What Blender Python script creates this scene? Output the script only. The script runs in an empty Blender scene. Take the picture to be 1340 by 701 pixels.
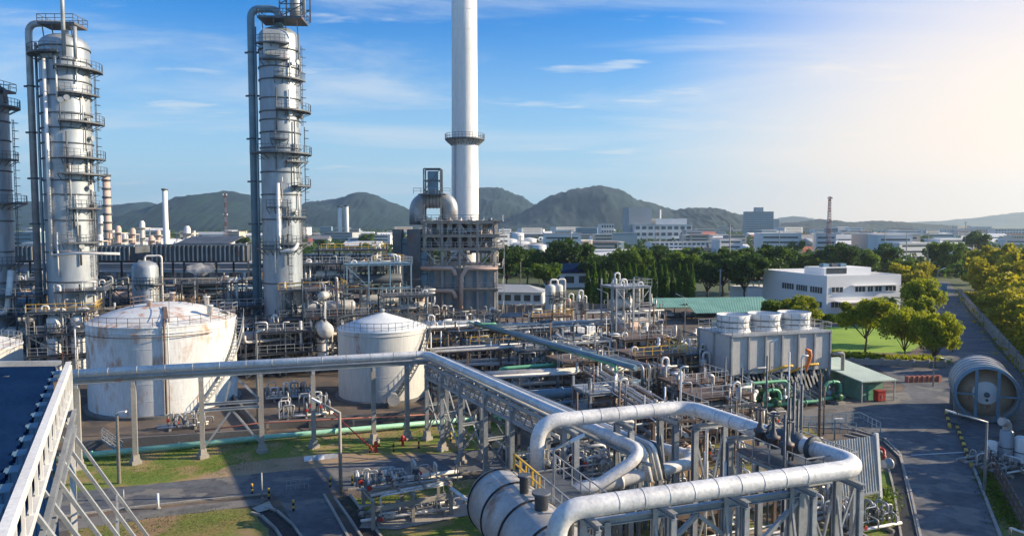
import bpy, math, random
from mathutils import Vector, Matrix, noise as mnoise
R = math.radians
S = bpy.context.scene
COL = S.collection
rnd = random.Random(11)

# ------------------------------------------------------------------ camera, sky, sun, exposure
CAMZ, FPX, PITCH = 22.0, 950.0, math.atan(57.5 / 950)
cam_d = bpy.data.cameras.new('camera'); cam = bpy.data.objects.new('camera', cam_d); COL.objects.link(cam)
cam.location = (0, 0, CAMZ); cam.rotation_euler = (math.pi / 2 - PITCH, 0, 0)
cam_d.sensor_width = 36; cam_d.lens = 36 * FPX / 1340; cam_d.clip_start = 0.5; cam_d.clip_end = 30000
S.camera = cam
SUN_AZ, SUN_EL = R(5), R(23)          # azimuth from +X towards +Y
sd = Vector((math.cos(SUN_AZ) * math.cos(SUN_EL), math.sin(SUN_AZ) * math.cos(SUN_EL), math.sin(SUN_EL)))
sl = bpy.data.lights.new('sun', 'SUN'); sl.energy = 5.0; sl.angle = R(0.6); sl.color = (1.0, 0.80, 0.54)
so = bpy.data.objects.new('sun', sl); COL.objects.link(so); so.rotation_euler = sd.to_track_quat('Z', 'Y').to_euler()
W = bpy.data.worlds.new('World'); S.world = W; W.use_nodes = True
def sky():
    nt = W.node_tree; N = nt.nodes; L = nt.links; N.clear()
    def n(t, **k):
        o = N.new(t)
        for a, b in k.items(): setattr(o, a, b)
        return o
    out = n('ShaderNodeOutputWorld'); bg = n('ShaderNodeBackground'); bg.inputs[1].default_value = 0.068
    L.new(bg.outputs[0], out.inputs[0])
    sk = n('ShaderNodeTexSky', sky_type='NISHITA', sun_disc=False, sun_elevation=SUN_EL, sun_rotation=math.pi / 2 - SUN_AZ)
    sk.air_density = 1.0; sk.dust_density = 0.6; sk.ozone_density = 2.5
    tc = n('ShaderNodeTexCoord')
    sep = n('ShaderNodeSeparateXYZ'); L.new(tc.outputs['Generated'], sep.inputs[0])
    # deepen the blue overhead
    hs = n('ShaderNodeMix', data_type='RGBA', blend_type='MULTIPLY'); hs.inputs[0].default_value = 1
    hs.inputs[7].default_value = (0.08, 0.86, 1.60, 1); L.new(sk.outputs[0], hs.inputs[6])
    # pale air near the horizon
    hz = n('ShaderNodeMapRange', interpolation_type='SMOOTHSTEP'); hz.inputs[1].default_value = 0.31; hz.inputs[2].default_value = 0.0
    L.new(sep.outputs[2], hz.inputs[0])
    m1 = n('ShaderNodeMix', data_type='RGBA'); L.new(hz.outputs[0], m1.inputs[0]); L.new(hs.outputs[2], m1.inputs[6])
    m1.inputs[7].default_value = (4.3, 6.4, 7.6, 1)
    # warm glare towards the low sun
    gd = n('ShaderNodeVectorMath', operation='DOT_PRODUCT'); gs = n('ShaderNodeVectorMath', operation='MULTIPLY'); gs.inputs[1].default_value = (1, 1, 1.8); L.new(tc.outputs['Generated'], gs.inputs[0])
    gz = n('ShaderNodeVectorMath', operation='NORMALIZE'); L.new(gs.outputs[0], gz.inputs[0]); L.new(gz.outputs[0], gd.inputs[0])
    ga = R(42); gd.inputs[1].default_value = (math.cos(ga) * .99, math.sin(ga) * .99, .01)
    gm = n('ShaderNodeMapRange', interpolation_type='SMOOTHSTEP'); gm.inputs[1].default_value = 0.72; gm.inputs[2].default_value = 0.975
    L.new(gd.outputs['Value'], gm.inputs[0])
    m2 = n('ShaderNodeMix', data_type='RGBA'); L.new(gm.outputs[0], m2.inputs[0])
    m2.inputs[7].default_value = (9.6, 8.0, 6.6, 1)
    # clouds : wispy sheets, stretched along the horizon by projecting on a plane overhead
    zz = n('ShaderNodeMath', operation='MAXIMUM'); L.new(sep.outputs[2], zz.inputs[0]); zz.inputs[1].default_value = 0.02
    za = n('ShaderNodeMath', operation='ADD'); L.new(zz.outputs[0], za.inputs[0]); za.inputs[1].default_value = 0.10
    dx = n('ShaderNodeMath', operation='DIVIDE'); L.new(sep.outputs[0], dx.inputs[0]); L.new(za.outputs[0], dx.inputs[1])
    dy = n('ShaderNodeMath', operation='DIVIDE'); L.new(sep.outputs[1], dy.inputs[0]); L.new(za.outputs[0], dy.inputs[1])
    cb = n('ShaderNodeCombineXYZ'); L.new(dx.outputs[0], cb.inputs[0]); L.new(dy.outputs[0], cb.inputs[1])
    mp = n('ShaderNodeMapping'); mp.inputs['Scale'].default_value = (0.42, 1.0, 1); mp.inputs['Rotation'].default_value = (0, 0, R(8)); L.new(cb.outputs[0], mp.inputs[0])
    nz = n('ShaderNodeTexNoise'); nz.inputs['Scale'].default_value = 0.9; nz.inputs['Detail'].default_value = 9; nz.inputs['Roughness'].default_value = 0.62; nz.inputs['Distortion'].default_value = 0.7
    L.new(mp.outputs[0], nz.inputs['Vector'])
    cr = n('ShaderNodeMapRange', interpolation_type='SMOOTHSTEP'); cr.inputs[1].default_value = 0.45; cr.inputs[2].default_value = 0.70; cr.inputs[4].default_value = 0.60
    L.new(nz.outputs[0], cr.inputs[0])
    mp2 = n('ShaderNodeMapping'); mp2.inputs['Scale'].default_value = (0.9, 2.2, 1); mp2.inputs['Location'].default_value = (3.1, 1.4, 0); L.new(cb.outputs[0], mp2.inputs[0])
    n2 = n('ShaderNodeTexNoise'); n2.inputs['Scale'].default_value = 1.5; n2.inputs['Detail'].default_value = 8; n2.inputs['Roughness'].default_value = 0.55
    L.new(mp2.outputs[0], n2.inputs['Vector'])
    c2 = n('ShaderNodeMapRange', interpolation_type='SMOOTHSTEP'); c2.inputs[1].default_value = 0.57; c2.inputs[2].default_value = 0.70; c2.inputs[4].default_value = 0.62
    L.new(n2.outputs[0], c2.inputs[0])
    mx = n('ShaderNodeMath', operation='MAXIMUM'); L.new(cr.outputs[0], mx.inputs[0]); L.new(c2.outputs[0], mx.inputs[1])
    m3 = n('ShaderNodeMix', data_type='RGBA'); L.new(mx.outputs[0], m3.inputs[0]); L.new(m1.outputs[2], m3.inputs[6]); L.new(m3.outputs[2], m2.inputs[6])
    m3.inputs[7].default_value = (6.3, 7.0, 7.6, 1)
    L.new(m2.outputs[2], bg.inputs[0])
sky()
vs = S.view_settings; vs.view_transform = 'Standard'; vs.look = 'None'; vs.exposure = 0.84; vs.gamma = 1; vs.use_curve_mapping = False
S.cycles.use_denoising = True; S.cycles.max_bounces = 5; S.cycles.diffuse_bounces = 2; S.cycles.glossy_bounces = 2
S.cycles.transmission_bounces = 2; S.cycles.volume_bounces = 1; S.cycles.transparent_max_bounces = 4; S.cycles.sample_clamp_indirect = 5

# ------------------------------------------------------------------ pixel -> point helpers (photo pixels, 1340 x 701)
CP, SP = math.cos(PITCH), math.sin(PITCH)
def ray(px, py):
    a = (px - 670) / FPX; b = (350.5 - py) / FPX
    return Vector((a, CP + b * SP, -SP + b * CP))
def gp(px, py, z=0.0):                       # point at height z seen at the pixel
    d = ray(px, py); t = (z - CAMZ) / d.z
    return Vector((d.x * t, d.y * t, z))
def at(px, py, Y):                           # point at distance Y seen at the pixel
    d = ray(px, py); t = Y / d.y
    return Vector((d.x * t, Y, CAMZ + d.z * t))
def xat(px, Y, z=5.0): return (px - 670) / FPX * (Y * CP + (CAMZ - z) * SP)
GA = R(20.5)
U = Vector((math.cos(GA), math.sin(GA), 0)); V = Vector((-math.sin(GA), math.cos(GA), 0)); Z = Vector((0, 0, 1))

# ------------------------------------------------------------------ materials
MT = {}
def mat(name, c1, c2=None, scale=0.6, rough=0.6, metal=0.0, bump=0.0, bscale=20.0, stretch=(1, 1, 1), lo=0.35, hi=0.65,
        rust=0.0, rustc=(0.26, 0.10, 0.045), rscale=0.5, wave=None, spec=0.5, fine=0.12, fscale=6.0, detail=5, rstretch=(1, 1, .35), c3=None, c3t=(0.55, 0.6), c3s=.1):
    m = bpy.data.materials.new(name); m.use_nodes = True; nt = m.node_tree; N = nt.nodes; L = nt.links
    b = N['Principled BSDF']; b.inputs['Roughness'].default_value = rough; b.inputs['Metallic'].default_value = metal
    b.inputs['Specular IOR Level'].default_value = spec
    c2 = c2 or tuple(x * 0.8 for x in c1)
    g = N.new('ShaderNodeNewGeometry')
    def noise(sc, st=(1, 1, 1), det=detail, ro=0.55):
        mp = N.new('ShaderNodeMapping'); mp.inputs['Scale'].default_value = st; L.new(g.outputs['Position'], mp.inputs[0])
        z = N.new('ShaderNodeTexNoise'); z.inputs['Scale'].default_value = sc; z.inputs['Detail'].default_value = det; z.inputs['Roughness'].default_value = ro
        L.new(mp.outputs[0], z.inputs['Vector']); return z.outputs[0]
    def rng(s, a, c, o0=0, o1=1):
        r = N.new('ShaderNodeMapRange'); r.inputs[1].default_value = a; r.inputs[2].default_value = c; r.inputs[3].default_value = o0; r.inputs[4].default_value = o1
        L.new(s, r.inputs[0]); return r.outputs[0]
    mx = N.new('ShaderNodeMix'); mx.data_type = 'RGBA'; L.new(rng(noise(scale, stretch), lo, hi), mx.inputs[0])
    mx.inputs[6].default_value = (*c1, 1); mx.inputs[7].default_value = (*c2, 1); col = mx.outputs[2]
    if fine:
        f = N.new('ShaderNodeMix'); f.data_type = 'RGBA'; f.blend_type = 'MULTIPLY'; f.inputs[0].default_value = 1
        cc = N.new('ShaderNodeCombineColor'); v = rng(noise(fscale, stretch, 3), 0.3, 0.7, 1 - fine, 1 + fine)
        for i in range(3): L.new(v, cc.inputs[i])
        L.new(col, f.inputs[6]); L.new(cc.outputs[0], f.inputs[7]); col = f.outputs[2]
    if c3:
        x = N.new('ShaderNodeMix'); x.data_type = 'RGBA'; L.new(rng(noise(c3s), *c3t), x.inputs[0]); L.new(col, x.inputs[6]); x.inputs[7].default_value = (*c3, 1); col = x.outputs[2]
    if rust:
        x = N.new('ShaderNodeMix'); x.data_type = 'RGBA'; L.new(rng(noise(rscale, rstretch, 8, 0.65), 0.66 - rust * .22, 0.76 - rust * .16, 0, .85), x.inputs[0])
        L.new(col, x.inputs[6]); x.inputs[7].default_value = (*rustc, 1); col = x.outputs[2]
    L.new(col, b.inputs['Base Color'])
    L.new(rng(noise(fscale * .7, stretch, 3), .3, .7, max(rough - .12, .05), min(rough + .15, 1)), b.inputs['Roughness'])
    if bump:
        bp = N.new('ShaderNodeBump'); bp.inputs['Strength'].default_value = min(bump, 1); bp.inputs['Distance'].default_value = 0.05 * max(bump, 1)
        L.new(noise(bscale, (1, 1, 1), 6), bp.inputs['Height']); L.new(bp.outputs[0], b.inputs['Normal'])
    if wave:
        mp = N.new('ShaderNodeMapping'); mp.inputs['Rotation'].default_value = (0, 0, wave[1]); L.new(g.outputs['Position'], mp.inputs[0])
        w = N.new('ShaderNodeTexWave'); w.wave_type = 'BANDS'; w.bands_direction = wave[2] if len(wave) > 2 else 'X'; w.inputs['Scale'].default_value = wave[0]; L.new(mp.outputs[0], w.inputs[0])
        bp = N.new('ShaderNodeBump'); bp.inputs['Strength'].default_value = 0.9; bp.inputs['Distance'].default_value = 0.06
        L.new(w.outputs['Fac'] if 'Fac' in w.outputs else w.outputs[1], bp.inputs['Height']); L.new(bp.outputs[0], b.inputs['Normal'])
    MT[name] = m; return m
def leafmat(name, c1, c2, c3):
    m = bpy.data.materials.new(name); m.use_nodes = True; nt = m.node_tree; N = nt.nodes; L = nt.links
    b = N['Principled BSDF']; b.inputs['Roughness'].default_value = 0.6; b.inputs['Specular IOR Level'].default_value = 0.25
    g = N.new('ShaderNodeNewGeometry'); z = N.new('ShaderNodeTexNoise'); z.inputs['Scale'].default_value = 0.35; z.inputs['Detail'].default_value = 6; z.inputs['Roughness'].default_value = .7
    L.new(g.outputs['Position'], z.inputs['Vector'])
    cr = N.new('ShaderNodeValToRGB'); e = cr.color_ramp.elements
    e[0].position = .32; e[0].color = (*c1, 1); e[1].position = .68; e[1].color = (*c3, 1); q = e.new(.5); q.color = (*c2, 1)
    L.new(z.outputs[0], cr.inputs[0]); L.new(cr.outputs[0], b.inputs['Base Color'])
    tr = N.new('ShaderNodeBsdfTranslucent'); L.new(cr.outputs[0], tr.inputs[0])
    ms = N.new('ShaderNodeMixShader'); ms.inputs[0].default_value = 0.5; L.new(b.outputs[0], ms.inputs[1]); L.new(tr.outputs[0], ms.inputs[2])
    L.new(ms.outputs[0], N['Material Output'].inputs[0]); MT[name] = m
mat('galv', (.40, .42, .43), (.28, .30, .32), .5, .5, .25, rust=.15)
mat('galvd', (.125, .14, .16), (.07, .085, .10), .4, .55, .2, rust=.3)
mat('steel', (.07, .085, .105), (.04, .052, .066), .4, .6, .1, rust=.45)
mat('brown', (.17, .115, .085), (.11, .08, .065), .6, .7, .05, rust=.3)
mat('alu', (.76, .75, .73), (.58, .58, .58), .9, .45, .12, bump=.3, bscale=3, rust=.22, rustc=(.30, .26, .22), rscale=.9, fine=.16)
mat('alur', (.52, .51, .49), (.40, .38, .35), .5, .5, .25, rust=.35, bump=.2, bscale=4)
mat('pipe', (.38, .40, .42), (.24, .26, .28), .5, .48, .3, rust=.2)
mat('pipeb', (.17, .28, .36), (.12, .21, .28), .4, .5, .1)
mat('tan', (.50, .38, .27), (.42, .30, .20), .4, .6, .1, rust=.3)
mat('tower', (.36, .40, .44), (.25, .29, .33), .14, .45, .35, stretch=(1, 1, .25), rust=.22, bump=.35, bscale=1.2, fscale=1.5)
mat('white', (.74, .74, .72), (.66, .66, .64), .2, .55, stretch=(1, 1, .3), rust=.02)
mat('stack', (.78, .77, .75), (.68, .67, .66), .3, .5, stretch=(1, 1, .08), fine=.09)
mat('tankold', (.67, .69, .70), (.55, .56, .56), .25, .6, stretch=(1, 1, .18), rust=.60, rscale=.6, rstretch=(1, 1, .45), rustc=(.42, .20, .09), bump=.2, bscale=2)
mat('tank', (.54, .54, .52), (.44, .44, .42), .3, .6, stretch=(1, 1, .12), rust=.12, fine=.1)
mat('tanktop', (.72, .75, .76), (.62, .65, .67), .3, .55)
mat('concrete', (.36, .34, .31), (.25, .24, .22), .3, .85, bump=.4, bscale=6, rust=.1, rustc=(.12, .11, .10))
mat('concd', (.17, .17, .17), (.10, .10, .10), .25, .9, bump=.4, bscale=5, rust=.3, rustc=(.20, .12, .08))
mat('asphalt', (.125, .135, .150), (.072, .080, .095), .22, .82, bump=.4, bscale=30, c3=(.17, .165, .155), c3t=(.56, .60), c3s=.28, fscale=1.4, fine=.22, rust=.42, rustc=(.035, .035, .038), rscale=.6, rstretch=(1, 1, 1))
mat('pave', (.20, .19, .18), (.14, .135, .13), .2, .85, bump=.3, bscale=20, c3=(.10, .10, .10), c3t=(.5, .6), c3s=.5)
mat('plantfloor', (.125, .10, .085), (.05, .046, .045), .12, .9, bump=.5, bscale=4, c3=(.17, .125, .085), c3t=(.5, .62), c3s=.2)
mat('grass', (.105, .165, .018), (.19, .20, .035), .3, .9, bump=1, bscale=9, c3=(.30, .22, .10), c3t=(.47, .60), c3s=.3, fine=.3, fscale=4)
mat('grasst', (.20, .16, .05), (.14, .17, .03), .35, .9, bump=1, bscale=9, c3=(.28, .18, .10), c3t=(.48, .62), c3s=.2, fine=.3, fscale=4)
mat('lawn', (.24, .38, .03), (.17, .30, .025), .12, .9, bump=1, bscale=6, fine=.25, fscale=3)
mat('dirt', (.36, .26, .17), (.26, .19, .12), .4, .95, bump=.8, bscale=8, fine=.2, c3=(.12, .14, .03), c3t=(.6, .72), c3s=.5)
mat('land', (.045, .075, .02), (.09, .10, .04), .02, .95, c3=(.16, .14, .10), c3t=(.56, .64), c3s=.012)
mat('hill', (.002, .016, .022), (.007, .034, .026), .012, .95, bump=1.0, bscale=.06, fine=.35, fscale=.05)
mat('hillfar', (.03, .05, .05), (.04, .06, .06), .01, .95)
mat('roofblue', (.006, .022, .070), (.004, .016, .055), .4, .95, .0, spec=.0)
mat('roofgreen', (.17, .36, .29), (.12, .28, .23), .3, .6, wave=(.9, GA))
mat('roofpale', (.50, .60, .52), (.42, .52, .45), .4, .6, wave=(1.2, -GA))
mat('roofred', (.36, .13, .09), (.28, .10, .08), .1, .8)
mat('roofgrey', (.24, .24, .25), (.16, .17, .18), .1, .8)
mat('greenwall', (.16, .34, .25), (.12, .27, .20), .5, .6, wave=(2.5, -GA))
mat('greenpipe', (.16, .46, .27), (.12, .36, .22), .4, .5, rust=.06)
mat('greendk', (.02, .10, .045), (.012, .07, .03), .4, .5)
mat('greenmint', (.30, .58, .44), (.24, .50, .38), .4, .5, rust=.05)
mat('redpipe', (.50, .045, .035), (.38, .03, .025), .5, .5)
mat('orange', (.85, .20, .02), (.75, .16, .02), .5, .6)
mat('yellow', (.72, .44, .05), (.60, .36, .05), .5, .6, rust=.2)
mat('black', (.018, .018, .020), (.012, .012, .014), .5, .7)
mat('ctwall', (.54, .53, .51), (.44, .435, .42), .35, .8, stretch=(1, 1, .3), rust=.2, rustc=(.22, .2, .18))
mat('offwhite', (.80, .79, .77), (.76, .75, .73), .1, .7, fine=.04)
mat('cream', (.62, .52, .42), (.54, .46, .38), .03, .8)
mat('townwhite', (.70, .70, .69), (.6, .6, .6), .03, .8)
mat('townpink', (.60, .44, .37), (.52, .38, .32), .03, .8)
mat('towngrey', (.38, .40, .42), (.30, .32, .34), .03, .8)
mat('townblue', (.22, .32, .38), (.18, .27, .33), .03, .8)
mat('window', (.035, .045, .055), (.05, .06, .07), .4, .2, spec=.8)
mat('bark', (.12, .085, .06), (.08, .06, .045), 2, .9)
mat('redwhite', (.34, .13, .10), (.28, .11, .09), .3, .6)
mat('wire', (.05, .05, .05), (.04, .04, .04), 1, .6)
mat('skin_tan', (.30, .17, .11), None, 3, .6)
leafmat('leafdk', (.016, .045, .012), (.045, .095, .018), (.10, .155, .025))
mat('furnace', (.40, .37, .34), (.28, .26, .25), .5, .65, .1, rust=.35)
leafmat('leafmid', (.045, .095, .012), (.10, .17, .018), (.18, .24, .03))
leafmat('leafbr', (.15, .19, .012), (.28, .32, .02), (.40, .40, .03))
leafmat('leafsunlit', (.19, .195, .012), (.36, .33, .02), (.56, .46, .03))  # yellowed leaf colour stands in for warm sunlight on the right-hand trees
leafmat('leafash', (.03, .09, .012), (.08, .17, .018), (.17, .27, .03))

# ------------------------------------------------------------------ mesh builder
class MB:
    def __init__(s): s.v = []; s.f = []; s.sm = []; s.mi = []; s.cm = 0
    def face(s, idx, sm=False): s.f.append(idx); s.sm.append(sm); s.mi.append(s.cm)
    def obox(s, c, ax, ay, az):                      # centre, three half-axis vectors
        c = Vector(c); i = len(s.v)
        for sx, sy, sz in ((-1,-1,-1),(1,-1,-1),(1,1,-1),(-1,1,-1),(-1,-1,1),(1,-1,1),(1,1,1),(-1,1,1)):
            s.v.append(tuple(c + ax * sx + ay * sy + az * sz))
        for q in ((0,3,2,1),(4,5,6,7),(0,1,5,4),(1,2,6,5),(2,3,7,6),(3,0,4,7)): s.face(tuple(i + k for k in q))
        return s
    def box(s, c, sx, sy, sz, rot=GA):               # centre, full sizes, turned about z
        a = Vector((math.cos(rot), math.sin(rot), 0)); b = Vector((-math.sin(rot), math.cos(rot), 0))
        return s.obox(c, a * sx / 2, b * sy / 2, Z * sz / 2)
    def beam(s, a, b, w=.2, h=None):
        a = Vector(a); b = Vector(b); d = b - a; L = d.length
        if L < 1e-4: return s
        d /= L; up = Z if abs(d.z) < .9 else V; sx = d.cross(up).normalized(); sz = sx.cross(d)
        return s.obox((a + b) / 2, d * L / 2, sx * w / 2, sz * (h or w) / 2)
    def ibeam(s, a, b, w=.25, h=.3, t=.035):
        a = Vector(a); b = Vector(b); d = (b - a); L = d.length; d /= L; up = Z if abs(d.z) < .9 else V; sx = d.cross(up).normalized(); sz = sx.cross(d); c = (a + b) / 2
        s.obox(c, d * L / 2, sx * t / 2, sz * (h / 2 - t)); s.obox(c + sz * (h / 2 - t / 2), d * L / 2, sx * w / 2, sz * t / 2); s.obox(c - sz * (h / 2 - t / 2), d * L / 2, sx * w / 2, sz * t / 2)
        return s
    def ring(s, c, n, a, b, r):
        i = len(s.v)
        for k in range(n):
            t = 2 * math.pi * k / n; s.v.append(tuple(c + a * (math.cos(t) * r) + b * (math.sin(t) * r)))
        return i
    def tube(s, pts, r, n=10, cap=True, bend=None, bn=5):
        pts = [Vector(p) for p in pts]
        if bend:
            q = [pts[0]]
            for k in range(1, len(pts) - 1):
                p0, p, p1 = pts[k - 1], pts[k], pts[k + 1]; d0 = (p - p0); d1 = (p1 - p); l0 = d0.length; l1 = d1.length; d0 /= l0; d1 /= l1
                ang = d0.angle(d1)
                if ang < .02: q.append(p); continue
                t = min(bend * math.tan(ang / 2), l0 * .48, l1 * .48); a = p - d0 * t; b = p + d1 * t
                for j in range(bn + 1):
                    w = j / bn; q.append((a * (1 - w) + p * w) * (1 - w) + (p * (1 - w) + b * w) * w)
            q.append(pts[-1]); pts = q
        rr = r if isinstance(r, (list, tuple)) else [r] * len(pts)
        d = (pts[1] - pts[0]).normalized(); up = Z if abs(d.z) < .9 else V; a = d.cross(up).normalized()
        prev = None; first = len(s.v)
        for k, p in enumerate(pts):
            if k == 0: t = d
            elif k == len(pts) - 1: t = (pts[k] - pts[k - 1]).normalized()
            else: t = ((pts[k] - pts[k - 1]).normalized() + (pts[k + 1] - pts[k]).normalized()).normalized()
            a = (a - t * a.dot(t)).normalized(); b = t.cross(a); i = s.ring(p, n, a, b, rr[k])
            if prev is not None:
                for j in range(n): s.face((prev + j, prev + (j + 1) % n, i + (j + 1) % n, i + j), True)
            prev = i
        if cap: s.face(tuple(reversed(range(first, first + n)))); s.face(tuple(range(prev, prev + n)))
        return s
    def lathe(s, o, prof, n=24, axis=Z, smooth=True, caps=True):   # prof: (radius, height) pairs
        o = Vector(o); ax = Vector(axis).normalized(); up = Z if abs(ax.z) < .9 else V; a = ax.cross(up).normalized(); b = ax.cross(a)
        if abs(ax.z) > .9: a = Vector((1, 0, 0)); b = Vector((0, 1, 0))
        prev = None; first = len(s.v)
        for r, h in prof:
            i = s.ring(o + ax * h, n, a, b, max(r, .001))
            if prev is not None:
                for j in range(n): s.face((prev + j, prev + (j + 1) % n, i + (j + 1) % n, i + j), smooth)
            prev = i
        if caps: s.face(tuple(reversed(range(first, first + n)))); s.face(tuple(range(prev, prev + n)))
        return s
    def poly(s, pts, t=None):                        # flat polygon, or a slab of thickness t going down
        i = len(s.v); n = len(pts); s.v += [tuple(p) for p in pts]; s.face(tuple(range(i, i + n)))
        if t:
            s.v += [(p[0], p[1], p[2] - t) for p in pts]; s.face(tuple(reversed(range(i + n, i + 2 * n))))
            for k in range(n): s.face((i + k, i + n + k, i + n + (k + 1) % n, i + (k + 1) % n))
        return s
    def rail(s, pts, h=1.1, w=.07, sp=1.6, closed=False):
        pts = [Vector(p) for p in pts]
        if closed: pts = pts + [pts[0]]
        for a, b in zip(pts, pts[1:]):
            s.beam(a + Z * h, b + Z * h, w); s.beam(a + Z * h * .5, b + Z * h * .5, w * .8)
            n = max(1, round((b - a).length / sp))
            for k in range(n): p = a.lerp(b, k / n); s.beam(p, p + Z * h, w)
        s.beam(pts[-1], pts[-1] + Z * h, w); return s
    def ladder(s, a, b, side, w=.5, cage=True, t=.06):
        a = Vector(a); b = Vector(b); sd_ = Vector(side).normalized() * w / 2; L = (b - a).length
        s.beam(a - sd_, b - sd_, t); s.beam(a + sd_, b + sd_, t)
        n = int(L / .5)
        for k in range(n): p = a.lerp(b, (k + .5) / n); s.beam(p - sd_, p + sd_, t * .7)
        return s
    def build(s, name, m, parent=None, **kw):
        me = bpy.data.meshes.new(name); me.from_pydata(s.v, [], s.f)
        for x in (m if isinstance(m, (list, tuple)) else [m]): me.materials.append(MT[x])
        me.polygons.foreach_set('use_smooth', s.sm); me.polygons.foreach_set('material_index', s.mi); me.update()
        o = bpy.data.objects.new(name, me); COL.objects.link(o)
        if parent is not None:
            o.parent = parent
            o.location = (0, 0, 0)
            o.matrix_parent_inverse = PINV(parent)
        for k, v in kw.items(): o[k] = v
        return o
def wmat(o):
    m = Matrix.LocRotScale(o.location, o.rotation_euler, o.scale)
    return (wmat(o.parent) @ o.matrix_parent_inverse @ m) if o.parent else m
def PINV(p): return wmat(p).inverted()
def tag(o, label, cat, group=None):
    o['label'] = label; o['category'] = cat
    if group: o['group'] = group
    return o
def thing(name, label, cat, loc=(0, 0, 0), rz=0, group=None):
    o = bpy.data.objects.new(name, None); COL.objects.link(o); o.location = loc; o.rotation_euler = (0, 0, rz); o.empty_display_size = .5
    return tag(o, label, cat, group)
KIDS = {}
def copy_tree(o, parent=None):
    c = o.copy(); COL.objects.link(c)
    if parent is not None: c.parent = parent
    for ch in list(o.children): copy_tree(ch, c)
    return c
def dup(o, loc, rz=None, label=None, group=None, sc=None):
    c = copy_tree(o); c.location = loc
    if rz is not None: c.rotation_euler = (0, 0, rz)
    if sc is not None: c.scale = sc if isinstance(sc, (tuple, list)) else (sc, sc, sc)
    if label: c['label'] = label
    if group: c['group'] = group
    return c
def struct(o): o['kind'] = 'structure'; return o
def B(): return MB()
ORD = ['first', 'second', 'third', 'fourth', 'fifth', 'sixth', 'seventh', 'eighth', 'ninth', 'tenth', 'eleventh', 'twelfth', 'thirteenth', 'fourteenth', 'fifteenth', 'sixteenth', 'seventeenth', 'eighteenth', 'nineteenth', 'twentieth']
HAZE = 0.00011; STEAM = True
# ================================================================== SETTING
def sheet(name, pix, m, z, kind='structure', raw=False, nsub=0):
    P = [Vector((p[0], p[1], z)) for p in (pix if raw else [gp(*q, z) for q in pix])]
    if m in ('grass', 'grasst', 'lawn', 'dirt'):
        Q = []; r = random.Random(len(P))
        for a, c in zip(P, P[1:] + P[:1]):
            k = max(1, int((c - a).length / .8))
            for j in range(k): q = a.lerp(c, j / k); Q.append(Vector((q.x + r.gauss(0, .13), q.y + r.gauss(0, .13), z)))
        P = Q
    b = B(); b.poly(P)
    o = b.build(name, m); o['kind'] = kind
    if kind == 'stuff': o['label'] = 'short patchy grass beside the plant road'; 
    return o
b = B(); b.poly([(-6000, -60, 0), (7000, -60, 0), (7000, 7500, 0), (-6000, 7500, 0)]); struct(b.build('ground', 'land'))
sheet('plant_ground', [(-90, 20), (60, 25), (72, 108), (118, 178), (60, 190), (-10, 185), (-40, 300), (-190, 300), (-190, 60)], 'plantfloor', .004, raw=True)
gk = dict(kind='stuff')
g1 = sheet('grass_strip', [(-40, 618), (90, 600), (250, 583), (400, 570), (560, 556), (660, 546), (660, 586), (560, 594), (500, 601), (440, 609), (300, 623), (250, 628), (140, 638), (-40, 662)], 'grass', .008, **gk)
g1['label'] = 'green grass verge under the tall pipe bridge columns'
g1 = sheet('dirt_strip', [(255, 627), (300, 609), (345, 601), (440, 592), (505, 596), (575, 590), (560, 594), (500, 601), (440, 609), (300, 623)], 'dirt', .012); 
g1 = sheet('grass_corner', [(90, 730), (90, 694), (200, 676), (330, 663), (362, 715), (360, 730)], 'grasst', .008, **gk); g1['label'] = 'dry brownish grass below the roadside footpath'
g1 = sheet('grass_plot', [(452, 655), (520, 640), (600, 628), (660, 622), (700, 720), (490, 720)], 'grass', .008, **gk); g1['label'] = 'dark green grass around the low pipe manifold'
g1 = sheet('grass_patch', [(1100, 585), (1130, 575), (1160, 588), (1168, 640), (1160, 700), (1120, 700), (1108, 640)], 'grass', .008, **gk); g1['label'] = 'bright grass beside the curved drain channel'
g1 = sheet('weedy_grass', [(820, 640), (930, 580), (1060, 560), (1100, 600), (1090, 712), (800, 712)], 'grasst', .008, **gk); g1['label'] = 'sparse weedy grass among the pipes of the valve yard'
g1 = sheet('office_lawn', [(1075, 428), (1190, 424), (1205, 452), (1185, 462), (1085, 460)], 'lawn', .008, **gk); g1['label'] = 'sunlit mown lawn before the white office'
g1 = sheet('verge_grass', [(1276, 606), (1288, 596), (1345, 700), (1345, 730), (1318, 730)], 'grasst', .012, **gk); g1['label'] = 'dark weedy verge between the road and the brown fence'
# roads
sheet('plant_road', [(-60, 690), (-60, 664), (140, 638), (250, 628), (300, 623), (440, 609), (500, 601), (560, 594), (660, 585), (660, 611), (600, 618), (520, 630), (455, 639), (425, 645), (462, 712), (398, 712), (365, 652), (355, 645), (250, 655), (140, 667)], 'asphalt', .016)
sheet('footpath', [(-60, 715), (-60, 700), (140, 673), (250, 660), (350, 651), (338, 660), (200, 677)], 'pave', .014)
sheet('forecourt_road', [(1206, 725), (1190, 640), (1180, 592), (1160, 572), (1120, 560), (1040, 556), (1020, 545), (1060, 536), (1110, 530), (1165, 526), (1186, 506), (1150, 482), (1100, 466), (1190, 466), (1232, 470), (1222, 440), (1222, 405), (1222, 368), (1242, 368), (1262, 400), (1290, 440), (1338, 492), (1345, 560), (1290, 575), (1276, 606), (1320, 725)], 'asphalt', .016)
sheet('apron', [(1040, 540), (1110, 521), (1165, 514), (1187, 512), (1192, 520), (1165, 531), (1120, 536), (1060, 545)], 'pave', .020)
sheet('drain_cover_slab', [(330, 664), (352, 655), (358, 664), (338, 670)], 'concrete', .1)
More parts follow.
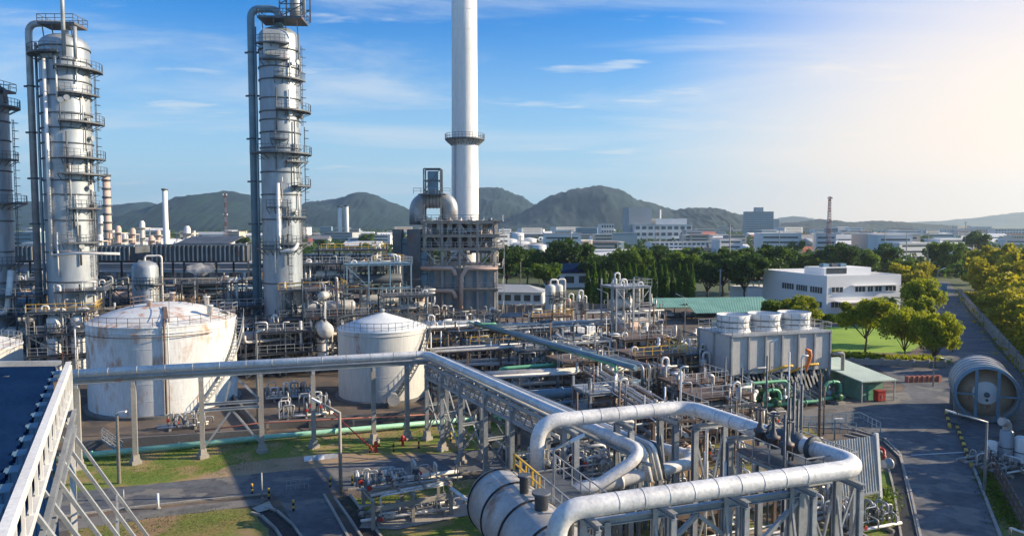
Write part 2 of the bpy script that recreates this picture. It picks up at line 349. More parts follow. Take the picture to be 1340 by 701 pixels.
# painted line and dark water channels
def kerb(pts, w, h, m, name, z=0):
    b = B()
    for a, c in zip(pts, pts[1:]): b.beam(a + Z * (h / 2 + z), c + Z * (h / 2 + z), w, h)
    o = b.build(name, m); o['kind'] = 'structure'; return o
kerb([gp(*p) for p in ((-60, 697), (140, 668), (250, 656), (352, 646))], .18, .13, 'concrete', 'kerb')
kerb([gp(*p) for p in ((455, 641), (520, 632), (600, 620), (660, 613))], .18, .13, 'concrete', 'kerb')
kerb([gp(*p) for p in ((424, 647), (462, 714))], .18, .13, 'concrete', 'kerb')
kerb([gp(*p) for p in ((1208, 725), (1188, 640), (1178, 594), (1158, 574), (1118, 562), (1040, 558))], .22, .13, 'concrete', 'kerb')
kerb([gp(*p) for p in ((1318, 725), (1272, 607))], .22, .13, 'concrete', 'kerb')
for nm, pts in (('drain_channel', ((338, 668), (352, 672), (372, 690), (392, 720))), ('drain_channel', ((448, 650), (470, 680), (492, 712))), ('drain_channel', ((1196, 725), (1180, 640), (1168, 598), (1148, 578), (1110, 568)))):
    P = [gp(*p) for p in pts]; b = B(); b.cm = 0
    for a, c in zip(P, P[1:]):
        n = (c - a).normalized().cross(Z); b.beam(a + n * .62 + Z * .09, c + n * .62 + Z * .09, .16, .18); b.beam(a - n * .62 + Z * .09, c - n * .62 + Z * .09, .16, .18)
        b.cm = 1; b.beam(a + Z * .024, c + Z * .024, 1.08, .012); b.cm = 0
    struct(b.build(nm, ['concrete', 'black']))
b = B()
for k in range(2):
    a = gp(1188 + k * 3, 640 + k * 2, .02); 
for y0, x0, x1 in ((595, 1192, 1262),):
    b.beam(gp(x0, y0, .026), gp(x1, y0 - 4, .026), .14, .004)
struct(b.build('road_marking', 'white'))
# ------------------------------------------------------------------ hills
def hill(pts, D, thick, seed, m='hill', name='hill'):
    P = [at(px, py, D) for px, py in pts]; xs = [p.x for p in P]; zs = [p.z for p in P]
    n = 150; mrows = 34; bb = B()
    def hz(x):
        for i in range(len(xs) - 1):
            if xs[i] <= x <= xs[i + 1]:
                t = (x - xs[i]) / (xs[i + 1] - xs[i]); t = t * t * (3 - 2 * t) * .5 + t * .5; return zs[i] * (1 - t) + zs[i + 1] * t
        return 0
    for j in range(mrows + 1):
        t = j / mrows * 2 - 1
        for i in range(n + 1):
            x = xs[0] + (xs[-1] - xs[0]) * i / n
            y = D + t * thick
            f = max(0, 1 - abs(t) ** 1.5); q = mnoise.fractal(Vector((x / 340 + seed, y / 340, 0)), 1.0, 2.1, 5)
            h = hz(x + 60 * q * (abs(t))) * f * (1 + .35 * q * min(1, abs(t) * 2.5)) + 5.5 * mnoise.noise(Vector((x / 13, y / 13, seed))) * (1 if f > .02 else 0) + 3 * mnoise.noise(Vector((x / 32, y / 32, seed)))
            bb.v.append((x + 12 * mnoise.noise(Vector((x / 90, y / 90, seed))), y, max(h, -2) if f > .01 else -3))
    for j in range(mrows):
        for i in range(n): a = j * (n + 1) + i; bb.face((a, a + 1, a + n + 2, a + n + 1), True)
    struct(bb.build(name, m))
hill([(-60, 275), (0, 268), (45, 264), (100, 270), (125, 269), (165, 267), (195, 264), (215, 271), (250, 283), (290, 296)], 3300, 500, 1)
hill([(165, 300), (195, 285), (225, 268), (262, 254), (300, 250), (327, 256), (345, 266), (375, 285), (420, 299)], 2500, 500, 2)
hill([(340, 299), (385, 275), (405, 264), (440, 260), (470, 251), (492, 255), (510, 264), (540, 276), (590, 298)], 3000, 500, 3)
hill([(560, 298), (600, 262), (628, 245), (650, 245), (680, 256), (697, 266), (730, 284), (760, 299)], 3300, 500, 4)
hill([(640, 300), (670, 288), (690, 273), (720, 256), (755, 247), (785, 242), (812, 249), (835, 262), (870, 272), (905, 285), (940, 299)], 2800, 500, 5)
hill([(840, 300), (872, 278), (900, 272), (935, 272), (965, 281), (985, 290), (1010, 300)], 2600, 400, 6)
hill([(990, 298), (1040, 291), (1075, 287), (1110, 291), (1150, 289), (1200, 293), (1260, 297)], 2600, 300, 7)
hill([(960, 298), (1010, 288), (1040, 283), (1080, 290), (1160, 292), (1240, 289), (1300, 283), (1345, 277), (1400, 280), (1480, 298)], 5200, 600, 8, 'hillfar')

# ------------------------------------------------------------------ trees
def leafquad(bb, p, s, r):
    a = Vector((r.gauss(0, 1), r.gauss(0, 1), r.gauss(0, 1))).normalized(); c = Vector((r.gauss(0, 1), r.gauss(0, 1), r.gauss(0, .6)))
    c = a.cross(c).normalized(); i = len(bb.v); a = a * s * r.uniform(.7, 1.2); c = c * s * r.uniform(.4, .8)
    bb.v += [tuple(p - a), tuple(p + c), tuple(p + a), tuple(p - c)]; bb.face((i, i + 1, i + 2, i + 3))
def crown_pts(r, w, h, zc, nl, flat=.75):
    L = []
    for k in range(nl):
        t = 2 * math.pi * k / nl * 2.4 + r.uniform(-.4, .4); q = r.uniform(.3, .82) * w / 2 if k else 0
        L.append((Vector((math.cos(t) * q, math.sin(t) * q, zc + r.uniform(-.32, .36) * h * (1 - .5 * q / (w / 2)))), r.uniform(.22, .46) * min(w, h) / 2 * 1.15))
    return L
def make_tree(name, seed, h, w, lm, nleaf=2600, leaf=.42, nl=11, trunk=.32, label='', group=None, name_='broadleaf_tree', base=.28):
    r = random.Random(seed); root = thing(name_, label, 'tree', (0, 0, 0), 0, group)
    ch = h * (1 - base); zc = h * base + ch / 2; lobes = crown_pts(r, w, ch, zc, int(nl * 1.9))
    bt = B(); bt.tube([(0, 0, -.1), (r.uniform(-.1, .1) * w * .2, .1, h * base * .7), (0, 0, h * (base + .2))], [trunk, trunk * .75, trunk * .45], 8)
    for p, rad in lobes[:12]: bt.tube([(0, 0, h * base * .75), tuple((Vector((0, 0, h * base)) + p) / 2 + Vector((0, 0, -.2))), tuple(p)], [trunk * .45, trunk * .3, trunk * .1], 5)
    bt.build('trunk', 'bark', root)
    bb = B()
    for k in range(nleaf):
        p, rad = lobes[r.randrange(len(lobes))]
        d = Vector((r.gauss(0, 1), r.gauss(0, 1), r.gauss(0, 1) * .8)); d.normalize()
        q = rad * (r.random() ** .38) * (1 + .22 * mnoise.noise(d * 2.2 + p))
        leafquad(bb, p + Vector((d.x, d.y, d.z * .82)) * q, leaf * r.uniform(.6, 1.25), r)
    bb.build('crown', lm, root); return root
def make_column_tree(seed, h=11, w=2.3):
    r = random.Random(seed); root = thing('columnar_tree', 'x', 'tree')
    B().tube([(0, 0, -.1), (0, 0, h * .5), (0, 0, h * .95)], [.16, .12, .04], 6).build('trunk', 'bark', root); bb = B()
    for k in range(1500):
        t = r.random() ** .85; z = h * (.06 + .94 * t); ww = w / 2 * (min(1, (1 - t) * 2.4 + .08)) * (.85 + .3 * mnoise.noise(Vector((seed, t * 9, 0)))) ; a = r.uniform(0, 6.283); q = ww * r.random() ** .4
        leafquad(bb, Vector((math.cos(a) * q, math.sin(a) * q, z - q * .5)), .30 * r.uniform(.7, 1.3), r)
    bb.build('crown', 'leafash', root); return root
def make_palm(seed, h=9):
    r = random.Random(seed); root = thing('palm_tree', 'x', 'palm')
    B().tube([(0, 0, -.1), (.15, .1, h * .5), (0, 0, h)], [.24, .17, .14], 7).build('trunk', 'bark', root); bb = B()
    for k in range(22):
        a = 6.283 * k / 22 + r.uniform(-.1, .1); up = r.uniform(-.2, .9); L = r.uniform(2.6, 3.3); prev = Vector((0, 0, h)); d = Vector((math.cos(a), math.sin(a), up)).normalized(); side = Vector((-math.sin(a), math.cos(a), 0))
        for s in range(8):
            q = prev + d * L / 8; d = (d + Vector((0, 0, -.16))).normalized(); wd = .5 * math.sin(math.pi * (s + 1.2) / 9.5)
            for sg in (-1, 1):
                i = len(bb.v); bb.v += [tuple(prev), tuple(q), tuple(q + side * sg * wd - Z * .22), tuple(prev + side * sg * wd - Z * .22)]; bb.face((i, i + 1, i + 2, i + 3))
            prev = q
    bb.build('fronds', 'leafmid', root); return root
T = {}
T['dkA'] = make_tree('', 1, 13, 12, 'leafdk', 4200, .46, label='x'); T['dkB'] = make_tree('', 2, 12, 13, 'leafdk', 4200, .46, 13, label='x')
T['midA'] = make_tree('', 3, 12, 12, 'leafmid', 4200, .46, label='x'); T['midB'] = make_tree('', 4, 10, 9, 'leafmid', 3800, .42, 9, label='x')
T['brA'] = make_tree('', 5, 10, 9.5, 'leafbr', 7500, .30, 12, .2, label='x', base=.3); T['brB'] = make_tree('', 6, 9, 10, 'leafbr', 7500, .30, 13, .2, label='x', base=.2)
T['wmA'] = make_tree('', 7, 9, 11, 'leafsunlit', 6500, .38, 12, label='x', base=.12); T['wmB'] = make_tree('', 8, 11, 12, 'leafsunlit', 6000, .42, 13, label='x', base=.15)
T['col'] = make_column_tree(9); T['col2'] = make_column_tree(10, 10.3, 2.0); T['palm'] = make_palm(3)
HT = dict(dkA=13, dkB=12, midA=12, midB=10, brA=10, brB=9, wmA=9, wmB=11, col=11, col2=10.3, palm=11)
used = set()
def put(kind, px, base, top, label, group=None, wsc=1.0, pos=None, h=None):
    p = pos or gp(px, base); hh = h or max(2.0, at(px, top, p.y).z); s = hh / HT[kind]; rz = rnd.uniform(0, 6.28)
    sc = (s * wsc, s * wsc, s)
    if kind not in used:
        used.add(kind); o = T[kind]; o.location = (p.x, p.y, 0); o.rotation_euler = (0, 0, rz); o.scale = sc; o['label'] = label; T[kind] = o
        if group: o['group'] = group
        return o
    return dup(T[kind], (p.x, p.y, 0), rz, label, group, sc)
GB = 'trees of the belt beyond the process plant'
belt = [('dkA', 664, 378, 318, 'dark round tree just behind the tall heater block'), ('midA', 690, 372, 322, 'mid green tree between the heater block and the broad dark tree'),
 ('dkB', 744, 372, 308, 'broad dark dome-shaped tree above the white bungalow'), ('midB', 716, 384, 338, 'shaggy tree beside the pale brown palm trunks over the bungalow'),
 ('dkA', 775, 376, 334, 'dark tree behind the blue-grey house roof'), ('midA', 828, 376, 320, 'light green tree rising behind the row of columnar trees'),
 ('dkB', 800, 368, 330, 'dark tree peeping over the start of the columnar row'), ('dkA', 858, 362, 318, 'small dark tree close to the long blue-windowed building'), ('midB', 888, 380, 320, 'olive brown tree behind the end of the columnar row'),
 ('dkA', 925, 394, 338, 'dark tree next to the last columnar tree'), ('dkB', 946, 388, 322, 'large dark tree by the tall lamp behind the carports'), ('dkA', 975, 396, 326, 'large dark tree over the green carport roof'),
 ('dkB', 1003, 384, 316, 'dark spreading tree touching the office terrace'), ('midB', 962, 360, 318, 'lighter tree peeping between two large dark ones'), ('dkA', 1022, 368, 320, 'dark tree behind the upper left corner of the office'),
 ('midA', 1048, 366, 328, 'green tree behind the office roof edge'), ('midB', 1072, 364, 332, 'bushy tree behind the long office roof'), ('dkB', 1098, 368, 314, 'tall dark tree behind the office penthouse'),
 ('midA', 1128, 366, 322, 'mid green tree right behind the office penthouse'), ('dkA', 1156, 364, 316, 'dark tree beyond the end wall of the office'), ('midB', 1180, 372, 334, 'yellowish tree above the office end wall'),
 ('wmA', 1190, 384, 340, 'sunny tree between the office and the gate lamp'), ('wmB', 1212, 372, 340, 'sunny tree behind the blue gate sign'), ('midA', 1235, 362, 312, 'big dark amber-edged tree beyond the gate'),
 ('dkA', 1262, 352, 322, 'dark tree beyond the long white wall end'), ('wmB', 1290, 372, 318, 'tall golden tree in the grove behind the wall hedge'), ('wmB', 1318, 380, 315, 'tall shaded tree in the grove behind the wall hedge'),
 ('wmB', 1345, 395, 318, 'golden tree at the outer end of the grove'), ('wmA', 1306, 400, 332, 'shaded lower tree in the middle of the grove'), ('wmA', 1335, 420, 350, 'broad golden low tree in the grove near the wall'),
 ('midA', 640, 366, 335, 'green tree half hidden by the heater block edge'), ('dkA', 1275, 340, 300, 'hazy round tree far beyond the grove'), ('midA', 1205, 336, 306, 'hazy tree beside the pale blocks on the horizon'),
 ('dkB', 1145, 338, 306, 'hazy dark tree near the cream houses'), ('midA', 1040, 340, 312, 'hazy tree below the red roofed houses'), ('midB', 905, 345, 320, 'hazy tree in front of the long blue-windowed building'),
 ('dkB', 250, 326, 309, 'dark bushy tree before the white warehouses'), ('midA', 275, 327, 310, 'green bushy tree in front of the warehouse doors'), ('dkA', 298, 326, 308, 'dark tree under the red and white mast'), ('midB', 318, 326, 306, 'palm-like shaggy tree near the tall distillation tower'),
 ('dkA', 420, 330, 312, 'dark tree beyond the process frames'), ('midA', 395, 326, 310, 'green tree right beside the tall tower'), ('midA', 480, 326, 304, 'green tree beyond the pipework frame'), ('dkA', 30, 322, 306, 'dark tree between the two towers far away')]
for k in belt: put(*k, group=GB)
i = 0
for px in range(768, 908, 8):
    put('col' if i % 2 else 'col2', px + rnd.uniform(-1.5, 1.5), 398 + rnd.uniform(-2, 2), 348 + rnd.uniform(-5, 6), f'{ORD[i]} slender columnar tree of the row, counted from the bungalow side', 'row of slender columnar trees'); i += 1
GC = 'garden trees around the office lawn'
put('brA', 1132, 460, 384, 'round crowned tree standing alone on the sunny lawn', GC); put('brB', 1183, 470, 396, 'spreading tree on the lawn edge nearest the junction', GC, .72); put('brB', 1222, 480, 402, 'wide low tree at the road corner of the lawn', GC, .72)
put('brA', 1204, 452, 384, 'taller tree behind the two spreading corner trees', GC, .75); put('brB', 1204, 425, 358, 'tree between office end wall and the far road', GC, .7); put('midB', 1020, 436, 384, 'dark leafy tree before the office beside the fan stacks', GC, 1.15)
put('brA', 1050, 438, 384, 'sunlit tree before the office behind the cooling tower', GC, 1.1); put('midB', 1078, 436, 404, 'small tree behind the cooling tower end', GC, 1.1)
for q, (px, by, tp) in enumerate(((1165, 428, 383), (1246, 460, 425), (690, 385, 345), (706, 380, 340))):
    put('palm', px, by, tp, ['palm by the shaded corner of the office', 'short palm on the corner by the far road', 'shaggy palm beside the bungalow roof', 'tallest palm behind the bungalow'][q], 'palms')
# tree line along the white wall on the road side, running on past the edge of the view
wa, wb = gp(1255, 387), gp(1345, 497); wd = (wb - wa); wl = wd.length; wd /= wl; wn = Vector((-wd.y, wd.x, 0)); wn = wn if wn.x > 0 else -wn
i = 0; s = 4.0
while s < wl + 60:
    p = wa + wd * s + wn * rnd.uniform(4.5, 9.5); put('wmA' if i % 2 else 'wmB', 0, 0, 0, f'{(ORD + ["twenty-" + q for q in ORD[:9]])[i]} golden bushy tree along the white wall, counted from the gate' , 'tree line along the white wall', 1.05, pos=p, h=rnd.uniform(7.5, 10.5)); s += rnd.uniform(6.0, 8.0); i += 1
    if i > 27: break
for j, (x, y, h) in enumerate(((62, 72, 11), (60, 62, 12), (57, 53, 12), (66, 82, 9))):
    put('midA', 0, 0, 0, f'{ORD[j]} tree beyond the tank yard at the road bend', 'trees beyond the tank yard', pos=Vector((x, y, 0)), h=h)
# low clipped hedges and undergrowth: cannot be counted
def clump(name, pts, n, r0, leaf, m, label, seed, hz=None):
    r = random.Random(seed); bb = B()
    for k in range(n):
        q = r.random() * (len(pts) - 1); i_ = int(q); p = Vector(pts[i_]).lerp(Vector(pts[i_ + 1]), q - i_)
        leafquad(bb, p + Vector((r.gauss(0, 1) * r0, r.gauss(0, 1) * r0, r.random() * (hz or r0))), leaf * r.uniform(.6, 1.3), r)
    o = bb.build(name, m); o['kind'] = 'stuff'; o['label'] = label; return o
clump('undergrowth', [gp(1075, 466), gp(1130, 470), gp(1190, 474), gp(1228, 474)], 3500, .9, .3, 'leafbr', 'low bushes along the lawn edge above the junction', 1)
clump('undergrowth', [wa + wn * 3, wa + wd * wl * .5 + wn * 3.2, wb + wn * 3], 5000, 1.6, .4, 'leafsunlit', 'low golden scrub right behind the white wall', 2)
clump('undergrowth', [gp(660, 384), gp(700, 390), gp(760, 392)], 2500, 1.2, .4, 'leafdk', 'dark scrub around the white bungalow', 3)
clump('grass_tufts', [gp(110, 605), gp(250, 592), gp(400, 580), gp(560, 566), gp(640, 558)], 5500, 1.5, .05, 'leafmid', 'rough grass tufts on the verge under the pipe bridge', 6, .14)
clump('grass_tufts', [gp(110, 625), gp(250, 612), gp(330, 604)], 1800, 1.2, .05, 'leafmid', 'rough grass tufts at the road side of the verge', 7, .14)
clump('grass_tufts', [gp(470, 672), gp(500, 650), gp(620, 632)], 2500, 1.2, .05, 'leafmid', 'rough grass tufts around the stubby manifold rack', 8, .14)
clump('grass_tufts', [gp(130, 700), gp(230, 685), gp(330, 675)], 1800, 1.2, .05, 'leafmid', 'rough dry tufts beside the footpath', 9, .14)
clump('grass_tufts', [gp(1290, 620), gp(1325, 690)], 2500, .5, .09, 'leafmid', 'weeds along the foot of the brown fence', 10, .14)
clump('undergrowth', [gp(1150, 690), gp(1162, 660), gp(1160, 640)], 900, .45, .12, 'leafmid', 'scruffy weeds between the drain and the pipework', 4)
bb = B(); r = random.Random(5)
for k in range(1500):                                             # wooded plain between the houses
    d = 300 + 2300 * r.random() ** 1.6; px = r.uniform(-40, 1400) if d > 420 else r.uniform(640, 1400); x = xat(px, d); w = r.uniform(5, 11) * (1 + d / 2500)
    for q in range(26):
        a = r.uniform(0, 6.283); e = r.random() ** .5
        leafquad(bb, Vector((x + math.cos(a) * e * w, d + math.sin(a) * e * w, r.uniform(1, 8.5) * (1 - .5 * e))), 1.5 + d / 1500, r)
o = bb.build('far_woodland', 'leafdk'); o['kind'] = 'stuff'; o['label'] = 'dark green woodland scattered through the hazy town on the plain'

# ------------------------------------------------------------------ town and far buildings
def windows(root, o, ax, L, z0, n, w, h, nrm, name='window', m='window'):
    for k in range(n):
        c = o + ax * (L * (k + .5) / n) + Z * (z0 + h / 2); B().obox(c + nrm * .03, ax * w / 2, nrm * .06, Z * h / 2).build(name, m, root)
def block(px, base, w, d, h, rot, wallm, roofm, label, cat='building', name='building', group=None, rows=0, cols=0, pos=None, roof='flat', rh=1.2, side=0):
    p = pos or gp(px, base); root = thing(name, label, cat, (p.x, p.y, 0), 0, group)
    a = Vector((math.cos(rot), math.sin(rot), 0)); n = Vector((-math.sin(rot), math.cos(rot), 0)); c = Vector((p.x, p.y, 0)) + n * d / 2
    B().obox(c + Z * h / 2, a * w / 2, n * d / 2, Z * h / 2).build('wall', wallm, root)
    b = B()
    if roof == 'flat': b.obox(c + Z * (h + .2), a * (w / 2 + .3), n * (d / 2 + .3), Z * .2)
    else:
        e = .6; i = 0
        q = [c - a * (w / 2 + e) - n * (d / 2 + e) + Z * (h + .02), c + a * (w / 2 + e) - n * (d / 2 + e) + Z * (h + .02), c + a * (w / 2 + e) + n * (d / 2 + e) + Z * (h + .02), c - a * (w / 2 + e) + n * (d / 2 + e) + Z * (h + .02)]
        ins = w * .22 if roof == 'hip' else 0
        q += [c - a * (w / 2 + e - ins) + Z * (h + rh), c + a * (w / 2 + e - ins) + Z * (h + rh)]
        b.v += [tuple(x) for x in q]
        for f in ((0, 1, 5, 4), (2, 3, 4, 5), (1, 2, 5), (3, 0, 4), (3, 2, 1, 0)): b.face(f)
    b.build('roof', roofm, root)
    if rows:
        fh = h / rows
        for r_ in range(rows):
            st = B(); o0 = Vector((p.x, p.y, 0)) - a * (w / 2)
            if cols:
                for k in range(cols): st.obox(o0 + a * (w * (k + .5) / cols) - n * .03 + Z * (fh * (r_ + .55)), a * (w / cols * .33), n * .06, Z * fh * .24)
            else: st.obox(o0 + a * w / 2 - n * .03 + Z * (fh * (r_ + .6)), a * w * .48, n * .06, Z * fh * .2)
            st.build('window_row', 'window', root)
    return root, c, a, n
# tall apartment slab
for j, (px, w_, lb_) in enumerate(((35, 40, 'long dark workshop added beyond the air coolers, seen past the first towers'), (175, 44, 'long dark workshop added beyond the pinkish column and the coolers'), (285, 48, 'long dark workshop added below the white warehouses'), (440, 50, 'long dark workshop added beyond the open frames'))):
    block(0, 0, w_, 14, 9, R(3), 'roofgrey', 'towngrey', lb_, 'backdrop', 'backdrop', 'dark backdrop blocks added beyond the coolers', pos=Vector((xat(px, 235, 4) - w_ / 2, 235, 0)), rows=1, cols=10)  # plain blocks added to fill and darken the gap under the coolers
r_, c, a, n = block(997, 302.5, 58, 16, at(997, 277, 1500).z, R(4), 'townblue', 'townblue', 'tall blue-grey apartment slab with stepped end on the plain', 'apartment block', 'apartment_block', rows=10, cols=16, pos=Vector((xat(994, 1500, 0), 1500, 0)))
B().obox(c + Z * (at(997, 277, 1500).z + 4), a * 8, n * 6, Z * 5).build('penthouse', 'towngrey', r_); B().obox(c + a * 35 + Z * 16, a * 6, n * 7, Z * 16).build('stair_wing', 'towngrey', r_)
# big pale industrial hall group
r_, c, a, n = block(845, 312, 66, 40, 21, R(8), 'townwhite', 'towngrey', 'large pale industrial works with tall windowless tower block', 'factory', 'factory', rows=3, cols=9, pos=Vector((xat(868, 800, 0), 800, 0)))
B().obox(c - a * 24 + Z * 20, a * 13, n * 12, Z * 20).build('tower_block', 'towngrey', r_); B().obox(c + a * 12 + Z * 24, a * 18, n * 12, Z * 4).build('upper_hall', 'townwhite', r_); B().tube([c + a * 3 + Z * 10, c + a * 3 + Z * 38], 1.1, 10).build('flue', 'townwhite', r_)
block(795, 314, 18, 18, 22, R(8), 'townwhite', 'towngrey', 'small pale cube building left alone before the large works', rows=3, cols=5); block(812, 322, 34, 16, 13, R(8), 'townblue', 'towngrey', 'dark blue-grey hall with peach end wall below the works', rows=0)
block(905, 332, 62, 14, 8.5, R(6), 'townwhite', 'towngrey', 'long low white building with three rows of blue windows', rows=3, cols=18); block(940, 318, 50, 20, 5, R(2), 'townwhite', 'townwhite', 'long white barrel-topped hall beyond the dark trees', roof='gable', rh=3)
block(740, 330, 70, 20, 4.5, R(10), 'towngrey', 'roofgreen', 'long low green roofed market hall beyond the dark trees', roof='gable', rh=2); block(1062, 340, 36, 16, 5, R(-5), 'townpink', 'roofred', 'red roofed hall with a lime green edge', roof='hip', rh=3)
block(1110, 330, 30, 14, 6, R(4), 'cream', 'townwhite', 'cream long house with pale gable roof near the mast', roof='gable', rh=3); block(1165, 325, 24, 12, 6, R(8), 'cream', 'roofred', 'cream building with grey shutters beside the hazy tree', rows=2, cols=6)
for j, (px, by, w, h, m_) in enumerate(((1215, 309, 45, 11, 'towngrey'), (1255, 308, 60, 12, 'townwhite'), (1292, 310, 40, 13, 'townpink'), (1325, 314, 52, 15, 'townwhite'), (1345, 322, 30, 10, 'cream'), (1180, 306, 50, 13, 'townpink'))):
    block(px, by, w, 14, h, R(5), m_, 'towngrey', ['pale hazy block first in the row on the horizon beyond the gate', 'long whitish hazy block in the horizon row', 'rosy hazy block between two whitish ones on the horizon', 'long white balconied block under the glare', 'low cream block in front of the balconied one', 'rosy hazy slab beyond the mast'][j], rows=4, cols=12, group='hazy blocks on the horizon')
block(160, 316, 30, 16, 9, R(14), 'townwhite', 'towngrey', 'white flat roofed store beyond the pinkish column', rows=2, cols=5); block(285, 314, 58, 30, 8, R(12), 'townwhite', 'towngrey', 'wide white warehouse with a stepped roof under the hill', rows=1, cols=5, roof='gable', rh=3)
block(340, 315, 40, 24, 7, R(10), 'townwhite', 'townwhite', 'white warehouse partly behind the tall tower', roof='gable', rh=3); block(245, 322, 13, 10, 15, R(14), 'cream', 'towngrey', 'tall cream plant building beside the slim white chimney', rows=3, cols=3); block(20, 314, 60, 20, 9, R(10), 'townwhite', 'towngrey', 'white store seen between the two first towers', rows=1, cols=6)
block(527, 300, 24, 16, 40, R(6), 'towngrey', 'townwhite', 'distant grey tower building beside the bent flue duct', rows=8, cols=5)
pal = [('townwhite', 'towngrey', 'white flat roofed'), ('cream', 'roofred', 'cream red roofed'), ('cream', 'townwhite', 'cream flat roofed'), ('townwhite', 'townwhite', 'white pale roofed'), ('towngrey', 'roofgrey', 'grey dark roofed'), ('townblue', 'townwhite', 'blue-grey white roofed')]
zones = [(-20, 330, 500, 1900, 40, 'on the plain under the far hills past the distillation towers'), (380, 590, 600, 1900, 30, 'on the plain between the towers and the tall white chimney'), (640, 800, 420, 1900, 62, 'in front of the double hill beyond the dark trees'), (880, 1040, 420, 1900, 52, 'around the foot of the tall apartment slab'), (1040, 1190, 380, 1800, 58, 'in the hazy town around the lattice mast'), (1190, 1345, 380, 1800, 40, 'in the golden haze beyond the gate')]
for (x0, x1, d0, d1, cnt, where) in zones:
    for k in range(cnt):
        d = d0 + (d1 - d0) * rnd.random() ** 1.4; px = rnd.uniform(x0, x1); wm, rm, ph = pal[rnd.choice((0, 0, 1, 2, 3, 3, 4, 5))]; w = rnd.uniform(8, 24) * (1 + d / 1500); h = rnd.choice((3.5, 4, 6, 6.5, 9, 12, 16)); 
        p = Vector((xat(px, d, 0), d, 0)); dd = w * rnd.uniform(.5, .8); rot = rnd.uniform(-.3, .4); b = B(); a = Vector((math.cos(rot), math.sin(rot), 0)); n = Vector((-math.sin(rot), math.cos(rot), 0))
        b.obox(p + Z * h / 2, a * w / 2, n * dd / 2, Z * h / 2); gab = rnd.random() < .55 and h < 7; b.cm = 2
        for fl in range(int(h // 3)): b.obox(p - n * (dd / 2) + Z * (fl * 3 + 1.8), a * w * .42, n * .05, Z * .5)
        b.cm = 1
        if gab:
            i0 = len(b.v); q = [p + a * sx * (w / 2 + .5) + n * sy * (dd / 2 + .5) + Z * (h + .02) for sx, sy in ((-1, -1), (1, -1), (1, 1), (-1, 1))] + [p - a * (w / 2 + .5) + Z * (h + dd * .2), p + a * (w / 2 + .5) + Z * (h + dd * .2)]
            b.v += [tuple(x) for x in q]
            for f in ((0, 1, 5, 4), (2, 3, 4, 5), (1, 2, 5), (3, 0, 4), (3, 2, 1, 0)): b.face(tuple(i0 + t for t in f))
        else: b.obox(p + Z * (h + .2), a * (w / 2 + .2), n * (dd / 2 + .2), Z * .2)
        o = b.build('house' if w < 26 else 'hall', [wm, rm, 'window']); lb = f'{ph} {"house" if w < 26 else "hall"} {where}'; tag(o, lb, 'house' if w < 26 else 'hall', lb.replace(' house', ' houses').replace(' hall', ' halls'))
# far refinery silhouettes
def slim_stack(px, base, top, r, m, label, name='chimney', bands=0, Y=None, band_m='galvd'):
    p = gp(px, base) if Y is None else Vector((xat(px, Y, 10), Y, 0)); z = at(px, top, p.y).z; t = thing(name, label, name.replace('_', ' '), (p.x, p.y, 0)); B().lathe((p.x, p.y, 0), [(r * 1.15, 0), (r, z * .4), (r * .9, z)], 16).build('shaft', m, t)
    for k in range(bands): B().lathe((p.x, p.y, 0), [(r * 1.14, z * (.25 + .7 * k / max(bands - 1, 1))), (r * 1.14, z * (.25 + .7 * k / max(bands - 1, 1)) + z * .02)], 16, caps=True).build('ring', band_m, t)
    B().lathe((p.x, p.y, 0), [(r * 1.2, z), (r * 1.2, z + r * .6)], 16).build('rim', 'galvd', t)
    return t
slim_stack(142, 330, 231, 1.7, 'townpink', 'pinkish distant refinery column wrapped in rings', 'refinery_column', 9, 330)
slim_stack(218, 334, 249, .95, 'townwhite', 'slim white chimney standing in front of the dark hill', 'chimney', 0, 260)
slim_stack(445, 310, 271, 2.6, 'townwhite', 'first of two stout twin chimneys, on the tower side', 'twin_chimney', 1, 900); slim_stack(454, 310, 270, 2.6, 'townwhite', 'second of two stout twin chimneys, on the stack side', 'twin_chimney', 1, 900)
for j, (px, h, Y) in enumerate(((131, 22, 340), (152, 18, 320), (160, 15, 330), (172, 17, 350), (184, 20, 360), (195, 14, 345), (128, 15, 300), (205, 16, 380), (242, 18, 300), (252, 14, 310), (228, 12, 330))):
    x = xat(px, Y); t = thing('far_process_unit', ['squat', 'pale', 'boxy', 'tall', 'rosy', 'low'][j % 6] + f' distant process unit, {ORD[j]} in the far refinery counted from the pinkish column', 'process unit', (x, Y, 0), 0, 'distant process units'); w = 4 + j % 3
    for q in range(4): B().tube([(x + (q % 2) * w - w / 2, Y + (q // 2) * w, 0), (x + (q % 2) * w - w / 2, Y + (q // 2) * w, h)], .2, 5).build('column', 'galv', t)
    for q in range(4): B().box((x, Y + w / 2, h * (q + 1) / 4), w + .6, w + .6, .35, 0).build('deck', 'cream', t)
    B().lathe((x, Y + w / 2, 0), [(1.3, 0), (1.3, h * 1.12), (.7, h * 1.18)], 12).build('vessel', 'townpink' if j % 2 else 'townwhite', t)
def far_tank(px, Y, r, h, label, group='far white storage tanks', m='townwhite'):
    x = xat(px, Y); t = thing('storage_tank', label, 'storage tank', (x, Y, 0), 0, group); B().lathe((x, Y, 0), [(r, 0), (r, h)], 24).build('shell', m, t); B().lathe((x, Y, h + .01), [(r, 0), (r * .5, r * .13), (0, r * .18)], 24, caps=False).build('roof', m, t)
j = 0
for px, Y, r, h in ((185, 480, 9, 9), (205, 520, 12, 10), (225, 560, 11, 9), (330, 430, 9, 8), (650, 520, 4, 13), (657, 520, 4, 12), (668, 560, 5, 10), (684, 500, 7, 9), (706, 380, 3.6, 11), (678, 620, 5, 14), (693, 640, 6, 9), (722, 650, 9, 8), (640, 430, 5, 9), (628, 450, 5, 9)):
    far_tank(px, Y, r, h, f'{ORD[j]} distant white storage tank, counted from the pinkish column towards the double hill'); j += 1
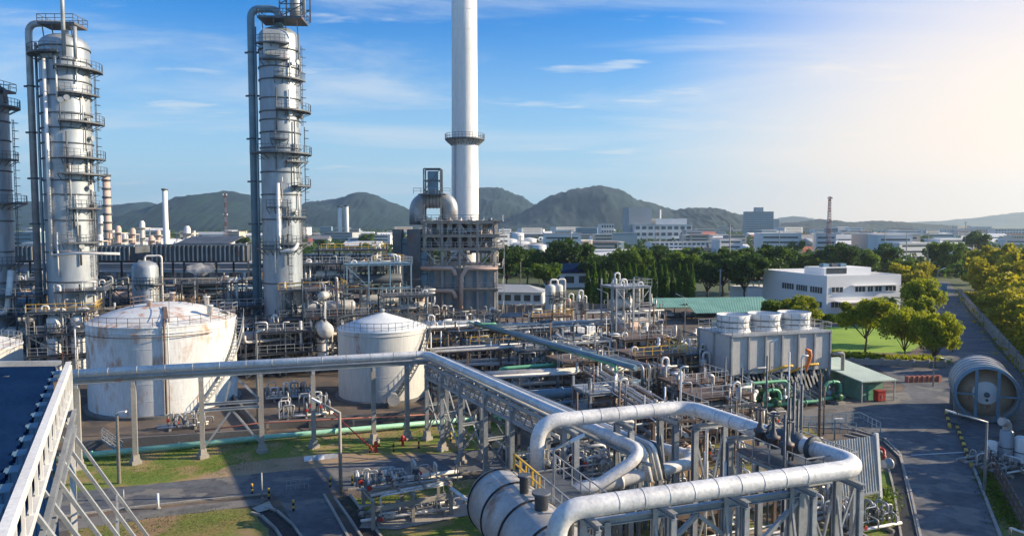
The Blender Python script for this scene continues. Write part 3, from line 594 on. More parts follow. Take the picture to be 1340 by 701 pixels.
def lattice_mast(px, Y, top, w, label, m='redwhite', m2='townwhite', n=12):
    x = xat(px, Y); h = at(px, top, Y).z; t = thing('lattice_mast', label, 'mast', (x, Y, 0))
    for sx in (-1, 1):
        for sy in (-1, 1): B().beam((x + sx * w, Y + sy * w, 0), (x + sx * w * .35, Y + sy * w * .35, h), w * .17).build('leg', m, t)
    for k in range(n):
        z0 = h * k / n; z1 = h * (k + 1) / n; f0 = 1 - .65 * k / n; f1 = 1 - .65 * (k + 1) / n; b = B()
        for sy in (-1, 1): b.beam((x - w * f0, Y + sy * w * f0, z0), (x + w * f1, Y + sy * w * f1, z1), w * .11); b.beam((x + w * f0, Y + sy * w * f0, z0), (x - w * f1, Y + sy * w * f1, z1), w * .11)
        b.build('bracing', m if k % 2 else m2, t)
    for zz in (.62, .97):
        for q in (-1, 1): B().lathe((x + q * w * .9, Y - w * .5, h * zz), [(w * .38, -.3), (w * .38, w * .5)], 10).build('antenna_drum', 'townwhite', t)
    return t
lattice_mast(1084, 430, 257, 1.3, 'tall red and white lattice mast with antenna drums over the town'); lattice_mast(296, 620, 253, 1.6, 'red and white lattice mast in front of the dark hill')
def pole(px, base, top, label, Y=None, r=.18, m='concrete', arm=True):
    p = gp(px, base) if Y is None else Vector((xat(px, Y), Y, 0)); z = at(px, top, p.y).z; t = thing('utility_pole', label, 'utility pole', (p.x, p.y, 0), 0, 'tall poles beyond the plant'); B().tube([(p.x, p.y, 0), (p.x, p.y, z)], [r * 1.3, r], 8).build('pole', m, t)
    if arm: B().beam((p.x - 1, p.y, z - .4), (p.x + 1, p.y, z - .4), .18).build('crossarm', 'galvd', t)
for px, ba, tp, lb in ((681, 378, 308, 'tall pale pole between the dark trees behind the heater'), (747, 372, 300, 'tall pale pole before the broad dome-shaped tree'), (808, 350, 318, 'pole above the columnar trees'), (954, 380, 294, 'tall flood light pole among the large dark trees'), (1019, 350, 290, 'slim pale pole beside the apartment slab'), (893, 334, 300, 'pole over the long blue-windowed building'), (1185, 360, 302, 'pole beyond the office end wall'), (1213, 362, 306, 'pole near the rosy hazy blocks'), (942, 398, 352, 'lamp pole by the green carports'), (1157, 352, 300, 'thin pole above the cream houses'), (1262, 340, 290, 'slim pole on the horizon by the gate'), (858, 336, 298, 'pole before the factory flue')):
    pole(px, ba, tp, lb)
# ================================================================== OFFICE, CARPORTS, COOLING TOWER, SHELTER
def obx(p, a, n, w, d, h, z=0, **k):                      # box with its front-left corner at p, running w along a, d along n
    return B().obox(Vector((p.x, p.y, z)) + a * w / 2 + n * d / 2 + Z * h / 2, a * w / 2, n * d / 2, Z * h / 2)
pc = gp(1081, 411); oa = Vector((math.cos(R(14)), math.sin(R(14)), 0)); on = Vector((-oa.y, oa.x, 0))
t = thing('office_building', 'white two storey office with flat roof and ribbon windows beyond the lawn', 'office building', (pc.x, pc.y, 0))
H = at(1081, 364.5, pc.y).z
W1, D1 = 21.5, 27
obx(pc, oa, on, W1, D1, H).build('wall', 'offwhite', t)
b = B()
for (q, w, d) in ((pc, W1, .3), (pc + on * (D1 - .3), W1, .3)): b.obox(q + oa * w / 2 + on * .15 + Z * (H + .35), oa * w / 2, on * .15, Z * .35)
for q in (pc, pc + oa * (W1 - .3)): b.obox(q + oa * .15 + on * D1 / 2 + Z * (H + .35), oa * .15, on * (D1 / 2 - .302), Z * .35)
b.build('parapet', 'offwhite', t)
def win(p, ax, nr, s, w, z, h, name='window'):            # window with panes, frame a little proud
    c = p + ax * (s + w / 2) + Z * (z + h / 2); f = B().obox(c + nr * .02, ax * w / 2, nr * .05, Z * h / 2).build(name, 'window', t)
    k = max(1, round(w / 1.0)); b = B()
    for i_ in range(k + 1): b.obox(c + ax * (-w / 2 + w * i_ / k) + nr * .05, ax * .05, nr * .06, Z * h / 2)
    b.obox(c + nr * .06 - Z * (h / 2 + .05), ax * (w / 2 + .1), nr * .1, Z * .06); b.build('frame', 'offwhite', f)
for s, w in ((1.2, 3.4), (8.0, 3.0), (11.6, 1.6), (13.8, 2), (16.8, 3.2)): win(pc, oa, -on, s, w, 5.3, 1.25)
for s, w in ((1.2, 3.2), (5.0, 1.6), (8.5, 5), (15, 4.6)): win(pc, oa, -on, s, w, 1.6, 1.4)
b = B().obox(pc + oa * 13.5 - on * .5 + Z * 6.9, oa * 6.5, on * .5, Z * .1); b.build('sunshade', 'offwhite', t)
for s, w in ((1.5, 4.8), (7.3, 4.6), (12.8, 5.2)): win(pc, on, -oa, s, w, 4.9, 1.5)
for s, w in ((1.5, 3), (6.3, 5.6)): win(pc, on, -oa, s, w, 1.4, 1.4)
ph = pc + oa * 4.5 + on * 7
obx(ph, oa, on, 14, 8, 2.1, H + .01).build('penthouse', 'offwhite', t)
obx(ph - on * .03 + oa * .6, oa, -on, 6, .05, 1.5, H + .6).build('penthouse_window', 'window', t)
for k in range(3): obx(ph + oa * (2.0 + 2.6 * k) + on * 3, oa, on, 1.7, 1.7, .9, H + 2.12).build('roof_unit', 'pipeb' if k % 2 == 0 else 'galvd', t)
tw = pc + on * D1; obx(tw - oa * 5, oa, on, 15, 9, 4.2).build('terrace_wing', 'offwhite', t)
b = B(); 
for q in range(6): c = tw - oa * (4.6 - q * 1.8) + on * .3; b.beam(c + Z * 4.2, c + Z * 6.3, .22)
b.build('pergola_post', 'offwhite', t); obx(tw - oa * 5, oa, on, 11, 5, .3, 6.3).build('pergola', 'brown', t)
obx(pc + oa * 2 - on * 4.0, oa, on, 9, 3.9, .25, 3.0).build('entrance_canopy', 'offwhite', t)
# carports
for j, (px, py, w, d) in enumerate(((862, 416, 27, 9), (912, 424, 20, 8))):
    p = gp(px, py); t = thing('carport', ['long green roofed carport nearer the columnar trees', 'green roofed carport in front of the longer one'][j], 'carport', (p.x, p.y, 0), 0)
    a, n = Vector((.99, .12, 0)).normalized(), Vector((-.12, .99, 0)).normalized()
    for i_ in range(5):
        for k in range(2): c = p + a * (w * i_ / 4) + n * (.6 + k * (d - 1.2)); B().beam(c, c + Z * (2.7 + k * .9), .16).build('post', 'galvd', t)
    b = B(); q = [p - a * .8 - n * 1 + Z * 2.6, p + a * (w + .8) - n * 1 + Z * 2.6, p + a * (w + .8) + n * (d * .55) + Z * 4.2, p - a * .8 + n * (d * .55) + Z * 4.2]; b.poly(q, .12)
    q2 = [p - a * .8 + n * (d * .55 + .02) + Z * 4.2, p + a * (w + .8) + n * (d * .55 + .02) + Z * 4.2, p + a * (w + .8) + n * (d + 1) + Z * 3.3, p - a * .8 + n * (d + 1) + Z * 3.3]; b2 = B(); b2.poly(q2, .12)
    b.build('roof', 'roofgreen', t); b2.build('roof', 'roofgreen', t)
p = gp(930, 432); t = thing('green_fence', 'pale green corrugated sheet fence in front of the carports', 'fence', (p.x, p.y, 0)); B().beam(p + Z * 1.1, p + Vector((13, 1.5, 1.1)), .08, 2.2).build('sheet', 'roofpale', t)
for k in range(6): c = p + Vector((13, 1.5, 0)) * (k / 5) - V * .1; B().beam(c, c + Z * 2.4, .12).build('post', 'galvd', t)
# parked cars below the carports
def car(p, rot, m, label):
    t = thing('parked_car', label, 'car', (0, 0, 0), 0, 'cars parked at the carports'); b = B()
    prof = [(-2.1, .35), (-2.15, .75), (-1.9, .95), (-1.3, 1.0), (-.8, 1.42), (.7, 1.45), (1.25, 1.0), (2.0, .88), (2.15, .6), (2.1, .35)]
    n = len(prof)
    for sy in (-.85, .85): b.v += [(x, sy * (.86 if z > 1.1 else 1), z) for x, z in prof]
    for k in range(n): b.face((k, (k + 1) % n, n + (k + 1) % n, n + k))
    b.face(tuple(range(n))); b.face(tuple(reversed(range(n, 2 * n)))); b.build('body', m, t)
    b = B(); b.obox((0, 0, 1.2), Vector((.98, 0, 0)), Vector((0, .80, 0)), Z * .17); b.build('window', 'window', t)
    for x in (-1.35, 1.35):
        for y in (-.8, .8): w = B().lathe((x, y - .1, .33), [(.33, 0), (.33, .2)], 14, axis=(0, 1, 0)).build('wheel', 'black', t); B().lathe((x, y - .12 if y < 0 else y - .08, .33), [(.18, 0), (.18, .2)], 10, axis=(0, 1, 0)).build('rim', 'galv', w)
    t.location = (p.x, p.y, .02); t.rotation_euler = (0, 0, rot); return t
c0 = car(gp(873, 414), R(100), 'townwhite', 'white car under the longer carport')
c1 = car(gp(898, 416), R(96), 'galvd', 'dark grey car parked between the two carport roofs'); c2 = car(gp(944, 421), R(98), 'townwhite', 'white car under the front carport'); c3 = car(gp(962, 424), R(96), 'redwhite', 'dark red car under the front carport')
# white bungalow + blue roofed house
p = gp(652, 398); block(0, 0, 24, 9, 3.4, R(-9), 'townwhite', 'towngrey', 'low white bungalow with grey ridge roof and dark doors', 'bungalow', 'bungalow', rows=1, cols=9, pos=p, roof='hip', rh=1.8)
block(745, 376, 15, 10, 5.0, R(6), 'townwhite', 'roofblue', 'house with a blue-grey roof under the broad dark tree', 'house', 'house', roof='hip', rh=3.2, rows=1, cols=3)
# long fence behind plant
def wall_run(a, c, h, w, m, label, name='boundary_wall', posts=0, cap=None):
    t = thing(name, label, name.replace('_', ' '), (a.x, a.y, 0)); B().beam(a + Z * h / 2, c + Z * h / 2, w, h).build('panel', m, t); L = (c - a).length
    if cap: B().beam(a + Z * (h + .06), c + Z * (h + .06), w + .12, .11).build('coping', cap, t)
    for k in range(posts): q = a.lerp(c, k / (posts - 1)); B().beam(q, q + Z * (h + .2), w + .16).build('post', m, t)
    return t
wall_run(wa, wb + wd * 12, 2.3, .25, 'concrete', 'long pale concrete wall between the far road and the golden tree line', posts=34)
wall_run(gp(640, 412), gp(852, 408), 2.2, .2, 'concd', 'brown-grey boundary wall behind the process units', posts=20)
wall_run(gp(1095, 476), gp(1236, 480), .9, .3, 'concrete', 'low planter wall at the junction below the lawn', 'planter_wall', 8)
wall_run(gp(1188, 500), gp(1228, 499), .7, .4, 'redwhite', 'row of dull red traffic barriers at the junction', 'traffic_barrier', 7)

# cooling tower
c00 = gp(955.5, 527); ct_a = Vector((math.cos(R(17.5)), math.sin(R(17.5)), 0)); ct_n = Vector((-ct_a.y, ct_a.x, 0))
CL, CD, CH, CB = 14.7, 7.2, at(955.5, 441, c00.y).z, at(955.5, 491, c00.y).z
t = thing('cooling_tower', 'grey ribbed cooling tower cell block with three fan stacks', 'cooling tower', (c00.x, c00.y, 0))
# casing is a little lifted above the louvres
obx(c00, ct_a, ct_n, CL, CD, CH - CB, CB).build('casing', 'ctwall', t)
obx(c00 - ct_a * .4 - ct_n * .7, ct_a, ct_n, CL + .8, CD + 1.4, 1.0).build('basin', 'concrete', t)
obx(c00 + ct_a * .5 + ct_n * .6, ct_a, ct_n, CL - 1, CD - 1.2, CB - 1.01, 1.005).build('fill_pack', 'black', t)
for k in range(7):
    q = c00 + ct_a * (CL * k / 6); B().obox(q - ct_n * .12 + Z * (CB + CH) / 2, ct_a * .11, ct_n * .115, Z * ((CH - CB) / 2 + .05)).build('rib', 'galv', t)
    B().beam(q + Z * 1 - ct_n * .05, q + Z * CB - ct_n * .05, .2).build('post', 'ctwall', t)
for k in range(3): q = c00 + ct_n * (CD * k / 2); B().obox(q - ct_a * .12 + Z * (CB + CH) / 2, ct_n * .1, ct_a * .115, Z * ((CH - CB) / 2 + .05)).build('rib', 'galv', t)
for k in range(24):
    q = c00 + ct_a * (CL * (k + .5) / 24); B().beam(q - ct_n * 1.0 + Z * 1.1, q + ct_n * .3 + Z * (CB - .1), .28, .05).build('louvre', 'galvd', t)
obx(c00 - ct_a * .1 - ct_n * .3, ct_a, ct_n, CL + .2, CD + .6, .18, CH + .01).build('deck', 'galv', t)
B().rail([c00 - ct_n * .2 + Z * (CH + .18), c00 + ct_a * CL - ct_n * .2 + Z * (CH + .18), c00 + ct_a * CL + ct_n * (CD + .2) + Z * (CH + .18), c00 + ct_n * (CD + .2) + Z * (CH + .18)], w=.06, closed=True).build('railing', 'galv', t)
for k in range(3):
    q = c00 + ct_a * (2.7 + 4.65 * k) + ct_n * (CD / 2) + Z * (CH + .2)
    f = B().lathe(q, [(2.2, 0), (2.05, .35), (1.95, .9), (1.98, 1.5), (2.12, 2.1), (2.02, 2.12), (1.88, 1.5), (1.85, .9), (1.95, .2)], 32, caps=False).build('fan_stack', 'white', t)
    for z_ in (.5, 1.2): B().lathe(q + Z * z_, [(2.06, 0), (2.08, .02), (2.08, .1), (2.06, .12)], 32, caps=False).build('band', 'galvd', f)
    b = B()
    for m_ in range(12): a_ = 6.283 * m_ / 12; b.beam(q + Vector((math.cos(a_) * 2.07, math.sin(a_) * 2.07, .05)), q + Vector((math.cos(a_) * 2.12, math.sin(a_) * 2.12, 2.05)), .05)
    b.build('stiffener', 'galv', f)
    b = B()
    for m_ in range(6): a_ = 6.283 * m_ / 6; b.obox(q + Vector((math.cos(a_) * .9, math.sin(a_) * .9, 1.2)), Vector((math.cos(a_), math.sin(a_), 0)) * .85, Vector((-math.sin(a_), math.cos(a_), .3)) * .2, Z * .02)
    b.build('fan_blades', 'galvd', f)
s0 = c00 + ct_a * 9.8 - ct_n * 4.2
for sg in (0, .9): pass
b = B(); a0 = s0; a1 = s0 - ct_a * 5 + ct_n * 3.2 + Z * CB
for sg in (-.45, .45): b.beam(a0 + ct_n * sg, a1 + ct_n * sg, .12, .3)
for k in range(14): c = a0.lerp(a1, (k + .5) / 14); b.obox(c, ct_a * .15, ct_n * .42, Z * .02)
b.build('stair', 'galv', t)
B().rail([a0 - ct_n * .5, a1 - ct_n * .5], w=.06).build('stair_railing', 'galv', t)
for k in range(3):
    q = c00 + ct_a * (3.2 + 3.9 * k) + Z * (CB + .2); B().tube([q - ct_n * .1 - ct_a * 2.4 + Z * -.3, q - ct_n * .6 + ct_a * .2 + Z * .6, q + ct_a * 1.6 - ct_n * .6 + Z * .6, q + ct_a * 1.6 + ct_n * .2 + Z * .55], .16, 8, bend=.4).build('inlet_pipe', 'yellow' if k else 'galv', t)
# green pump manifold in front of tower
def pipe_thing(name, label, pts, r, m, cat='pipe', bend=None, sup=0, supm='galvd', n=12, flanges=0, group=None, zb=0):
    t = thing(name, label, cat, (pts[0][0], pts[0][1], 0), 0, group); B().tube(pts, r, n, bend=bend or r * 3).build('pipe', m, t)
    P = [Vector(p) for p in pts]; tot = sum((c - a).length for a, c in zip(P, P[1:]))
    def along(s):
        for a, c in zip(P, P[1:]):
            L = (c - a).length
            if s <= L: return a.lerp(c, s / L), (c - a).normalized()
            s -= L
        return P[-1], (P[-1] - P[-2]).normalized()
    for k in range(flanges):
        q, d = along(tot * (k + .5) / flanges)
        B().lathe(q - d * .09, [(r * 1.03, 0), (r * 1.32, .01), (r * 1.32, .08), (r * 1.32, .16), (r * 1.03, .18)], 14, axis=d).build('flange', m, t)
    for k in range(sup):
        q, d = along(tot * (k + .5) / sup)
        if q.z > .4: B().beam((q.x, q.y, zb), (q.x, q.y, q.z - r), .22).build('support', supm, t)
    return t
def gpt(px, py, z): return tuple(gp(px, py, z))
q0 = c00 - ct_n * 2.6
for k, (s, w, h, lb) in enumerate(((0, 6.2, 3.0, 'large green pipe arch in front of the cooling tower louvres'), (2.2, 2.2, 2.2, 'small green pipe arch inside the large one'), (11.6, 2.4, 2.4, 'green pipe arch at the shelter end of the cooling tower'))):
    a = q0 + ct_a * s - ct_n * (.3 + .8 * (k == 1)); pipe_thing('green_pipe_arch', lb, [a, a + Z * h, a + ct_a * w + Z * h, a + ct_a * w], .19, 'greenpipe', 'pipe', .9, flanges=3)
pipe_thing('green_header_pipe', 'low green header pipe lying before the cooling tower', [q0 - ct_n * 1.8 + ct_a * 1 + Z * .6, q0 - ct_n * 1.8 + ct_a * 9 + Z * .6, q0 - ct_n * 1.0 + ct_a * 11.5 + Z * .6, q0 - ct_n * 1.0 + ct_a * 14 + Z * .6], .2, 'greenpipe', sup=5, flanges=5)
pipe_thing('white_pipe_elbow', 'silver pipe elbow joining the green header by the stair', [q0 - ct_n * 1.2 + ct_a * .5 + Z * .4, q0 - ct_n * 1.2 + ct_a * .5 + Z * 1.6, q0 + ct_a * 1.8 + Z * 1.9], .3, 'alu', flanges=2)
t = thing('windsock', 'orange windsock hanging from its pole beside the cooling tower', 'windsock', tuple(c00 + ct_a * 9.7 - ct_n * 1.6)); q = c00 + ct_a * 9.7 - ct_n * 1.6
B().tube([q, q + Z * 6.6], .05, 8).build('pole', 'galv', t); B().tube([q + Vector((.0, -.06, 6.4)), q + Vector((.45, -.1, 6.2)), q + Vector((.5, -.1, 5.6)), q + Vector((.34, -.1, 4.9)), q + Vector((.12, -.1, 4.2)), q + Vector((.12, -.1, 3.7))], [.2, .27, .27, .22, .16, .10], 12, cap=False).build('sock', 'orange', t)
# pump sets
def pump(p, rot, m, label, group='pumps', s=1.0):
    t = thing('pump', label, 'pump', (0, 0, 0), 0, group); B().obox((0, 0, .12), Vector((1.1, 0, 0)), Vector((0, .45, 0)), Z * .12).build('base_plate', 'concrete', t)
    mo = B().lathe((-.95, 0, .62), [(.15, 0), (.34, .04), (.34, .95), (.18, 1.0)], 14, axis=(1, 0, 0)).build('motor', m, t); B().obox((-.45, 0, 1.0), Vector((.15, 0, 0)), Vector((0, .12, 0)), Z * .08).build('terminal_box', m, mo)
    B().lathe((.12, 0, .62), [(.1, 0), (.1, .3), (.34, .32), (.40, .5), (.34, .7), (.2, .72), (.2, 1.0)], 14, axis=(1, 0, 0)).build('casing', 'galv', t); B().tube([(.62, 0, .8), (.62, 0, 1.6)], .13, 8).build('discharge_nozzle', 'galv', t)
    t.location = (p.x, p.y, .02); t.rotation_euler = (0, 0, rot); t.scale = (s, s, s); return t
pump0 = pump(q0 + ct_a * 3.2 - ct_n * 1.2, GA + 1.57, 'greendk', 'first of three green pumps before the cooling tower, at the black louvre end', 'cooling water pumps', 1.3)
for k in range(2): dup(pump0, tuple(q0 + ct_a * (5.6 + 6.8 * k) - ct_n * (1.2 - .3 * k) + Z * .02), GA + 1.57, ['middle one of the three green pumps before the cooling tower', 'green pump near the shelter end of the cooling tower'][k])
# green shelter and red box
sp = gp(1128, 524); sa = Vector((math.cos(R(17)), math.sin(R(17)), 0)); sn = Vector((-sa.y, sa.x, 0)); t = thing('pump_shelter', 'small green sheet metal shelter with a pale sloping roof', 'shelter', tuple(sp))
obx(sp, sa, sn, 3.2, 8, 2.6).build('wall', 'greenwall', t); B().poly([sp - sa * 1.2 - sn * 1.2 + Z * 2.75, sp + sa * 4.2 - sn * 1.2 + Z * 2.65, sp + sa * 4.2 + sn * 9 + Z * 3.7, sp - sa * 1.2 + sn * 9 + Z * 3.75], .14).build('roof', 'roofpale', t)
obx(sp + sa * .9 - sn * .02, sa, -sn, 1.1, .05, 2.0).build('door', 'greenpipe', t)
for k in (0, 1): B().beam(sp + sa * (-1 + 5 * k) - sn * 1 , sp + sa * (-1 + 5 * k) - sn * 1 + Z * 2.6, .14).build('post', 'galv', t)
rp = gp(1149, 526); t = thing('fire_hose_cabinet', 'red fire hose cabinet standing at the edge of the forecourt', 'cabinet', tuple(rp)); obx(rp, sa, sn, 1.15, .8, 1.15, .15).build('body', 'redpipe', t); obx(rp - sa * .05 - sn * .05, sa, sn, 1.25, .9, .08, 1.31).build('lid', 'redpipe', t)
for k in range(2):
    for j in range(2): obx(rp + sa * (.05 + .95 * k) + sn * (.05 + .6 * j), sa, sn, .1, .1, .15).build('leg', 'black', t)
obx(rp - sn * .03 + sa * .52, sa, -sn, .1, .02, .5, .4).build('handle', 'galv', t)
for j, (s, d) in enumerate(((16.6, -1), (16.6, 5.2))):
    pass
pipe_thing('grey_portal_frame', 'tall grey portal column at the end of the cooling tower', [c00 + ct_a * 16.4 - ct_n * .5, c00 + ct_a * 16.4 - ct_n * .5 + Z * 5.4, c00 + ct_a * 14.9 - ct_n * .5 + Z * 5.4], .24, 'concrete', 'portal', .3)

# ================================================================== BIG DRUM BY THE ROAD
ct_ = gp(1290, 514, 3.2); ax = Vector((.46, .89, 0)).normalized(); side = ax.cross(Z).normalized(); RR = 3.05
t = thing('horizontal_drum', 'huge grey horizontal drum with a blue-rimmed open end by the road', 'drum', (ct_.x, ct_.y, 0))
sh = B().lathe(ct_ - ax * .9, [(RR - .12, 0), (RR, 0.02), (RR, 8.2), (RR * .8, 9.2), (RR * .4, 9.7), (0, 9.8)], 56, axis=ax, caps=False)
sh.lathe(ct_ - ax * .9, [(RR - .12, 0), (RR - .12, 2.2)], 56, axis=ax, caps=False); sh.build('shell', 'alur', t)
B().lathe(ct_ - ax * .92, [(RR - .22, .0), (RR + .12, .0), (RR + .12, .35), (RR - .02, .36)], 56, axis=ax, caps=False).build('end_ring', 'pipeb', t)
hd = B().lathe(ct_ + ax * 1.3, [(RR - .13, 0), (RR * .84, -.55), (RR * .62, -.98), (RR * .35, -1.25), (.01, -1.32)], 48, axis=ax, caps=False).build('domed_head', 'tan', t)
B().lathe(ct_ + ax * .25, [(RR * .42, -.18), (RR * .3, -.27), (.01, -.34)], 32, axis=ax, caps=False).build('head_reflection', 'offwhite', hd)  # pale centre on tan puts the head's reflection into its colour
for sg in (-.32, .36):
    hh = math.sqrt((RR - .15) ** 2 - (sg * RR) ** 2); c = ct_ + side * sg * RR - ax * .75; B().obox(c, side * .16, ax * .1, Z * hh).build('upright_strut', 'pipeb', t)
for sg in (-1, 1): c = ct_ + side * sg * RR * .66 - ax * .72 + Z * -.1; B().obox(c, side * RR * .30, ax * .08, Z * .09).build('cross_strut', 'pipeb', t)
b = B().lathe(ct_ - ax * 1.45, [(.22, 0), (.22, .4), (.3, .42), (.3, .5)], 14, axis=ax); b.build('nozzle', 'galvd', t); B().lathe(ct_ - ax * 1.35 - Z * .55, [(.14, 0), (.14, .4)], 10, axis=ax).build('nozzle', 'galvd', t)
for k in range(5): B().lathe(ct_ + ax * (.5 + 1.6 * k), [(RR + .01, 0), (RR + .1, .01), (RR + .1, .16), (RR + .01, .17)], 56, axis=ax, caps=False).build('stiffener_ring', 'galv', t)
for k in (1.5, 7.5):
    b = B(); c = ct_ + ax * k; b.obox(Vector((c.x, c.y, .9)), side * 2.9, ax * .35, Z * .9); b.build('saddle', 'concrete', t)

# ================================================================== STORAGE TANKS
def tank(c, r, h, rise, m, mtop, label, rail_m='galv', rings=(), stair=None, n=64, cone=False):
    c = Vector((c.x, c.y, 0)); t = thing('storage_tank', label, 'storage tank', tuple(c))
    B().lathe(c, [(r + .45, 0), (r + .45, .35)], n, smooth=False).build('foundation', 'concd', t)
    B().lathe(c + Z * .352, [(r, 0)] + [(r, h * k / 6 - .352) for k in range(1, 7)], n, caps=False).build('shell', m, t)
    pr = [(r + .08, 0), (r + .08, .12)] + [(r * math.cos(a_), .12 + rise * (math.sin(a_) if not cone else 1 - math.cos(a_))) for a_ in [R(x) for x in (0, 12, 25, 40, 55, 70, 82, 89.5)]]
    if cone: pr = [(r + .08, 0), (r + .08, .12), (r * .5, .12 + rise * .55), (.3, .12 + rise)]
    else: pr = [(r + .08, 0), (r + .08, .12)] + [(r * f, .12 + rise * (1 - f * f)) for f in (1, .9, .8, .65, .5, .35, .2, .02)]
    rf = B().lathe(c + Z * (h + .002), pr, n, caps=False).build('roof', mtop, t)
    q = [c + Vector((math.cos(6.2832 * k / 40) * (r - .05), math.sin(6.2832 * k / 40) * (r - .05), h + .12)) for k in range(40)]
    B().rail(q, 1.05, .055, 1.4, closed=True).build('railing', rail_m, t)
    for k in range(1, 5): B().lathe(c + Z * (h * k / 5.2), [(r + .002, 0), (r + .02, .01), (r + .02, .05), (r + .002, .06)], n, caps=False).build('weld_seam', m, t)
    for z_ in rings: B().lathe(c + Z * z_, [(r + .005, 0), (r + .1, .01), (r + .1, .09), (r + .005, .1)], n, caps=False).build('wind_girder', m, t)
    return t, c, rf
tc1 = Vector((xat(215.5, 88.9, 5), 88.9, 0)); T1, c1, rf1 = tank(tc1, 8.35, 10.3, 2.0, 'tankold', 'tankold', 'large white storage tank with rust patches inside the bund', 'brown', rings=(9.6,))
q = [c1 + Vector((math.cos(6.2832 * k / 20) * 3.6, math.sin(6.2832 * k / 20) * 3.6, 12.0)) for k in range(14)]; B().rail(q, 1.0, .06, 1.2).build('roof_railing', 'brown', T1)
def polar(c, r, deg, z): return c + Vector((math.cos(R(deg)) * r, math.sin(R(deg)) * r, z))
b = B()
for k in range(26):
    a0, a1 = -42 + k * 2.3, -42 + (k + 1) * 2.3; p0 = polar(c1, 8.85, a0, .4 + 9.9 * k / 26); p1 = polar(c1, 8.85, a1, .4 + 9.9 * (k + 1) / 26)
    for rr in (8.5, 9.3): b.beam(polar(c1, rr, a0, p0.z), polar(c1, rr, a1, p1.z), .06, .25)
    b.beam(polar(c1, 8.5, (a0 + a1) / 2, (p0.z + p1.z) / 2), polar(c1, 9.3, (a0 + a1) / 2, (p0.z + p1.z) / 2), .3, .05); 
    b.beam(polar(c1, 9.3, a0, p0.z + 1), polar(c1, 9.3, a1, p1.z + 1), .06); b.beam(polar(c1, 9.3, a0, p0.z), polar(c1, 9.3, a0, p0.z + 1), .05)
b.build('spiral_stair', 'galv', T1)
for dg, rr in ((-64, .11), (-61.5, .07)): B().tube([polar(c1, 8.63, dg, .5), polar(c1, 8.63, dg, 10.6), polar(c1, 7.5, dg, 11.2)], rr, 8, bend=.5).build('foam_pipe', 'brown' if rr > .1 else 'tankold', T1)
B().tube([polar(c1, 8.7, -150, 9.3)] + [polar(c1, 8.7, d, 9.3 - .0 * d) for d in range(-140, -20, 8)], .05, 6).build('ring_pipe', 'brown', T1)
b = B(); b.beam(polar(c1, 8.0, -62, 10.9), polar(c1, 3.6, -62, 12.2), .5, .06); b.rail([polar(c1, 8.0, -60, 10.9), polar(c1, 3.6, -54, 12.1)], 1, .05); b.build('roof_walkway', 'brown', T1)
for dg, rr, h_ in ((-20, 7.2, .9), (100, 4, 1.2), (30, 5, 1.0), (-100, 2.5, .8)): p_ = polar(c1, rr, dg, 10.8 + 1.4 * (1 - rr * rr / 81)); B().lathe(p_, [(.3, -.2), (.3, h_), (.42, h_), (.42, h_ + .15)], 12).build('vent', 'tankold', rf1)
b = B(); pl = polar(c1, 7.6, 12, 10.6); b.box(tuple(pl + Z * .6), 1.6, 1.6, .1); b.rail([pl + Vector((-.8, -.8, .6)), pl + Vector((.8, -.8, .6)), pl + Vector((.8, .8, .6)), pl + Vector((-.8, .8, .6))], 1, .06, closed=True); b.build('gauge_platform', 'galv', T1)
tc2 = Vector((xat(500.5, 92.6, 5), 92.6, 0)); T2, c2_, rf2 = tank(tc2, 5.55, 8.8, 1.75, 'tank', 'tanktop', 'round beige storage tank with a pale cone roof by the pipe bridge corner', 'galvd', rings=(8.3,), cone=True)
b = B()
for k in range(20):
    a0, a1 = -8 - k * 3, -8 - (k + 1) * 3; z0, z1 = 8.6 - 8.2 * k / 20, 8.6 - 8.2 * (k + 1) / 20
    for rr in (5.7, 6.4): b.beam(polar(c2_, rr, a0, z0), polar(c2_, rr, a1, z1), .06, .22)
    b.beam(polar(c2_, 5.7, a0, z0), polar(c2_, 6.4, a0, z0), .28, .05); b.beam(polar(c2_, 6.4, a0, z0 + 1), polar(c2_, 6.4, a1, z1 + 1), .05); b.beam(polar(c2_, 6.4, a0, z0), polar(c2_, 6.4, a0, z0 + 1), .04)
b.build('spiral_stair', 'galvd', T2); B().lathe(polar(c2_, .01, 0, 10.5), [(.3, 0), (.3, .45), (.45, .5), (.1, .7)], 12).build('vent', 'galv', rf2)
B().tube([polar(c2_, 6.2, -70, 1), polar(c2_, 7.4, -70, 1)], .75, 14).build('manhole', 'galv', T2)
tank(Vector((xat(2, 84, 5) - 6.4, 85, 0)), 6.9, 7.4, 1.4, 'tank', 'tankold', 'pale round tank cut off beside the first slim tower', 'galv')
tank(Vector((xat(752, 128, 3), 128, 0)), 4.6, 3.4, 1.0, 'white', 'white', 'low white domed tank between pipe racks, tan side to the sun'); tank(Vector((xat(838, 112, 3), 112, 0)), 3.0, 4.4, .6, 'tankold', 'white', 'small rusty pink tank on the process area edge', 'brown', n=40); tank(Vector((xat(834, 140, 3), 140, 0)), 2.6, 3.0, .4, 'white', 'white', 'small clean white tank behind the rusty pink one', n=40)
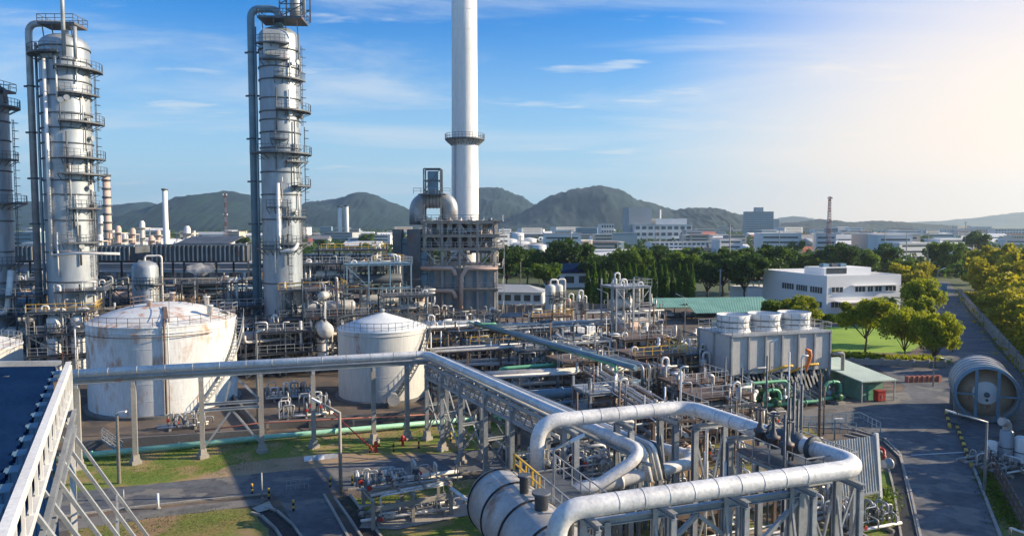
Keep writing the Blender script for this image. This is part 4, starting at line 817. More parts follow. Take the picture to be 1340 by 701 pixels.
# bund walls
wall_run(gp(90, 590), gp(345, 573), .95, .3, 'concd', 'stained low bund wall in front of the large rusty tank', 'bund_wall'); wall_run(gp(352, 562), gp(640, 541), .9, .3, 'concd', 'stained low bund wall in front of the beige tank', 'bund_wall'); wall_run(gp(345, 573), gp(300, 520), .9, .3, 'concd', 'bund cross wall between the two tanks', 'bund_wall')
pipe_thing('mint_green_pipe', 'long mint green water pipe lying along the grass verge', [gp(60, 600, .5), gp(345, 572, .5), gp(660, 544, .5)], .27, 'greenmint', sup=9, flanges=6)
pipe_thing('red_fire_pipe', 'red fire water pipe along the top of the bund', [gp(255, 564, 1.2), gp(340, 553, 1.2), gp(600, 540, 1.2)], .08, 'redwhite', sup=6)
pipe_thing('red_fire_pipe', 'short red sloping pipe ending in the red hydrant on the verge', [gp(436, 540, 1.6), gp(488, 588, .5)], .07, 'redpipe', group=None)
def hydrant(p, label, s=1):
    t = thing('fire_hydrant', label, 'fire hydrant', tuple(p), 0); B().lathe(p, [(.2, 0), (.14, .08), (.14, .8), (.2, .82), (.2, .95), (.05, 1.1)], 12).build('barrel', 'redpipe', t)
    for sg in (-1, 1): B().lathe(p + Z * .6, [(.1, 0), (.1, .32), (.13, .33), (.13, .38)], 10, axis=U * sg).build('outlet', 'redpipe', t)
    B().lathe(p + Z * .7, [(.1, 0), (.1, .3)], 10, axis=-V).build('outlet', 'redpipe', t); t.scale = (1, 1, 1); return t
hydrant(gp(492, 591), 'red fire hydrant on the verge below the sloping red pipe'); hydrant(gp(527, 583), 'red fire hydrant standing between two bridge columns near the tank'); hydrant(gp(1127, 642), 'red fire hydrant in the bright grass by the drain')
def bollard(p, label, g):
    t = thing('bollard', label, 'bollard', tuple(p), 0, g); 
    for k in range(4): B().lathe(p + Z * (.22 * k), [(.09, 0), (.09, .219)], 10).build('band', 'yellow' if k % 2 else 'black', t)
for j, (px, py, lb) in enumerate(((484, 592, 'yellow and black bollard beside the red hydrant with sloping pipe'), (515, 590, 'yellow and black bollard between the two red hydrants'), (548, 586, 'yellow and black bollard at the foot of the corner bridge column'), (432, 637, 'yellow and black bollard at the road junction, on the street lamp side'), (461, 635, 'yellow and black bollard at the edge of the manifold plot'), (330, 646, 'yellow and black bollard by the road marker post at the culvert'), (352, 652, 'yellow and black bollard on the culvert head wall'), (384, 668, 'yellow and black bollard beside the black water channel'), (590, 577, 'yellow and black bollard under the braced bridge columns'))): bollard(gp(px, py), lb, 'yellow and black bollards by the plant road')
def post(px, py, top, m, label, r=.05, name='marker_post', group='thin posts along the plant road'):
    p = gp(px, py); z = at(px, top, p.y).z; t = thing(name, label, 'post', tuple(p), 0, group); B().tube([p, p + Z * z], r, 8).build('post', m, t); B().lathe(p, [(r * 2.2, 0), (r * 2.2, .1)], 10).build('foot', 'concrete', t)
for a_ in ((207, 665, 645, 'white', 'white marker post on the kerb in the middle of the road side', .09), (162, 660, 640, 'galv', 'thin grey marker post close to the shed corner'), (343, 652, 618, 'galv', 'tall thin grey post at the culvert')): post(*a_)
# handrail over culvert and roadside railing
for lb, pts in (('low steel guard rail on the road surface near the junction', [gp(375, 641), gp(404, 638)]),):
    t = thing('guard_rail', lb, 'railing', tuple(pts[0])); B().rail(pts, .8, .05, .35).build('railing', 'galv', t)
# rubble heap near dirt strip
r = random.Random(4)
for k in range(4):
    p = gp(408 + 8 * k, 601 - k * .8); t = thing('scrap_sheet', ['bent pale sheet offcut lying on the dirt strip', 'crumpled grey sheet on the dirt strip', 'white folded sheet on the dirt strip beside the lamp', 'small white scrap at the end of the heap'][k], 'scrap', tuple(p)); B().obox(p + Z * .15, U * .6, V * .35 + Z * .12, Z * .02 + U * .1).build('sheet', 'galv' if k % 2 else 'white', t); B().beam(p + Z * .05 - U * .5, p + Z * .25 + U * .6 + V * .3, .08).build('edge_bar', 'galvd', t)

# ================================================================== DISTILLATION TOWERS
def platform_arc(c, r, z, a0, a1, w=1.3, m='galvd', t=None, rail=True):
    b = B(); n = max(4, int((a1 - a0) / 10)); i = len(b.v)
    for k in range(n + 1):
        a = a0 + (a1 - a0) * k / n
        for rr, zz in ((r + .02, 0), (r + w, 0), (r + w, -.25), (r + .02, -.25)): b.v.append(tuple(polar(c, rr, a, z + zz)))
    for k in range(n):
        for q in range(4): b.face((i + k * 4 + q, i + k * 4 + (q + 1) % 4, i + (k + 1) * 4 + (q + 1) % 4, i + (k + 1) * 4 + q))
    b.face((i, i + 3, i + 2, i + 1)); e = i + n * 4; b.face((e, e + 1, e + 2, e + 3))
    for k in range(0, n + 1, 2): a = a0 + (a1 - a0) * k / n; b.beam(polar(c, r, a, z - 1.1), polar(c, r + w * .9, a, z - .25), .09)
    o = b.build('platform', m, t)
    if rail: B().rail([polar(c, r + w - .05, a0 + (a1 - a0) * k / n, z) for k in range(n + 1)], 1.1, .07, 1.3).build('railing', m, o)
    return o
def tower(px, Y, r, ztop, label, plats, ringz, pipe_deg=180, pr=.55, px_off=1.5, m='tower', loop=True, ladders=((-20, 8, 50),), top=True, zloop=None, cagedeg=0):
    c = Vector((xat(px, Y, 30), Y, 0)); t = thing('distillation_tower', label, 'distillation tower', tuple(c))
    prof = [(r * 1.12, 0), (r * 1.02, 3.5), (r, 4)] + [(r, z) for z in (15, 30)] + [(r, ztop)] + [(r * math.cos(R(a)), ztop + r * .55 * math.sin(R(a))) for a in (15, 30, 45, 60, 75, 89)]
    B().lathe(c, prof, 48, caps=False).build('shell', m, t)
    for z in ringz: B().lathe(c + Z * z, [(r, 0), (r + .16, .02), (r + .16, .2), (r, .22)], 48, caps=False).build('stiffener_ring', 'galvd', t)
    for (z, a0, a1, w) in plats: platform_arc(c, r, z, a0, a1, w, t=t)
    for dg, z0, z1 in ladders:
        p0 = polar(c, r + .7, dg, z0); p1 = polar(c, r + .7, dg, z1); b = B(); b.ladder(p0, p1, Vector((-math.sin(R(dg)), math.cos(R(dg)), 0)), .5, t=.08)
        for k in range(int((z1 - z0) / 1.2)): q = p0.lerp(p1, (k + .5) / int((z1 - z0) / 1.2)); b.lathe(q + polar(Vector((0, 0, 0)), .3, dg, 0), [(.4, 0), (.43, .01), (.43, .06), (.4, .07)], 10, caps=False)
        b.build('ladder', 'galvd', t)
    if loop:
        zz = zloop or ztop + r * .55 + 1.6; d = polar(Vector((0, 0, 0)), 1, pipe_deg, 0)
        B().tube([c + d * (r + px_off) + Z * 3, c + d * (r + px_off) + Z * zz, c + d * (-.2 if True else 0) + Z * zz, c + d * (-.2) + Z * (ztop + r * .3)], pr, 14, bend=1.6).build('overhead_pipe', 'pipeb' if px > 200 else 'pipe', t)
        for z in range(8, int(zz) - 2, 7):
            b = B(); b.beam(c + d * (r - .1) + Z * z, c + d * (r + px_off + pr + .5) + Z * z, .16, .3); b.lathe(c + d * (r + px_off) + Z * (z - .1), [(pr + .01, 0), (pr + .14, .02), (pr + .14, .2), (pr + .01, .22)], 14, caps=False); b.build('pipe_bracket', 'galvd', t)
        q = c + polar(Vector((0, 0, 0)), r + .55, pipe_deg + 8, 0); B().tube([q + Z * 6, q + Z * (zz - 3)], .2, 8).build('side_pipe', 'pipeb', t)
    return t, c
Y1 = 113; r1 = 3.4; z1 = at(90, 53, Y1).z
TW1, tw1 = tower(90, Y1, r1, z1 - 1, 'wide grey distillation tower behind the rusty tank', [(at(90, y_, Y1).z, a0, a1, w_) for y_, a0, a1, w_ in ((92, -75, 35, 1.7), (124, -70, 20, 1.1), (161, -72, 30, 1.7), (207, -70, 30, 1.7), (228, -75, 25, 1.9), (272, -60, 10, 1.2), (316, -75, 0, 1.0), (74, 190, 290, 1.5))], [at(90, y_, Y1).z for y_ in (66, 84, 110, 130, 152, 171, 190, 210, 238, 256, 289, 330, 368)], 184, .5, 1.75, ladders=((-5, 14, 27), (12, 27, 46), (-62, 20, 34)))
def top_deck(t, c, r, z, w, derrick, m='galvd'):
    b = B(); b.box((c.x, c.y, z), w * 2, w * 1.4, .35, 0.05); o = b.build('top_platform', m, t)
    B().rail([c + Vector((-w, -w * .7, z + .2)), c + Vector((w, -w * .7, z + .2)), c + Vector((w, w * .7, z + .2)), c + Vector((-w, w * .7, z + .2))], 1.1, .08, 1.3, True).build('railing', m, o)
    for k in range(4): q = c + Vector((w * (-.8 + .53 * k), -w * .6, z)); B().beam(q, q - Z * 2.6 + Vector((0, w * .2, 0)), .14).build('brace', m, o)
top_deck(TW1, tw1 + Vector((.2, -.5, 0)), r1, z1 + 2.0, 2.7, 0)
for (x0, z0, z1_, x1) in ((1.9, -3, 6.4, None), (3.6, -3.5, 1.2, None)): B().tube([tw1 + Vector((x0, -3.2, z1 + z0)), tw1 + Vector((x0, -3.2, z1 + z1_))] + ([tw1 + Vector((x0 - 1.2, -3.2, z1 + z1_ + .6)), tw1 + Vector((x0 - 7, -1, z1 + z1_ + 1.8))] if x0 < 3 else []), .28, 10, bend=1).build('vent_pipe', 'galv', TW1)
for (dx, y0, y1, rr) in ((-3.55, 0, 0, .0),): pass
B().tube([tw1 + Vector((-.8, -r1 - .35, at(90, 335, Y1).z)), tw1 + Vector((-.8, -r1 - .35, at(90, 84, Y1).z))], .28, 10).build('downcomer', 'alu', TW1)
B().tube([tw1 + Vector((-.8, -r1 - .35, at(90, 332, Y1).z)), tw1 + Vector((3.3, -r1 - .5, at(90, 330, Y1).z)), tw1 + Vector((9, -r1 + .5, at(90, 331, Y1).z))], .2, 8).build('reflux_pipe', 'alu', TW1)
for k in range(9):
    z = rnd.uniform(18, z1 - 4); dg = rnd.uniform(-85, 5); p_ = polar(tw1, r1, dg, z); d = polar(Vector((0, 0, 0)), 1, dg, 0); b = B(); b.lathe(p_, [(.28, 0), (.28, .5), (.42, .51), (.42, .65)], 12, axis=d); b.build('nozzle', 'galv', TW1)
for k in range(16):
    dg = -88 + (37 * k) % 95; z = 14 + (k * 7.3) % 32; p_ = polar(tw1, r1 + .3, dg, z); B().tube([p_, p_ + Z * rnd.uniform(3, 7)], rnd.uniform(.07, .16), 7).build('riser_pipe', 'galvd' if k % 2 else 'alu', TW1)
Y2 = 121; r2 = 3.15; z2 = at(368, 42, Y2).z
TW2, tw2 = tower(368, Y2, r2, z2 - 1, 'taller grey distillation tower with a blue-grey loop pipe and top derrick', [(at(368, y_, Y2).z, a0, a1, w_) for y_, a0, a1, w_ in ((62, -130, -50, 1.2), (82, -120, -50, 1.0), (105, -85, 5, 1.0), (146, -80, 25, 1.8), (184, -95, -55, 1.0), (201, -150, 35, 1.8), (212, -60, 0, 1.3), (243, -40, 25, 1.6), (271, -110, -60, .8), (283, -70, 10, .8), (317, -80, 20, 1.0), (324, -160, -20, 1.0))], [at(368, y_, Y2).z for y_ in (69, 92, 108, 132, 149, 160, 176, 196, 227, 256, 288, 322, 370)], 180, .6, 1.35, ladders=((8, 19, 38), (-8, 38, 51), (-55, 12, 26)), zloop=at(368, 12, Y2).z)
top_deck(TW2, tw2 + Vector((1.0, -.6, 0)), r2, z2 + 1.6, 3.5, 0)
b = B(); dz = z2 + 1.8
for sx in (1.0, 4.9):
    for sy in (-2.4, 1.2): B().beam(tw2 + Vector((sx, sy, dz)), tw2 + Vector((sx, sy, dz + 10)), .24).build('derrick_post', 'galvd', TW2)
for k in range(5):
    for sy in (-2.4, 1.2): b.beam(tw2 + Vector((1, sy, dz + 2 * k)), tw2 + Vector((4.9, sy, dz + 2 * k + 2)), .13); b.beam(tw2 + Vector((1, sy, dz + 2 * k + 2)), tw2 + Vector((4.9, sy, dz + 2 * k + 2)), .14)
b.build('derrick_bracing', 'galvd', TW2); B().lathe(tw2 + Vector((3, -.6, dz)), [(.9, 0), (.9, 3.2), (.4, 4)], 14).build('relief_drum', 'galv', TW2)
B().tube([tw2 + Vector((2.8, -.6, dz + 4)), tw2 + Vector((2.8, -.6, dz + 8)), tw2 + Vector((4.4, -.6, dz + 8)), tw2 + Vector((4.4, -.6, dz + 1))], .3, 10, bend=.8).build('relief_pipe', 'galv', TW2); B().beam(tw2 + Vector((0, -3.5, z2 - 4.5)), tw2 + Vector((0, -3.5, z2 - .5)), 2.6, .3).build('name_plate', 'galv', TW2)
B().tube([tw2 + Vector((.6, -r2 - .5, at(368, 241, Y2).z)), tw2 + Vector((.6, -r2 - .5, at(368, 328, Y2).z)), tw2 + Vector((3.0, -r2 - .3, at(368, 326, Y2).z)), tw2 + Vector((3.2, -r2 + .8, at(368, 318, Y2).z))], .32, 10, bend=.8).build('reboiler_return_pipe', 'alu', TW2)
for k in range(9):
    z = rnd.uniform(18, z2 - 4); dg = rnd.uniform(-95, 0); p_ = polar(tw2, r2, dg, z); d = polar(Vector((0, 0, 0)), 1, dg, 0); B().lathe(p_, [(.26, 0), (.26, .5), (.4, .51), (.4, .65)], 12, axis=d).build('nozzle', 'galv', TW2)
for k in range(16):
    dg = -92 + (37 * k) % 100; z = 14 + (k * 7.7) % 34; p_ = polar(tw2, r2 + .3, dg, z); B().tube([p_, p_ + Z * rnd.uniform(3, 8)], rnd.uniform(.07, .15), 7).build('riser_pipe', 'galvd' if k % 2 else 'alu', TW2)
Y0 = 112; TW0, tw0 = tower(-12, Y0, 2.65, at(0, 128, Y0).z, 'slim shaded distillation tower cut off beside the pale tank', [(at(0, y_, Y0).z, a0, a1, w_) for y_, a0, a1, w_ in ((139, -60, 60, 1.5), (208, -50, 30, 1.0), (265, -90, 40, 1.9), (345, -60, 40, 1.1))], [at(0, y_, Y0).z for y_ in (160, 185, 225, 250, 290, 330, 370)], 200, .5, 1, ladders=((10, 14, 38),)); top_deck(TW0, tw0, 2.65, at(0, 131, Y0).z + 1.4, 3, 0)
B().tube([tw0 + Vector((2, -1, at(0, 118, Y0).z - 2)), tw0 + Vector((2, -1, at(0, 118, Y0).z + .5)), tw0 + Vector((3.4, -1, at(0, 120, Y0).z)), tw0 + Vector((3.4, -1, at(0, 137, Y0).z))], .28, 10, bend=.7).build('relief_pipe', 'galvd', TW0)
p0 = tw0 + Vector((2.2, -2.4, 0)); B().tube([p0 + Z * 8.5 - U * 2, p0 + Z * 8.5 + U * .9, p0 + Z * 15 + U * 1.6], .42, 12, bend=1).build('bottom_pipe', 'alu', TW0)

# ================================================================== TALL STACK + HEATER BLOCK
Ys = 168; cs = Vector((xat(608.5, Ys, 30), Ys, 0)); t = thing('tall_chimney', 'very tall smooth white chimney with a ring platform behind the heater', 'chimney', tuple(cs))
B().lathe(cs, [(3.7, 0), (3.35, 15), (3.15, 25), (2.98, 45), (2.9, 62), (2.85, 95)], 64).build('shaft', 'stack', t)
for k in range(12): z_ = 26 + 4.4 * k; rr_ = 3.15 - .17 * min(1, (z_ - 25) / 20) - .08 * max(0, min(1, (z_ - 45) / 17)); B().lathe(cs + Z * z_, [(rr_ - .05, 0), (rr_ + .03, .01), (rr_ + .03, .09), (rr_ - .05, .1)], 64, caps=False).build('weld_seam', 'stack', t)
zc = at(608, 182, Ys).z
pf = platform_arc(cs, 2.95, zc, 0, 358, 1.6, 'galvd', t)
b = B()
for k in range(32): a = 360 * k / 32; b.beam(polar(cs, 2.98, a, zc - 1.5), polar(cs, 4.3, a, zc - .3), .16, .3)
b.build('bracket', 'galv', pf); B().ladder(polar(cs, 3.5, 230, 18), polar(cs, 3.2, 230, zc), (1, -.8, 0), .5).build('ladder', 'galvd', t)
Yh = 146; hx0 = xat(556, Yh, 10); hx1 = xat(648, Yh, 10); hw = hx1 - hx0; hd = 13.0; hz = lambda y: at(600, y, Yh).z
t = HB = thing('heater_block', 'brown-grey multi-storey heater structure below the white chimney', 'furnace', (hx0, Yh, 0))
hc = Vector(((hx0 + hx1) / 2, Yh + hd / 2, 0)); z_lo, z_mid, z_a, z_top = hz(405), hz(352), hz(326), hz(291)
for k in range(2):
    for j in range(2): c = hc + Vector(((k - .5) * hw * .52, (j - .5) * hd * .5, (z_lo + z_mid) / 2)); B().obox(c, Vector((hw * .235, 0, 0)), Vector((0, hd * .235, 0)), Z * (z_mid - z_lo) / 2).build('firebox', 'pipe', t)
for k in range(2):
    for j in range(6): x = hx0 + hw * (.06 + .45 * k) + hw * .46 * (j + .5) / 6; B().obox((x, Yh + hd * .014, (z_lo + z_mid) / 2), Vector((hw * .024, 0, 0)), Vector((0, .08, 0)), Z * (z_mid - z_lo) * .47).build('buckstay', 'galv' if j % 2 else 'pipeb', t)
for i_ in range(5):
    for j in range(3):
        if 0 < i_ < 4 and j == 1: continue
        x = hx0 + hw * i_ / 4; y = Yh - .9 + (hd + 1.8) * j / 2; B().ibeam((x, y, 0), (x, y, z_top + .5), .5, .5, .09).build('column', 'furnace', t)
lv = [z_lo - 1.2, (z_lo + z_mid) / 2, z_mid, z_a, (z_a + z_top) / 2 , z_top]
for li, z in enumerate(lv):
    for (a, c) in (((hx0 - .6, Yh - 1.2), (hx1 + .6, Yh - 1.2)), ((hx0 - .6, Yh + hd + 1.2), (hx1 + .6, Yh + hd + 1.2)), ((hx0, Yh - 1.2), (hx0, Yh + hd + 1.2)), ((hx1, Yh - 1.2), (hx1, Yh + hd + 1.2))): B().beam((*a, z), (*c, z), .3, .5).build('girder', 'furnace' if li < 4 else 'furnace', t)
    o = B().obox((hc.x, hc.y, z + .3), Vector((hw / 2 + 1.6, 0, 0)), Vector((0, .9 if li < 3 else hd / 2 + 1.6, 0)), Z * .05) if li >= 3 else B().obox((hc.x, Yh - 1.5, z + .3), Vector((hw / 2 + 1.4, 0, 0)), Vector((0, .7, 0)), Z * .05)
    o = o.build('walkway', 'furnace', t); e = 1.5
    B().rail([Vector((hx0 - e, Yh - 2.1, z + .35)), Vector((hx1 + e, Yh - 2.1, z + .35)), Vector((hx1 + e, Yh + hd + 1.5, z + .35))], 1.1, .1, 1.6).build('railing', 'furnace' if li < 4 else 'galv', o)
for i_ in range(4):
    x0 = hx0 + hw * i_ / 4; x1 = x0 + hw / 4; zz = (z_mid, z_a) if i_ % 2 else (z_a, z_mid); B().beam((x0, Yh - 1.1, zz[0]), (x1, Yh - 1.1, zz[1]), .25).build('brace', 'galv', t)
    B().beam((x0, Yh - 1.1, z_a if i_ % 2 else z_top), (x1, Yh - 1.1, z_top if i_ % 2 else z_a), .18).build('brace', 'furnace', t)
xm = hx0 + hw * .52
for z in (hz(350), hz(379)):
    B().tube([(hx0 - .6, Yh - 1.9, z), (xm - 1.5, Yh - 1.9, z), (xm - 1.0, Yh - 1.9, z - 1.5)], .42, 12, bend=1).build('air_duct', 'townpink', t)
    if z > hz(360): B().tube([(hx1 + .6, Yh - 1.9, z), (xm + 1.2, Yh - 1.9, z), (xm + .2, Yh - 1.9, z - 1.6), (xm, Yh - 1.9, z_lo + .5)], .42, 12, bend=1).build('air_duct', 'townpink', t)
r = random.Random(8)
for k in range(80):                                                    # dense header pipes and risers of the upper storeys
    x = r.uniform(hx0 - .5, hx1 + .5); y = Yh + r.uniform(-1.0, 2.5); z = r.uniform(z_mid, z_top - 1)
    if k % 3: B().tube([(x, y, z), (x, y, min(z + r.uniform(1.5, 4), z_top + 1))], r.uniform(.08, .28), 7).build('riser_pipe', r.choice(['galv', 'furnace', 'furnace', 'alur']), t)
    else: B().tube([(x, y, z), (min(x + r.uniform(2, 5), hx1 + 1), y, z)], r.uniform(.1, .3), 7).build('header_pipe', r.choice(['galv', 'furnace', 'galvd', 'alur']), t)
for k in range(14): x = hx0 + hw * (k % 7 + .5) / 7; B().obox((x, Yh + .6, (z_a + z_top) / 2 + (2.2 if k > 6 else -1.2)), Vector((.5, 0, 0)), Vector((0, .8, 0)), Z * 1.0).build('burner_box', r.choice(['galvd', 'furnace', 'alur']), t)
B().obox((hc.x, hc.y + 1, (z_a + z_top) / 2), Vector((hw * .42, 0, 0)), Vector((0, hd * .33, 0)), Z * (z_top - z_a) * .45).build('convection_bank', 'furnace', t)
for i_ in (0, 1): B().ladder((hx1 + 1.8, Yh - .6 + i_, lv[i_ * 2] + .3), (hx1 + 1.8, Yh - .6 + i_, lv[i_ * 2 + 2] + 1), (0, 1, 0), .6, t=.1).build('ladder', 'galv', t)
# side ducts
for k, (px0, w, y0, y1) in enumerate(((519, 1.7, 300, 400), (528, 2.3, 312, 392), (541, 2.6, 300, 402), (552, 1.6, 330, 410))):
    x = xat(px0, 143, 10); za, zb = at(px0, y1, 143).z, at(px0, y0, 143).z; B().obox((x, 143 + 2.5 + k % 2, (za + zb) / 2), Vector((w / 2, 0, 0)), Vector((0, 1.8, 0)), Z * (zb - za) / 2).build('flue_duct', 'pipeb' if k % 2 else 'galvd', t)
    for z in range(int(za) + 2, int(zb), 3): B().obox((x, 143 + 2.5 + k % 2, z), Vector((w / 2 + .1, 0, 0)), Vector((0, 1.9, 0)), Z * .1).build('duct_stiffener', 'galvd', t)
# bent flue duct on top + frame
zt = z_top + .5; xd0, xd1 = xat(546, 152, 24), xat(589, 152, 24); zd = at(568, 262, 152).z
t = thing('flue_duct', 'fat bent metal flue duct arching over the heater roof', 'duct', (xd0, 152, 0)); B().tube([(xd0, 152, zt - 1), (xd0, 152, zd), (xd1, 152, zd), (xd1, 152, zt)], 1.65, 28, bend=2.9, bn=8).build('duct', 'pipe', t)
for k in range(5): a_ = k / 4; B().lathe(Vector((xd0 + 2 + (xd1 - xd0 - 4) * a_, 152, zd)), [(1.66, -.06), (1.78, -.05), (1.78, .05), (1.66, .06)], 28, axis=(1, 0, 0), caps=False).build('duct_band', 'galvd', t)
t = thing('hoist_gantry', 'tall dark rectangular frame with a sheet panel above the bent duct', 'gantry', (xd0, 150, zt)); fa, fb = xat(555, 149, 30), xat(577, 149, 30); fz0, fz1 = zt, at(566, 221, 149).z
for x in (fa, fb):
    for y in (148.4, 151.5): B().beam((x, y, fz0), (x, y, fz1), .25).build('post', 'galvd', t)
for z in (fz0 + 8, fz1 - 4.5, fz1):
    for y in (148.4, 151.5): B().beam((fa, y, z), (fb, y, z), .25).build('beam', 'galvd', t)
B().obox(((fa + fb) / 2, 150, fz1 - 2.8), Vector(((fb - fa) * .32, 0, 0)), Vector((0, .3, 0)), Z * 2.4).build('sheet_panel', 'pipeb', t); B().beam((fa, 148.3, fz1 - 4.5), (fb, 148.3, fz1), .14).build('brace', 'galvd', t); B().obox(((fa + fb) / 2, 149, fz1 - 5.2), Vector(((fb - fa) * .8, 0, 0)), Vector((0, 1.6, 0)), Z * .1).build('deck', 'galvd', t)
B().rail([Vector((fa - 2, 147.6, fz1 - 5.1)), Vector((fb + 2, 147.6, fz1 - 5.1))], 1.1, .1).build('railing', 'galv', t)
def short(l):
    for a_, b_ in ((' on the ground', ' at ground level'), (' in the ', ' in '), (' at the ', ' at '), (' of the ', ' of '), (' the ', ' ')):
        if len(l.replace('-', ' ').split()) > 15: l = l.replace(a_, b_)
    return l
# ================================================================== PIPE BRIDGE (tall columns over the verge)
BZ = 8.7
def bridge_col(t, p, z, m='concrete', w=.42, foot=True):
    p = Vector((p[0], p[1], 0)); B().beam(p + Z * .02, p + Z * z, w).build('column', m, t)
    if foot: B().lathe(p, [(.60, 0), (.60, .35), (.42, .38), (.38, .9)], 4, smooth=False).build('footing', 'concrete', t); B().beam(p + Z * (z - .14) - V * .55, p + Z * (z - .14) + V * .55, .3, .3).build('cap_bracket', 'galv', t)
A0, A1 = gp(84, 489, BZ), gp(560, 463, BZ); ua = (A1 - A0).normalized(); va = Vector((-ua.y, ua.x, 0))
t = thing('pipe_bridge', 'long pale pipe bridge on single concrete columns in front of the two tanks', 'pipe bridge', (A0.x, A0.y, 0))
E1 = gp(846, 585, BZ); J2 = Vector((E1.x, E1.y, 8.4)); EL = J2 - ua * 3.2 - Z * 1.7
B().tube([A0 - ua * 2, A1, J2, EL, EL - ua * 2.6 - Z * .2], .36, 20, bend=1.3, bn=6).build('main_pipe', 'alu', t)
B().tube([A0 - Z * .55 + va * .5, A1 - Z * .55 + va * .5, J2 - Z * .6 + va * .5], .13, 10, bend=1).build('small_pipe', 'alu', t); B().tube([A0 - Z * .5 - va * .5, A1 - Z * .5 - va * .5, J2 - Z * .6 - va * .6], .10, 10, bend=1).build('small_pipe', 'galv', t)
b = B(); b.ibeam(A0 - Z * .82, A1 - Z * .82, .35, .4); b.build('girder', 'galv', t)
for k in range(14):
    q = A0.lerp(A1, (k + .5) / 14); d = ua; B().lathe(q - d * .05, [(.362, 0), (.378, .01), (.378, .07), (.362, .08)], 20, axis=d, caps=False).build('cladding_band', 'galv', t)
for px, by in ((111, 619), (178, 613), (262, 607), (340, 600), (411, 590), (497, 580), (547, 577)):
    s = (gp(px, 480, BZ) - A0).dot(ua); q = A0 + ua * s; bridge_col(t, q, BZ - 1.0)
cols = [A0 + ua * (gp(px, 480, BZ) - A0).dot(ua) for px in (262, 340)]
for z in (4.55, 5.1): B().ibeam(Vector((cols[0].x, cols[0].y, z)) - va * .1, Vector((cols[1].x, cols[1].y, z)) - va * .1, .2, .28).build('strut', 'galv', t)
g0, g1 = [Vector((c.x, c.y, 0)) for c in cols]; mid = (g0 + g1) / 2
for (a, c) in ((g0 + Z * .8, mid + Z * 4.4), (g1 + Z * .8, mid + Z * 4.4), (g0 + Z * 4.8 + ua * 2, mid + Z * 7.6), (g1 + Z * 5.1, mid + Z * 7.6 + ua * .3), (g0 + Z * 5.2, mid + Z * 7.7 - ua)): B().beam(a, c, .18).build('brace', 'galv', t)
# second leg : twin column bents carrying a lattice girder, coming towards the big loops
t = thing('pipe_bridge', 'braced twin column pipe bridge leading from the corner towards the big loops', 'pipe bridge', (A1.x, A1.y, 0))
dv = (Vector((J2.x, J2.y, 0)) - Vector((A1.x, A1.y, 0))); LV = dv.length; dv /= LV; dn = Vector((dv.y, -dv.x, 0)); dn = dn if dn.x > 0 else -dn
rows = [(.6, True), (4.6, True), (9.0, True), (14.2, False), (19.0, False), (24.5, False)]
prev = None
for s, xb in rows:
    a = Vector((A1.x, A1.y, 0)) + dv * s - dn * .4; c = a + dn * 2.2
    for p in (a, c): bridge_col(t, p, 7.6, 'galv', .36)
    for z in (3.6, 6.2, 7.55): B().ibeam(a + Z * z, c + Z * z, .2, .26).build('cross_beam', 'galv', t)
    B().beam(a + Z * .9, c + Z * 3.6, .1).build('brace', 'galv', t); B().beam(c + Z * .9, a + Z * 3.6, .1).build('brace', 'galv', t)
    if prev:
        for p, q in ((prev[0], a), (prev[1], c)):
            for z in (7.75, 6.4): B().beam(p + Z * z, q + Z * z, .2, .24).build('girder', 'galv', t)
            n = 3; b = B()
            for k in range(n): p_ = p.lerp(q, k / n); m_ = p.lerp(q, (k + .5) / n); q_ = p.lerp(q, (k + 1) / n); b.beam(p_ + Z * 6.4, m_ + Z * 7.7, .1); b.beam(m_ + Z * 7.7, q_ + Z * 6.4, .1)
            b.build('lattice', 'galv', t)
            if xb: B().beam(p + Z * .9, q + Z * 5.6, .12).build('brace', 'galv', t); B().beam(q + Z * .9, p + Z * 5.6, .12).build('brace', 'galv', t)
        for k in range(4): p_ = prev[0].lerp(a, k / 4) + Z * 7.8; B().beam(p_, p_ + dn * 2.2, .1).build('cross_beam', 'galv', t)
    prev = (a, c)
for k, (o_, rr, m_) in enumerate(((.9, .22, 'alu'), (1.4, .14, 'galv'), (1.75, .16, 'alu'), (2.1, .1, 'galvd'))): B().tube([A1 + dn * o_ - Z * .55, A1 + dn * o_ - Z * .55 + dv * (LV - 1.5), A1 + dn * (o_ + .2) - Z * 2.6 + dv * (LV - 1.0)], rr, 10, bend=.6).build('small_pipe', m_, t)
for k in range(3): B().tube([A1 - dn * .3 + dn * k * .7 - Z * 2.2, A1 - dn * .3 + dn * k * .7 - Z * 2.2 + dv * 25], .1 + .04 * k, 8).build('lower_pipe', 'alu' if k == 1 else 'pipe', t)

# ================================================================== FOREGROUND LOOPS AND DRUM
t = thing('pipe_loop', 'huge silver pipe running across and turning back behind the open valve yard', 'pipe loop', tuple(gp(760, 665, 7.3)))
ZP = 10.0
pts = [gp(728, 668, ZP) - Z * 2.6, gp(728, 668, ZP), gp(1134, 610, ZP), gp(902, 532, ZP), gp(703, 552, ZP), gp(703, 552, ZP) - Z * 3.4]
L1 = pts[2] - pts[1]
B().tube(pts, .45, 32, bend=1.5, bn=9).build('pipe', 'alu', t)
def bands(t, a, c, r, sp, m='galv', w=.05):
    a = Vector(a); c = Vector(c); L = (c - a).length; d = (c - a) / L
    for k in range(1, int(L / sp)): B().lathe(a + d * k * sp, [(r + .001, 0), (r + .014, .005), (r + .014, w), (r + .001, w + .005)], 32, axis=d, caps=False).build('cladding_band', m, t)
bands(t, pts[1] + L1.normalized() * 1.5, pts[2] - L1.normalized() * 1.5, .45, 1.25, w=.03); bands(t, pts[2].lerp(pts[3], .12), pts[3].lerp(pts[2], .12), .45, 1.25, w=.03); bands(t, pts[3].lerp(pts[4], .15), pts[4].lerp(pts[3], .15), .45, 1.25, w=.03)
